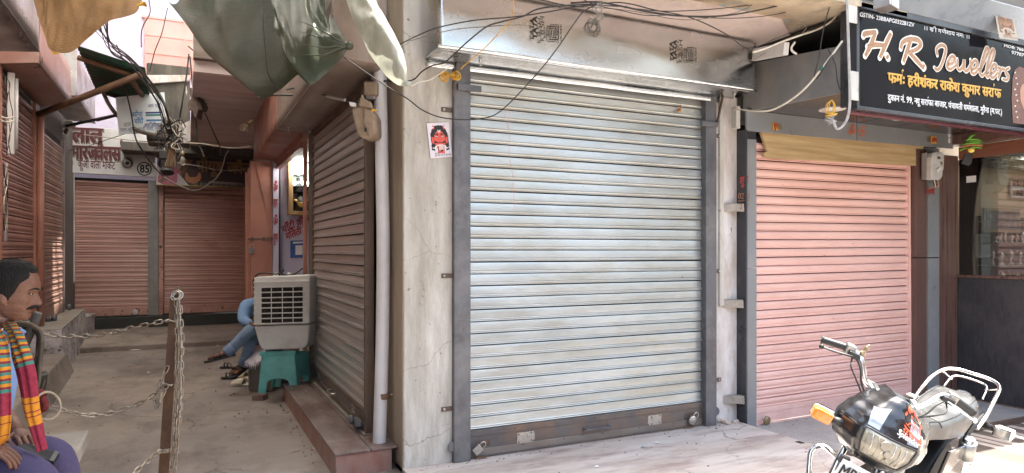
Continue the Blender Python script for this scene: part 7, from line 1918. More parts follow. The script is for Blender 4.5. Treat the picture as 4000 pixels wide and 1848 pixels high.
# clothes follow the body
m_shirt = M('light_blue_shirt', (.17, .27, .52), (.20, .31, .57), 40, st=(1, 1, .1), rough=.85, bump=.3, bsc=20)
sb_ = MB()
vs, fs = skin([pel + V((0, 0, -.02)), spn, chs, nck - V((0, 0, .02)), shR, shR.lerp(elR, .5), elR.lerp(wrR, .12), shL, shL.lerp(elL, .5), elL.lerp(wrL, .10)],
              [(0, 1), (1, 2), (2, 3), (2, 4), (4, 5), (5, 6), (2, 7), (7, 8), (8, 9)],
              [(.165, .14), (.155, .135), (.150, .125), (.072, .072), .075, .066, .058, .075, .066, .058])
sb_.add(vs, fs, 0, True)
so_ = sb_.build('shirt', m_shirt, man)
col = MB()
cu_ = c_(-12, 1292, 2.75)
for sgn in (-1, 1):
    P_ = [cu_ + HF * .076 * math.cos(a) + HL * (sgn * .072 * math.sin(a)) + V((0, 0, .012 - .02 * math.cos(a))) for a in (.15, .6, 1.1, 1.6, 2.2, 2.8)]
    col.tube(smooth(P_, 4), .022, 8, flat=.35)
col.prism([cu_ + HF * .070 - HL * .012 + V((0, 0, .012)), cu_ + HF * .082 - HL * .05 + V((0, 0, -.045)), cu_ + HF * .060 - HL * .062 + V((0, 0, .01))], HF * .006)
col.prism([cu_ + HF * .070 + HL * .012 + V((0, 0, .012)), cu_ + HF * .082 + HL * .05 + V((0, 0, -.045)), cu_ + HF * .060 + HL * .062 + V((0, 0, .01))], HF * .006)
col.build('collar', m_shirt, so_)
MB().ball(c_(8, 1287, 2.66), .006, 8, 6).build('button', m_steel, so_)
m_trou = M('purple_trousers', (.050, .041, .095), (.066, .053, .12), 50, st=(1, 1, 1), rough=.9, bump=.5, bsc=24)
tr = MB()
vs, fs = skin([pel + V((0, 0, .03)), hpR, hpR.lerp(knR, .55), knR, knR.lerp(anR, .5), anR + V((0, 0, .03)), hpL, hpL.lerp(knL, .55), knL, knL.lerp(anL, .5), anL + V((0, 0, .03))],
              [(0, 1), (1, 2), (2, 3), (3, 4), (4, 5), (0, 6), (6, 7), (7, 8), (8, 9), (9, 10)],
              [(.165, .14), .105, .096, .078, .075, .07, .105, .094, .078, .075, .07])
tr.add(vs, fs, 0, True)
tr.build('trousers', m_trou, man)
for a_, t_ in ((anR, toR), (anL, toL)):
    d_ = (t_ - a_); d_.z = 0
    slp = MB(); slp.prism([a_ + d_ * x + d_.normalized().cross(V((0, 0, 1))) * y + V((0, 0, -.085)) for x, y in ((-.4, -.04), (.6, -.05), (1.25, -.03), (1.25, .03), (.6, .05), (-.4, .04))], (0, 0, .025))
    slp.build('sandal', m_leather, man, bevel=.005)

# scarf: two hanging falls in bands of woven colour, each band its own flat weave
m_sc = {k: M('scarf_' + k, a, b, 60, rough=.9, bump=.35, bsc=160) for k, a, b in (('maroon', (.17, .016, .028), (.22, .024, .04)), ('yellow', (.62, .25, .016), (.54, .20, .014)), ('teal', (.04, .17, .13), (.05, .21, .16)), ('crimson', (.28, .020, .048), (.22, .015, .036)))}
scf = thing('scarf', 'striped maroon, yellow and teal scarf hanging round the seated man neck', 'scarf', c_(60, 1500, 2.62))
keys = list(m_sc)


def scarf_fall(cl, wd, nm, bands, fold):
    P_ = [px(u, v, D=d) for u, v, d in cl]
    Q = smooth(P_, 10); n_ = len(Q)
    L = [0]
    for a, b in zip(Q, Q[1:]): L.append(L[-1] + (b - a).length)
    Wd = [interp(wd, l / L[-1]) for l in L]
    nu = 18
    mb = MB(); vs, fs, mi = [], [], []
    # finer rows at the band edges
    rows = sorted(set([i / 90 for i in range(91)] + [b for b, _ in bands]))
    def at(t):
        x = t * L[-1]
        for i in range(n_ - 1):
            if L[i + 1] >= x - 1e-9:
                f = (x - L[i]) / max(1e-9, L[i + 1] - L[i]); return Q[i].lerp(Q[i + 1], f), lerp(Wd[i], Wd[i + 1], f), (Q[i + 1] - Q[i]).normalized()
        return Q[-1], Wd[-1], (Q[-1] - Q[-2]).normalized()
    for t in rows:
        q, w_, tg = at(t)
        s_ = tg.cross(FW).normalized(); o_ = tg.cross(s_).normalized()
        if o_.dot(FW) > 0: o_ = -o_
        for k in range(nu):
            x = k / (nu - 1) * 2 - 1
            fz = fold * (math.cos(x * 7.5 + nm) * .5 + .35 * noise.noise(V((x * 3 + nm, t * 4, nm)))) - .022 * x * x
            vs.append(q + s_ * (x * w_ / 2) * (1 if s_.dot(RX) > 0 else -1) + o_ * (fz))
    for j in range(len(rows) - 1):
        tm = (rows[j] + rows[j + 1]) / 2
        col_ = 'maroon'
        for b, nm_ in bands:
            if tm >= b: col_ = nm_
        for k in range(nu - 1):
            fs.append((j * nu + k, j * nu + k + 1, (j + 1) * nu + k + 1, (j + 1) * nu + k)); mi.append(keys.index(col_))
    for f_, m_ in zip(fs, mi): pass
    b = len(mb.v); mb.v += vs; mb.f += [list(f_) for f_ in fs]; mb.m += mi; mb.s += [True] * len(fs)
    return mb


def bands_for(n, t0, t1, tail):
    out = []
    cyc = ('yellow', 'maroon', 'teal', 'maroon') 
    st = (t1 - t0) / (n * 3)
    t = t0
    for i in range(n):
        for c2, ww in (('yellow', 1.15), ('maroon', .85), ('teal', 1.0)):
            out.append((t, c2)); t += st * ww
    return out + tail


r_f = scarf_fall([(15, 1262, 2.74), (38, 1300, 2.66), (62, 1370, 2.61), (86, 1450, 2.60), (98, 1520, 2.60), (108, 1600, 2.61), (128, 1680, 2.62), (152, 1765, 2.62)], [(0, .03), (.12, .045), (.35, .066), (.5, .064), (.65, .056), (.8, .050), (1, .034)], 1.3,
                 bands_for(9, .03, .455, [(.46, 'crimson'), (.655, 'yellow'), (.69, 'maroon'), (.697, 'yellow'), (.745, 'maroon'), (.752, 'yellow'), (.775, 'maroon'), (.782, 'yellow'), (.835, 'crimson')]), .012)
r_f.build('scarf_fall', [m_sc[k] for k in keys], scf, solid=.004)
l_f = scarf_fall([(-35, 1290, 2.58), (-12, 1350, 2.54), (-4, 1420, 2.52), (-2, 1500, 2.52), (-2, 1580, 2.52), (-2, 1640, 2.52), (-4, 1700, 2.53), (-14, 1740, 2.54)], [(0, .045), (.2, .056), (.5, .058), (.8, .058), (.92, .05), (1, .02)], 4.1,
                 bands_for(8, .03, .56, [(.565, 'crimson'), (.745, 'yellow'), (.80, 'maroon'), (.808, 'yellow'), (.90, 'maroon'), (.907, 'yellow')]), .012)
l_f.build('scarf_fall', [m_sc[k] for k in keys], scf, solid=.004)
nk = [nck + HF * (.085 * math.cos(a)) + HL * (.085 * math.sin(a)) + V((0, 0, .01 - .012 * math.cos(a))) for a in [PI * (.35 + 1.3 * i / 12) for i in range(13)]]
MB().tube(nk, .020, 8, flat=.6).build('neck_wrap', m_sc['maroon'], scf)
# wallet in the far hand
wl = thing('wallet', 'black flat wallet held on the thigh of the seated man', 'wallet', c_(140, 1770, 2.70))
q = [c_(56, 1752, 2.72), c_(208, 1806, 2.66), c_(231, 1768, 2.72), c_(78, 1722, 2.78)]
MB().prism(q, V((0, 0, -.016)) + FW * .006).build('cover', M('black_rexine', (.014, .015, .018), (.022, .024, .027), 9, rough=.55, bump=.15, spec=.2), wl, bevel=.004)
MB().prism([lerp(q[0], q[1], .90) + V((0, 0, .002)), q[1] + V((0, 0, .002)), q[2] + V((0, 0, .002)), lerp(q[3], q[2], .90) + V((0, 0, .002))], V((0, 0, .0015))).build('worn_end', M('grey_worn_edge', (.05, .055, .055), (.10, .10, .10), 30, rough=.5), wl)
wb = thing('wrist_thread', 'thin red and white thread bracelet on the near wrist', 'bracelet', wrR)
dW = (c_(15, 1768, 2.54) - wrR).normalized(); xW = dW.orthogonal().normalized(); yW = dW.cross(xW)
for k in range(3): MB().tube([wrR + dW * (.004 * k - .004) + xW * (.033 * math.cos(t * PI / 8)) + yW * (.028 * math.sin(t * PI / 8)) for t in range(16)], .0028, 5, closed=True).build('thread_turn', [m_inkred, m_cream, m_inkred][k], wb)

# ---- the man behind the cooler: one leg crossed over the other
m2 = thing('person', 'man in blue shirt and jeans sitting cross legged half hidden behind the cooler', 'person', (px(1010, 1400, D=8.0).x, px(1010, 1400, D=8.0).y, 0))
j = lambda u, v, D: px(u, v, D=D)
pe, sp2, ch2, nk2, hd2 = j(1042, 1335, 8.05), j(1030, 1275, 8.03), j(1012, 1205, 8.0), j(1006, 1152, 7.98), j(1006, 1135, 7.97)
sL, eL, wL = j(958, 1190, 7.80), j(948, 1255, 7.66), j(990, 1268, 7.55)
sR, eR, wR = j(1060, 1180, 8.15), j(1075, 1250, 8.1), j(1050, 1290, 7.9)
h1, k1, a1, t1 = j(1020, 1325, 7.95), j(985, 1282, 7.55), j(888, 1378, 7.48), j(832, 1392, 7.42)
h2, k2, a2, t2 = j(1050, 1335, 8.1), j(985, 1308, 7.68), j(952, 1428, 7.62), j(922, 1448, 7.50)
bm = MB()
vs, fs = skin([pe, sp2, ch2, nk2, hd2, sL, eL, wL, sR, eR, wR, h1, k1, a1, t1, h2, k2, a2, t2],
              [(0, 1), (1, 2), (2, 3), (3, 4), (2, 5), (5, 6), (6, 7), (2, 8), (8, 9), (9, 10), (0, 11), (11, 12), (12, 13), (13, 14), (0, 15), (15, 16), (16, 17), (17, 18)],
              [(.13, .11), (.12, .10), (.13, .1), .055, .053, .05, .038, .026, .05, .038, .026, .07, .05, .034, (.034, .022), .07, .05, .034, (.034, .022)])
bm.add(vs, fs, 0, True)
F2 = (-RX * .6 - FW * .8).normalized(); L2 = V((0, 0, 1)).cross(F2).normalized()
ch0 = j(1010, 1145, 7.92)
hx2 = lambda p: ch0 + (F2 * p.x + L2 * p.y + V((0, 0, 1)) * p.z) * .78
add_head(bm, hx2)
for a_, t_ in ((a1, t1), (a2, t2)):
    d_ = (t_ - a_).normalized(); s_ = d_.cross(V((0, 0, 1))).normalized()
    for k in range(5): bm.tube(smooth([t_ + s_ * (.018 * (k - 2)) - d_ * .03, t_ + s_ * (.020 * (k - 2)) + d_ * .02, t_ + s_ * (.021 * (k - 2)) + d_ * (.055 - .006 * abs(k - 1)) - V((0, 0, .012))], 3), [.015, .015, .014, .014, .013, .012, .009], 7)
hand(bm, wL, RX * .8 - FW * .2 + V((0, 0, -.3)), V((0, -.3, 1)), V((0, 0, 1)), curl=.5, s=.95)
bm.build('body', m_skin, m2)
mb = MB(); hair_cap(mb, hx2, lambda t: interp([(0, .18), (.8, .16), (1.3, .10), (1.6, .07), (PI, .05)], t)); mb.build('hair', m_hair, m2)
m_denim_s = M('chambray_shirt', (.15, .27, .46), (.20, .33, .53), 12, rough=.9, bump=.8, bsc=18)
m_jeans = M('faded_jeans', (.10, .155, .25), (.17, .235, .34), 7, rough=.95, bump=.7, bsc=26, dirt=(.24, .31, .42), dsc=9, damt=.6)
mb = MB()
vs, fs = skin([pe + V((0, 0, .02)), sp2, ch2, nk2 - V((0, 0, .01)), sL, sL.lerp(eL, .55), eL, eL.lerp(wL, .85), sR, eR], [(0, 1), (1, 2), (2, 3), (2, 4), (4, 5), (5, 6), (6, 7), (2, 8), (8, 9)],
              [(.16, .135), (.15, .13), (.155, .12), .068, .078, .074, .066, .048, .075, .06])
mb.add(vs, fs, 0, True); mb.build('shirt', m_denim_s, m2)
mb = MB()
vs, fs = skin([pe + V((0, 0, .02)), h1, k1, k1.lerp(a1, .5), a1, h2, k2, k2.lerp(a2, .5), a2], [(0, 1), (1, 2), (2, 3), (3, 4), (0, 5), (5, 6), (6, 7), (7, 8)],
              [(.16, .135), .10, .078, .070, .056, .10, .076, .068, .058])
mb.add(vs, fs, 0, True); jn = mb.build('jeans', m_jeans, m2)
for a_, k_ in ((a1, k1), (a2, k2)):
    d_ = (a_ - k_).normalized()
    MB().lathe([(.058, -.09), (.066, -.085), (.068, .0), (.062, .012), (.05, .01)], a_, d_, 18).build('turned_cuff', m_jeans, jn)
for a_, t_, nm in ((a1, t1, 'raised'), (a2, t2, 'planted')):
    d_ = (t_ - a_).normalized(); s_ = d_.cross(V((0, 0, 1))).normalized(); up_ = s_.cross(d_).normalized()
    sd = MB()
    sd.prism([a_ + d_ * x + s_ * y - up_ * .052 for x, y in ((-.08, -.035), (.05, -.045), (.19, -.055), (.25, -.02), (.25, .03), (.19, .05), (.05, .045), (-.08, .035))], up_ * .024)
    so2 = sd.build('sandal', m_leather, m2, bevel=.006)
    for x in (.07, .13): MB().tube([a_ + d_ * (x + .01 * math.sin(PI * k / 8)) + s_ * (.056 * math.cos(PI * k / 8)) + up_ * (-.036 + .066 * math.sin(PI * k / 8)) for k in range(9)], .012, 7, flat=.4).build('strap', m_leather, so2)
# ------------------------------------------------------------------ motorcycle leaning on its stand
BO = EYE + RX * 1.871 + FW * 3.547; BO.z = -.052
bike = thing('motorcycle', 'black commuter motorcycle leaning on its stand with orange stickers and an MP07 plate', 'motorcycle', BO)
BM = Matrix.Rotation(3.86038 - YAW, 3, 'Z') @ Matrix.Rotation(-.23055, 3, 'X')
bike.rotation_euler = BM.to_euler()
BI = BM.inverted()
SPV, SAX = V((.36, 0, .95)), V((-.438, 0, .899)).normalized()
SR = Matrix.Rotation(.6514, 3, SAX)
steer = lambda p: SPV + SR @ (V(p) - SPV)
b3 = lambda u, v, D: BI @ (px(u, v, D=D) - BO)


def fix(mb, name, m, parent=None, st=False, **k):
    if st: mb.v = [steer(v) for v in mb.v]
    return mb.build(name, m, parent or bike, local=True, **k)


m_bblk = M('glossy_black_bodywork', (.010, .010, .012), (.014, .014, .017), 3, rough=.16, coat=.6, dirt=(.10, .095, .09), dsc=7, damt=.22, dcut=.58, local=True)
m_bsilv = M('blue_silver_decal', (.28, .33, .40), (.34, .38, .45), 5, rough=.25, coat=.4, local=True)
m_seat = M('sunlit_black_seat', (.036, .036, .036), (.050, .050, .049), 8, rough=.38, bump=.12, bsc=160, local=True, spec=.6, dirt=(.10, .098, .095), dsc=5, damt=.3)  # black leatherette, colour lightened for the bright sun on it
m_tank = M('grey_black_tank', (.055, .055, .055), (.075, .073, .07), 6, rough=.25, local=True, dirt=(.2, .19, .17), dsc=5, damt=.4)
m_alu = M('dull_aluminium', (.40, .40, .39), (.30, .30, .29), 14, rough=.4, metal=.85, local=True)
m_tyre = M('tyre_rubber', (.020, .020, .020), (.032, .031, .030), 30, rough=.85, local=True)
m_amber = M('amber_lens', (.80, .26, .02), (.70, .20, .015), 40, rough=.18, coat=.4, local=True, dirt=(.85, .62, .40), dsc=9, damt=.6)
m_lens = M('dusty_headlight_lens', (.36, .33, .27), (.22, .21, .18), 16, rough=.2, metal=.3, coat=.5, local=True)
m_stick = M('orange_sticker', (.72, .11, .055), (.62, .09, .045), 30, rough=.4, local=True)

# wheels
def wheel(cx, st):
    t = MB().lathe([(.215, -.030), (.245, -.044), (.275, -.042), (.297, -.022), (.302, 0), (.297, .022), (.275, .042), (.245, .044), (.215, .030)], (cx, 0, .302), (0, 1, 0), 48)
    ty = fix(t, 'tyre', m_tyre, st=st)
    fix(MB().lathe([(.212, -.028), (.222, -.030), (.205, -.012), (.205, .012), (.222, .030), (.212, .028)], (cx, 0, .302), (0, 1, 0), 40), 'rim', m_chrome, ty, st)
    fix(MB().lathe([(.055, -.045), (.065, -.04), (.065, .04), (.055, .045)], (cx, 0, .302), (0, 1, 0), 20), 'hub', m_alu, ty, st)
    sp_ = MB()
    for k in range(18):
        a = 2 * PI * k / 18; b_ = a + (.35 if k % 2 else -.35)
        sp_.tube([(cx + .06 * math.cos(a), .03 * (1 if k % 2 else -1), .302 + .06 * math.sin(a)), (cx + .207 * math.cos(b_), 0, .302 + .207 * math.sin(b_))], .0022, 5)
    tag(fix(sp_, 'spokes', m_chrome, ty, st), kind='stuff')


wheel(.62, True); wheel(-.61, False)
# frame, engine and running gear
fr = MB()
for pts, r in ((((.33, 0, .92), (.28, 0, .60), (.20, 0, .32), (.0, 0, .24), (-.25, 0, .26)), .022), (((.34, 0, .88), (.05, 0, .74), (-.30, 0, .68), (-.80, 0, .74)), .024), (((-.25, .10, .30), (-.42, .13, .50), (-.60, .13, .70), (-.88, .12, .76)), .014), (((-.25, -.10, .30), (-.42, -.13, .50), (-.60, -.13, .70), (-.88, -.12, .76)), .014)):
    fr.tube(smooth(pts, 5), r, 8)
fix(fr, 'frame_tubes', m_blk)
en = MB().box((-.12, -.12, .22), (.20, .12, .42))
en = fix(en, 'crankcase', m_alu, bevel=.03)
cyl = MB()
for k in range(8): cyl.box((.02 + .012 * k, -.085, .42 + .022 * k), (.18 + .012 * k, .085, .430 + .022 * k))
cyl.box((.05, -.055, .42), (.22, .055, .62))
tag(fix(cyl, 'finned_cylinder', m_alu, en), kind='stuff')
fix(MB().lathe([(.085, -.03), (.10, -.02), (.10, .02), (.085, .03)], (-.02, .135, .32), (0, 1, 0), 24), 'clutch_cover', m_alu, en)
fix(MB().tube(smooth([(.20, -.06, .50), (.30, -.09, .40), (.22, -.14, .26), (-.10, -.16, .24), (-.40, -.17, .26), (-.95, -.19, .36)], 6), [.016] * 12 + [.018] * 6 + [.04] * 13, 12), 'exhaust', m_chrome)
for s_ in (-1, 1):
    sw_ = fix(MB().bar((-.20, s_ * .11, .30), (-.61, s_ * .11, .302), .03, .045), 'swing_arm', m_blk, bevel=.005)
    sh = fix(MB().tube([(-.50, s_ * .16, .70), (-.59, s_ * .16, .34)], [.028, .028], 12), 'shock_absorber', m_chrome)
    fix(MB().tube([(-.53, s_ * .16, .58), (-.505, s_ * .16, .68)], .042, 16), 'shock_cover', m_alu, sh)
    sp_ = MB().tube([(-.53 - .05 * t / 60 + .0 + .034 * math.cos(t * .9) * .3, s_ * .16 + .036 * math.sin(t * .9), .58 - .20 * t / 60) for t in range(60)], .006, 5)
    fix(sp_, 'shock_spring', m_steel, sh)
    fix(MB().tube([(-.10, s_ * .10, .28), (-.10, s_ * .30, .27)], .016, 8), 'foot_peg', m_rubber)
    fix(MB().tube([(-.45, s_ * .13, .36), (-.52, s_ * .26, .38)], .014, 8), 'foot_peg', m_rubber)
fix(MB().tube([(-.08, .12, .25), (-.12, .26, .03)], .014, 8), 'side_stand', m_blk)
fix(MB().prism([(-.20, .12, .46), (-.50, .15, .50), (-.56, .15, .66), (-.22, .14, .68)], (0, .02, 0)), 'side_panel', m_bblk, bevel=.008)
fix(MB().prism([(-.20, -.14, .46), (-.50, -.17, .50), (-.56, -.17, .66), (-.22, -.16, .68)], (0, .02, 0)), 'side_panel', m_bblk, bevel=.008)
fix(MB().lathe([(.10, -.02), (.12, -.016), (.12, .016), (.10, .02)], (-.36, -.145, .42), (0, 1, 0), 20), 'air_box', m_blk)
fix(MB().grid(lambda a, c: V((-.61 + .335 * math.cos(PI * (.05 + .62 * a)), lerp(-.07, .07, c), .302 + (.335 - .02 * abs(c - .5)) * math.sin(PI * (.05 + .62 * a)))), 20, 6), 'mudguard', m_blk, solid=.004)
fix(MB().grid(lambda a, c: V((.62 + .335 * math.cos(PI * (.12 + .68 * a)), lerp(-.06, .06, c), .302 + (.335 - .03 * abs(c - .5)) * math.sin(PI * (.12 + .68 * a)))), 22, 6), 'mudguard', m_bblk, st=True, solid=.004)
# tank and seat
def tank(a, c):
    t = a
    x = lerp(.33, -.20, t); w_ = .145 * math.sin(PI * min(1, .25 + .72 * t)) ** .6 * (1 - .25 * t)
    top = .90 + .045 * math.sin(PI * (.15 + .7 * t)) - .07 * t; bot = .70
    an = PI * (c * 1.0)
    return V((x, w_ * math.cos(an) * (1.0), bot + (top - bot) * (abs(math.sin(an)) ** .55)))


tk = MB().grid(tank, 20, 26)
tk.poly([tank(0, i / 25) for i in range(26)]); tk.poly([tank(1, i / 25) for i in range(26)][::-1])
tkk = fix(tk, 'fuel_tank', m_tank)
fix(MB().lathe([(.04, 0), (.042, .012), (.03, .018), (0, .018)], (.10, 0, .94), (0, 0, 1), 18), 'filler_cap', m_chrome, tkk)


def seat(a, c):
    x = lerp(-.06, -.80, a)
    w_ = interp([(0, .085), (.25, .118), (.55, .138), (.85, .130), (1.0, .085)], a)
    zt = interp([(0, .835), (.2, .820), (.45, .825), (.6, .848), (.85, .872), (.95, .866), (1, .84)], a)
    zb = interp([(0, .74), (.5, .71), (1, .80)], a)
    an = PI * c
    cx_, sx_ = math.cos(an), math.sin(an)
    return V((x, w_ * (abs(cx_) ** .55) * (1 if cx_ > 0 else -1), zb + (zt - zb) * abs(sx_) ** .42 + .004 * noise.noise(V((a * 8, c * 5, 1)))))


se = MB().grid(seat, 36, 40)
se.poly([seat(0, i / 39) for i in range(40)]); se.poly([seat(1, i / 39) for i in range(40)][::-1])
seo = fix(se, 'seat', m_seat)
for cc_ in (.30, .70):
    fix(MB().tube([seat(i / 40, cc_) + V((0, 0, .002)) for i in range(41)], .0042, 6), 'seam', m_seat, seo)
fix(MB().tube([seat(.16, i / 24) * 1.0 + V((0, 0, .002)) for i in range(3, 22)], .0042, 6), 'seam', m_seat, seo)
ltr = MB(); vs_, fs_, ly_, wd_ = layout('Splendor', .02)
ltr.add([seat(.50 + .30 * (x / wd_), .5 + .10 * (y - .3)) + V((0, 0, .0025)) for (x, y), l in zip(vs_, ly_)], fs_)
tag(fix(ltr, 'embossed_lettering', M('seat_emboss', (.10, .10, .095), rough=.35), seo), kind='stuff')
fix(MB().prism([(-.62, .06, .74), (-.88, .04, .80), (-.90, .0, .805), (-.88, -.04, .80), (-.62, -.06, .74), (-.62, -.12, .70), (-.86, -.10, .70), (-.86, .10, .70), (-.62, .12, .70)][:5], (0, 0, .05)), 'tail_cowl', m_bblk, bevel=.012)
tl = fix(MB().box((-.935, -.06, .72), (-.885, .06, .80)), 'tail_light', M('red_tail_lens', (.35, .012, .012), rough=.15), bevel=.012)
# chrome grab rail with its inner bracket
rail = smooth([(-.58, .165, .74), (-.66, .172, .80), (-.80, .165, .885), (-.93, .145, .925), (-.985, .09, .94), (-.99, 0, .942), (-.985, -.09, .94), (-.93, -.145, .925), (-.80, -.165, .885), (-.66, -.172, .80), (-.58, -.165, .74)], 6)
gr = fix(MB().tube(rail, .0100, 12), 'grab_rail', m_chrome)
fix(MB().tube(smooth([(-.84, .10, .845), (-.92, .09, .90), (-.955, .05, .912), (-.955, -.05, .912), (-.92, -.09, .90), (-.84, -.10, .845)], 5), .005, 8), 'inner_bracket', m_chrome, gr)
for s_ in (-1, 1): fix(MB().bar((-.90, s_ * .085, .89), (-.92, s_ * .145, .915), .018, .006), 'bracket_tab', m_chrome, gr)


def indicator(p, s_, st, lens, fwd):
    p = V(p)
    it = MB().obox(p + V((.004 * fwd, s_ * .004, 0)), (.030, 0, 0), (0, .044, 0), (0, 0, .028))
    io = fix(it, 'indicator', lens, st=st, bevel=.010)
    fix(MB().obox(p + V((-.022 * fwd, 0, .0)), (.016, 0, 0), (0, .047, 0), (0, 0, .031)), 'indicator_shell', m_chrome, io, st, bevel=.008)
    fix(MB().tube([p - V((0, s_ * .045, 0)), p - V((.01, s_ * .10, .0))], [.016, .024], 12), 'rubber_stalk', m_blk, io, st)
    return io


indicator((.50, -.265, .825), -1, True, m_amber, 1)      # the other front lamp is missing on this machine
m_pale = M('overexposed_lens', (.62, .58, .56), (.5, .46, .44), 20, rough=.2, coat=.3, local=True)  # sun glare on the rear lenses put into this pale colour
for s_ in (-1, 1): indicator((-.86, s_ * .235, .70), s_, False, m_pale, -1)

# steered front: forks, handlebar, cowl, headlight, plate
for s_ in (-1, 1):
    fk = fix(MB().tube([(.30, s_ * .09, 1.0), (.46, s_ * .09, .68), (.62, s_ * .085, .30)], [.016, .017, .023], 12), 'fork_leg', m_chrome, st=True)
fix(MB().box((.27, -.11, .985), (.37, .11, 1.01)), 'top_yoke', m_alu, st=True, bevel=.008)
hb = smooth([(.235, -.37, 1.075), (.262, -.26, 1.10), (.275, -.205, 1.098), (.295, -.170, 1.068), (.315, -.125, 1.005), (.325, -.06, .99), (.325, .06, .99), (.315, .125, 1.005), (.295, .170, 1.068), (.275, .205, 1.098), (.262, .26, 1.10), (.235, .37, 1.075)], 6)
hbo = fix(MB().tube(hb, .0125, 12), 'handlebar', m_chrome, st=True)
for s_ in (-1, 1):
    g0, g1 = V((.236, s_ * .368, 1.0755)), V((.261, s_ * .262, 1.0995))
    gr_ = MB()
    n_ = 22
    P_ = [g0.lerp(g1, i / (n_ - 1)) for i in range(n_)]
    gr_.tube(P_, [.0215 if i < 2 else (.0172 + (.0016 if i % 2 else 0)) for i in range(n_)], 16)
    fix(gr_, 'grip', m_blk, hbo, True)
    fix(MB().obox(g1 + V((.006, -s_ * .018, 0)), (.024, 0, 0), (0, .022, 0), (0, 0, .026)), 'switch_housing', m_alu, hbo, True, bevel=.008)
    pv = V((.300, s_ * .215, 1.088))
    fix(MB().obox(V((.292, s_ * .225, 1.09)), (.018, 0, .0), (.0, .026, 0), (0, 0, .014)), 'lever_bracket', m_blk, hbo, True, bevel=.004)
    lv = smooth([pv, (.318, s_ * .25, 1.083), (.312, s_ * .31, 1.070), (.292, s_ * .365, 1.058)], 5)
    fix(MB().tube(lv, [.010] + [.0075] * (len(lv) - 2) + [.006], 8, flat=.7).ball(lv[-1], .0125, 10, 8), 'brake_lever' if s_ < 0 else 'clutch_lever', m_blk if s_ < 0 else m_chrome, hbo, True)
    cbp = smooth([pv, (.33, s_ * .18, 1.055), (.36, s_ * .15, 1.00), (.37, s_ * .10, .95), (.36, s_ * .05, .90)], 6)
    fix(MB().tube(cbp, .0048, 6), 'control_cable', m_blk, hbo, True)
    cbp = smooth([(.27, s_ * .22, 1.085), (.34, s_ * .225, 1.05), (.355, s_ * .185, 1.01), (.345, s_ * .13, .96), (.34, s_ * .08, .90)], 6)
    fix(MB().tube(cbp, .004, 6), 'control_cable', m_blk, hbo, True)
ms_ = V((.278, -.192, 1.105))
fix(MB().lathe([(.014, 0), (.014, .014), (.008, .016), (.008, .034), (.011, .036), (.010, .046), (.006, .048), (.007, .058), (0, .060)], ms_, (.1, .1, 1), 12), 'mirror_stub', m_brass, hbo, True)
fix(MB().lathe([(.012, -.004), (.018, .0), (.018, .012), (.012, .014)], ms_ + V((.0, -.02, -.02)), (0, 1, 0), 12), 'clamp_ring', m_blk, hbo, True)
fix(MB().box((.29, -.10, .93), (.40, .10, 1.02)), 'meter_console', m_blk, st=True, bevel=.02)

CW = [(.735, .130), (.78, .180), (.83, .208), (.88, .210), (.93, .185), (.97, .150), (1.02, .095), (1.05, .050)]
CX = [(.735, .575), (.78, .600), (.83, .607), (.88, .600), (.93, .578), (.97, .552), (1.02, .512), (1.05, .480)]


def cowl(s_, z, lift=0.0):
    """s_ from -1 (right hand side of the bike) to 1"""
    w_ = interp(CW, z); x = interp(CX, z)
    b = abs(s_)
    crease = .010 * math.exp(-((b - .58) / .10) ** 2) - .012 * math.exp(-((b - .78) / .12) ** 2)
    p = V((x - .13 * b ** 2.3 - .03 * b ** 8 + crease + lift * (1 - .45 * b), s_ * w_ * (1 + .06 * math.sin(b * PI)), z - .012 * b * b + lift * .25))
    if b > .6: p.y += (1 if s_ > 0 else -1) * lift * .7
    return p


cw = fix(MB().grid(lambda a, c: cowl(a * 2 - 1, lerp(.735, 1.05, c)), 60, 40), 'headlight_cowl', m_bblk, st=True, solid=.002)
# decal sweep on each side of the cowl
for s_ in (-1, 1):
    dm = MB().grid(lambda a, c: cowl(s_ * (lerp(.34, .66, a) * lerp(.72, 1, c) + .05 * (1 - c)), lerp(.905, .998, c ** .9 * (1 - .25 * a)), .003), 10, 16)
    fix(dm, 'silver_decal', m_bsilv, cw, True)
lens = MB()
LN = lambda a, c, l: cowl((a * 2 - 1) * (.52 - .06 * (1 - c)), lerp(.775, .895, c) , l)


def lensf(a, c):
    e = min(1, min(a, 1 - a, c, 1 - c) * 9)
    return LN(a, c, .004 + .010 * e)


lens.grid(lensf, 26, 20)
lo = fix(lens, 'headlight', m_lens, cw, True)
rim_ = [LN(a, c, .006) for a, c in [(i / 12, 0) for i in range(13)] + [(1, i / 8) for i in range(1, 9)] + [(1 - i / 12, 1) for i in range(1, 13)] + [(0, 1 - i / 8) for i in range(1, 8)]]
fix(MB().tube(rim_, .0045, 6, closed=True), 'headlight_rim', m_blk, lo, True)
# facets of the reflector behind the lens, bulb holder ring
for k, (a, c, r) in enumerate(((.42, .70, .020), (.42, .70, .012), (.52, .45, .013), (.60, .25, .010))):
    o_ = LN(a, c, .016)
    fix(MB().lathe([(r, 0), (r + .004, .002), (r, .004)] if k != 1 else [(0, 0), (r, .001)], o_, (1, 0, .15), 16), 'bulb_ring', m_lens if k != 1 else m_brass, lo, True)
for k in range(9):
    a = .06 + .11 * k
    fix(MB().tube([LN(a, .12, .0155), LN(a + .02, .5, .0158), LN(a - .02, .88, .0155)], .0016, 4), 'lens_flute', m_chrome if k % 2 else m_lens, lo, True)
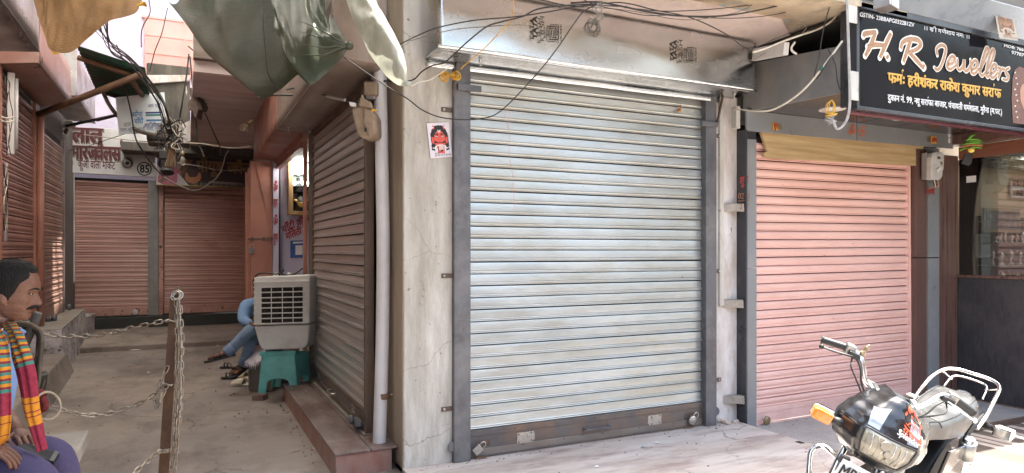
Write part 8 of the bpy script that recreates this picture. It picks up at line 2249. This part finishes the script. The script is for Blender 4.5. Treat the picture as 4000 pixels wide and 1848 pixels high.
# white maker lettering and orange devotional sticker on the cowl
def curved(text, s0, s1, z0, z1, h, bold, lift=.0045, shear=0.0):
    vs_, fs_, ly_, wd_ = layout(text, bold)
    out = []
    for (x, y), l in zip(vs_, ly_):
        t = (x + shear * y) / wd_
        out.append(cowl(lerp(s0, s1, t), lerp(z0, z1, t) + y * h, lift + .0003 * (l % 4)))
    return out, fs_


wl_ = MB()
wl_.add(*curved('Splendor+', .02, .66, .925, .905, .034, .03, shear=.25)); wl_.add(*curved('Hero', .42, .68, .945, .938, .022, .04))
tag(fix(wl_, 'white_lettering', m_whitep, cw, True), kind='stuff')
stk = MB()
cs, cz = .40, .985
def pol(r, a): return cowl(cs + r * math.cos(a) / .15, cz - .012 + r * math.sin(a), .0045)
ring_ = [cowl(.30 + .011 * math.cos(t * PI / 8) / .10, 1.026 + .011 * math.sin(t * PI / 8), .0045) for t in range(16)]
stk.poly(ring_)
words = ('जय', 'श्री', 'राम', 'महा', 'काल', 'शिव')
for k, wd__ in enumerate(words):
    vs_, fs_, ly_, w2 = layout(wd__, .06)
    a0 = 2.55 - k * .46
    stk.add([pol(.046 + y * .018, a0 - .38 * x / w2) for (x, y) in vs_], fs_)
for pts, w_ in ((((-.030, .0), (-.012, .010), (.0, .004), (.004, -.008)), .004), (((.0, .018), (.010, .012), (.006, .002), (-.004, .006)), .004), (((.012, .010), (.024, -.004), (.018, -.024), (.030, -.040)), .004), (((.030, .006), (.034, -.016), (.030, -.040)), .004), (((-.040, -.004), (-.028, -.014), (-.010, -.022), (.012, -.036), (.030, -.046)), .006), (((-.036, .004), (-.020, -.004), (.0, -.014), (.020, -.028)), .003), (((-.006, .026), (-.002, .034), (.006, .030), (.002, .024)), .003)):
    Q = smooth([V((x, y, 0)) for x, y in pts], 5)
    stk_pts = []
    for i, q in enumerate(Q):
        t_ = (Q[min(i + 1, len(Q) - 1)] - Q[max(i - 1, 0)]).normalized(); n2 = V((-t_.y, t_.x, 0)) * w_ / 2
        for sg_ in (1, -1):
            r_ = q + n2 * sg_
            stk_pts.append(cowl(cs + r_.x / .15, cz - .012 + r_.y, .0047))
    stk.add(stk_pts, [(2 * i, 2 * i + 1, 2 * i + 3, 2 * i + 2) for i in range(len(Q) - 1)])
for k in range(7):
    x = -.036 + .011 * k
    for dy in (0, .009): stk.poly([cowl(cs + (x + .0045 * math.cos(t * PI / 3)) / .15, cz - .032 - .42 * (x + .036) - dy + .0038 * math.sin(t * PI / 3), .0046) for t in range(6)])
tag(fix(stk, 'orange_sticker', m_stick, cw, True), kind='stuff')
# number plate
plo = fix(MB().hexa([(.635, -.135, .635), (.640, .135, .635), (.636, .135, .636), (.631, -.135, .636), (.625, -.135, .725), (.630, .135, .725), (.626, .135, .726), (.621, -.135, .726)]), 'number_plate', m_whitep, st=True, bevel=.002)
pt = MB()
text_on(pt, 'MP07', (.636, -.125, .655), (.638, -.005, .655), .075, (1, 0, .12), up=(-.12, 0, 1), bold=.02)
text_on(pt, '•', (.638, .02, .665), (.638, .035, .665), .05, (1, 0, .12), up=(-.12, 0, 1))
tag(fix(pt, 'plate_lettering', m_ink, plo, True), kind='stuff')
fix(MB().box((.60, -.145, .70), (.62, -.105, .735)), 'plate_clip', m_blk, plo, True)
# chrome leg guard on the near side of the frame
lg = [b3(u, v, d) for u, v, d in ((3158, 1900, 3.30), (3162, 1820, 3.32), (3168, 1768, 3.33), (3186, 1745, 3.33), (3214, 1742, 3.32), (3250, 1766, 3.28), (3290, 1806, 3.2), (3335, 1852, 3.1), (3380, 1900, 3.05))]
fix(MB().tube(smooth(lg, 6), .0135, 12), 'leg_guard', m_chrome)
fix(MB().tube(smooth([V((p.x, -p.y, p.z)) for p in lg], 6), .0135, 12), 'leg_guard', m_chrome)
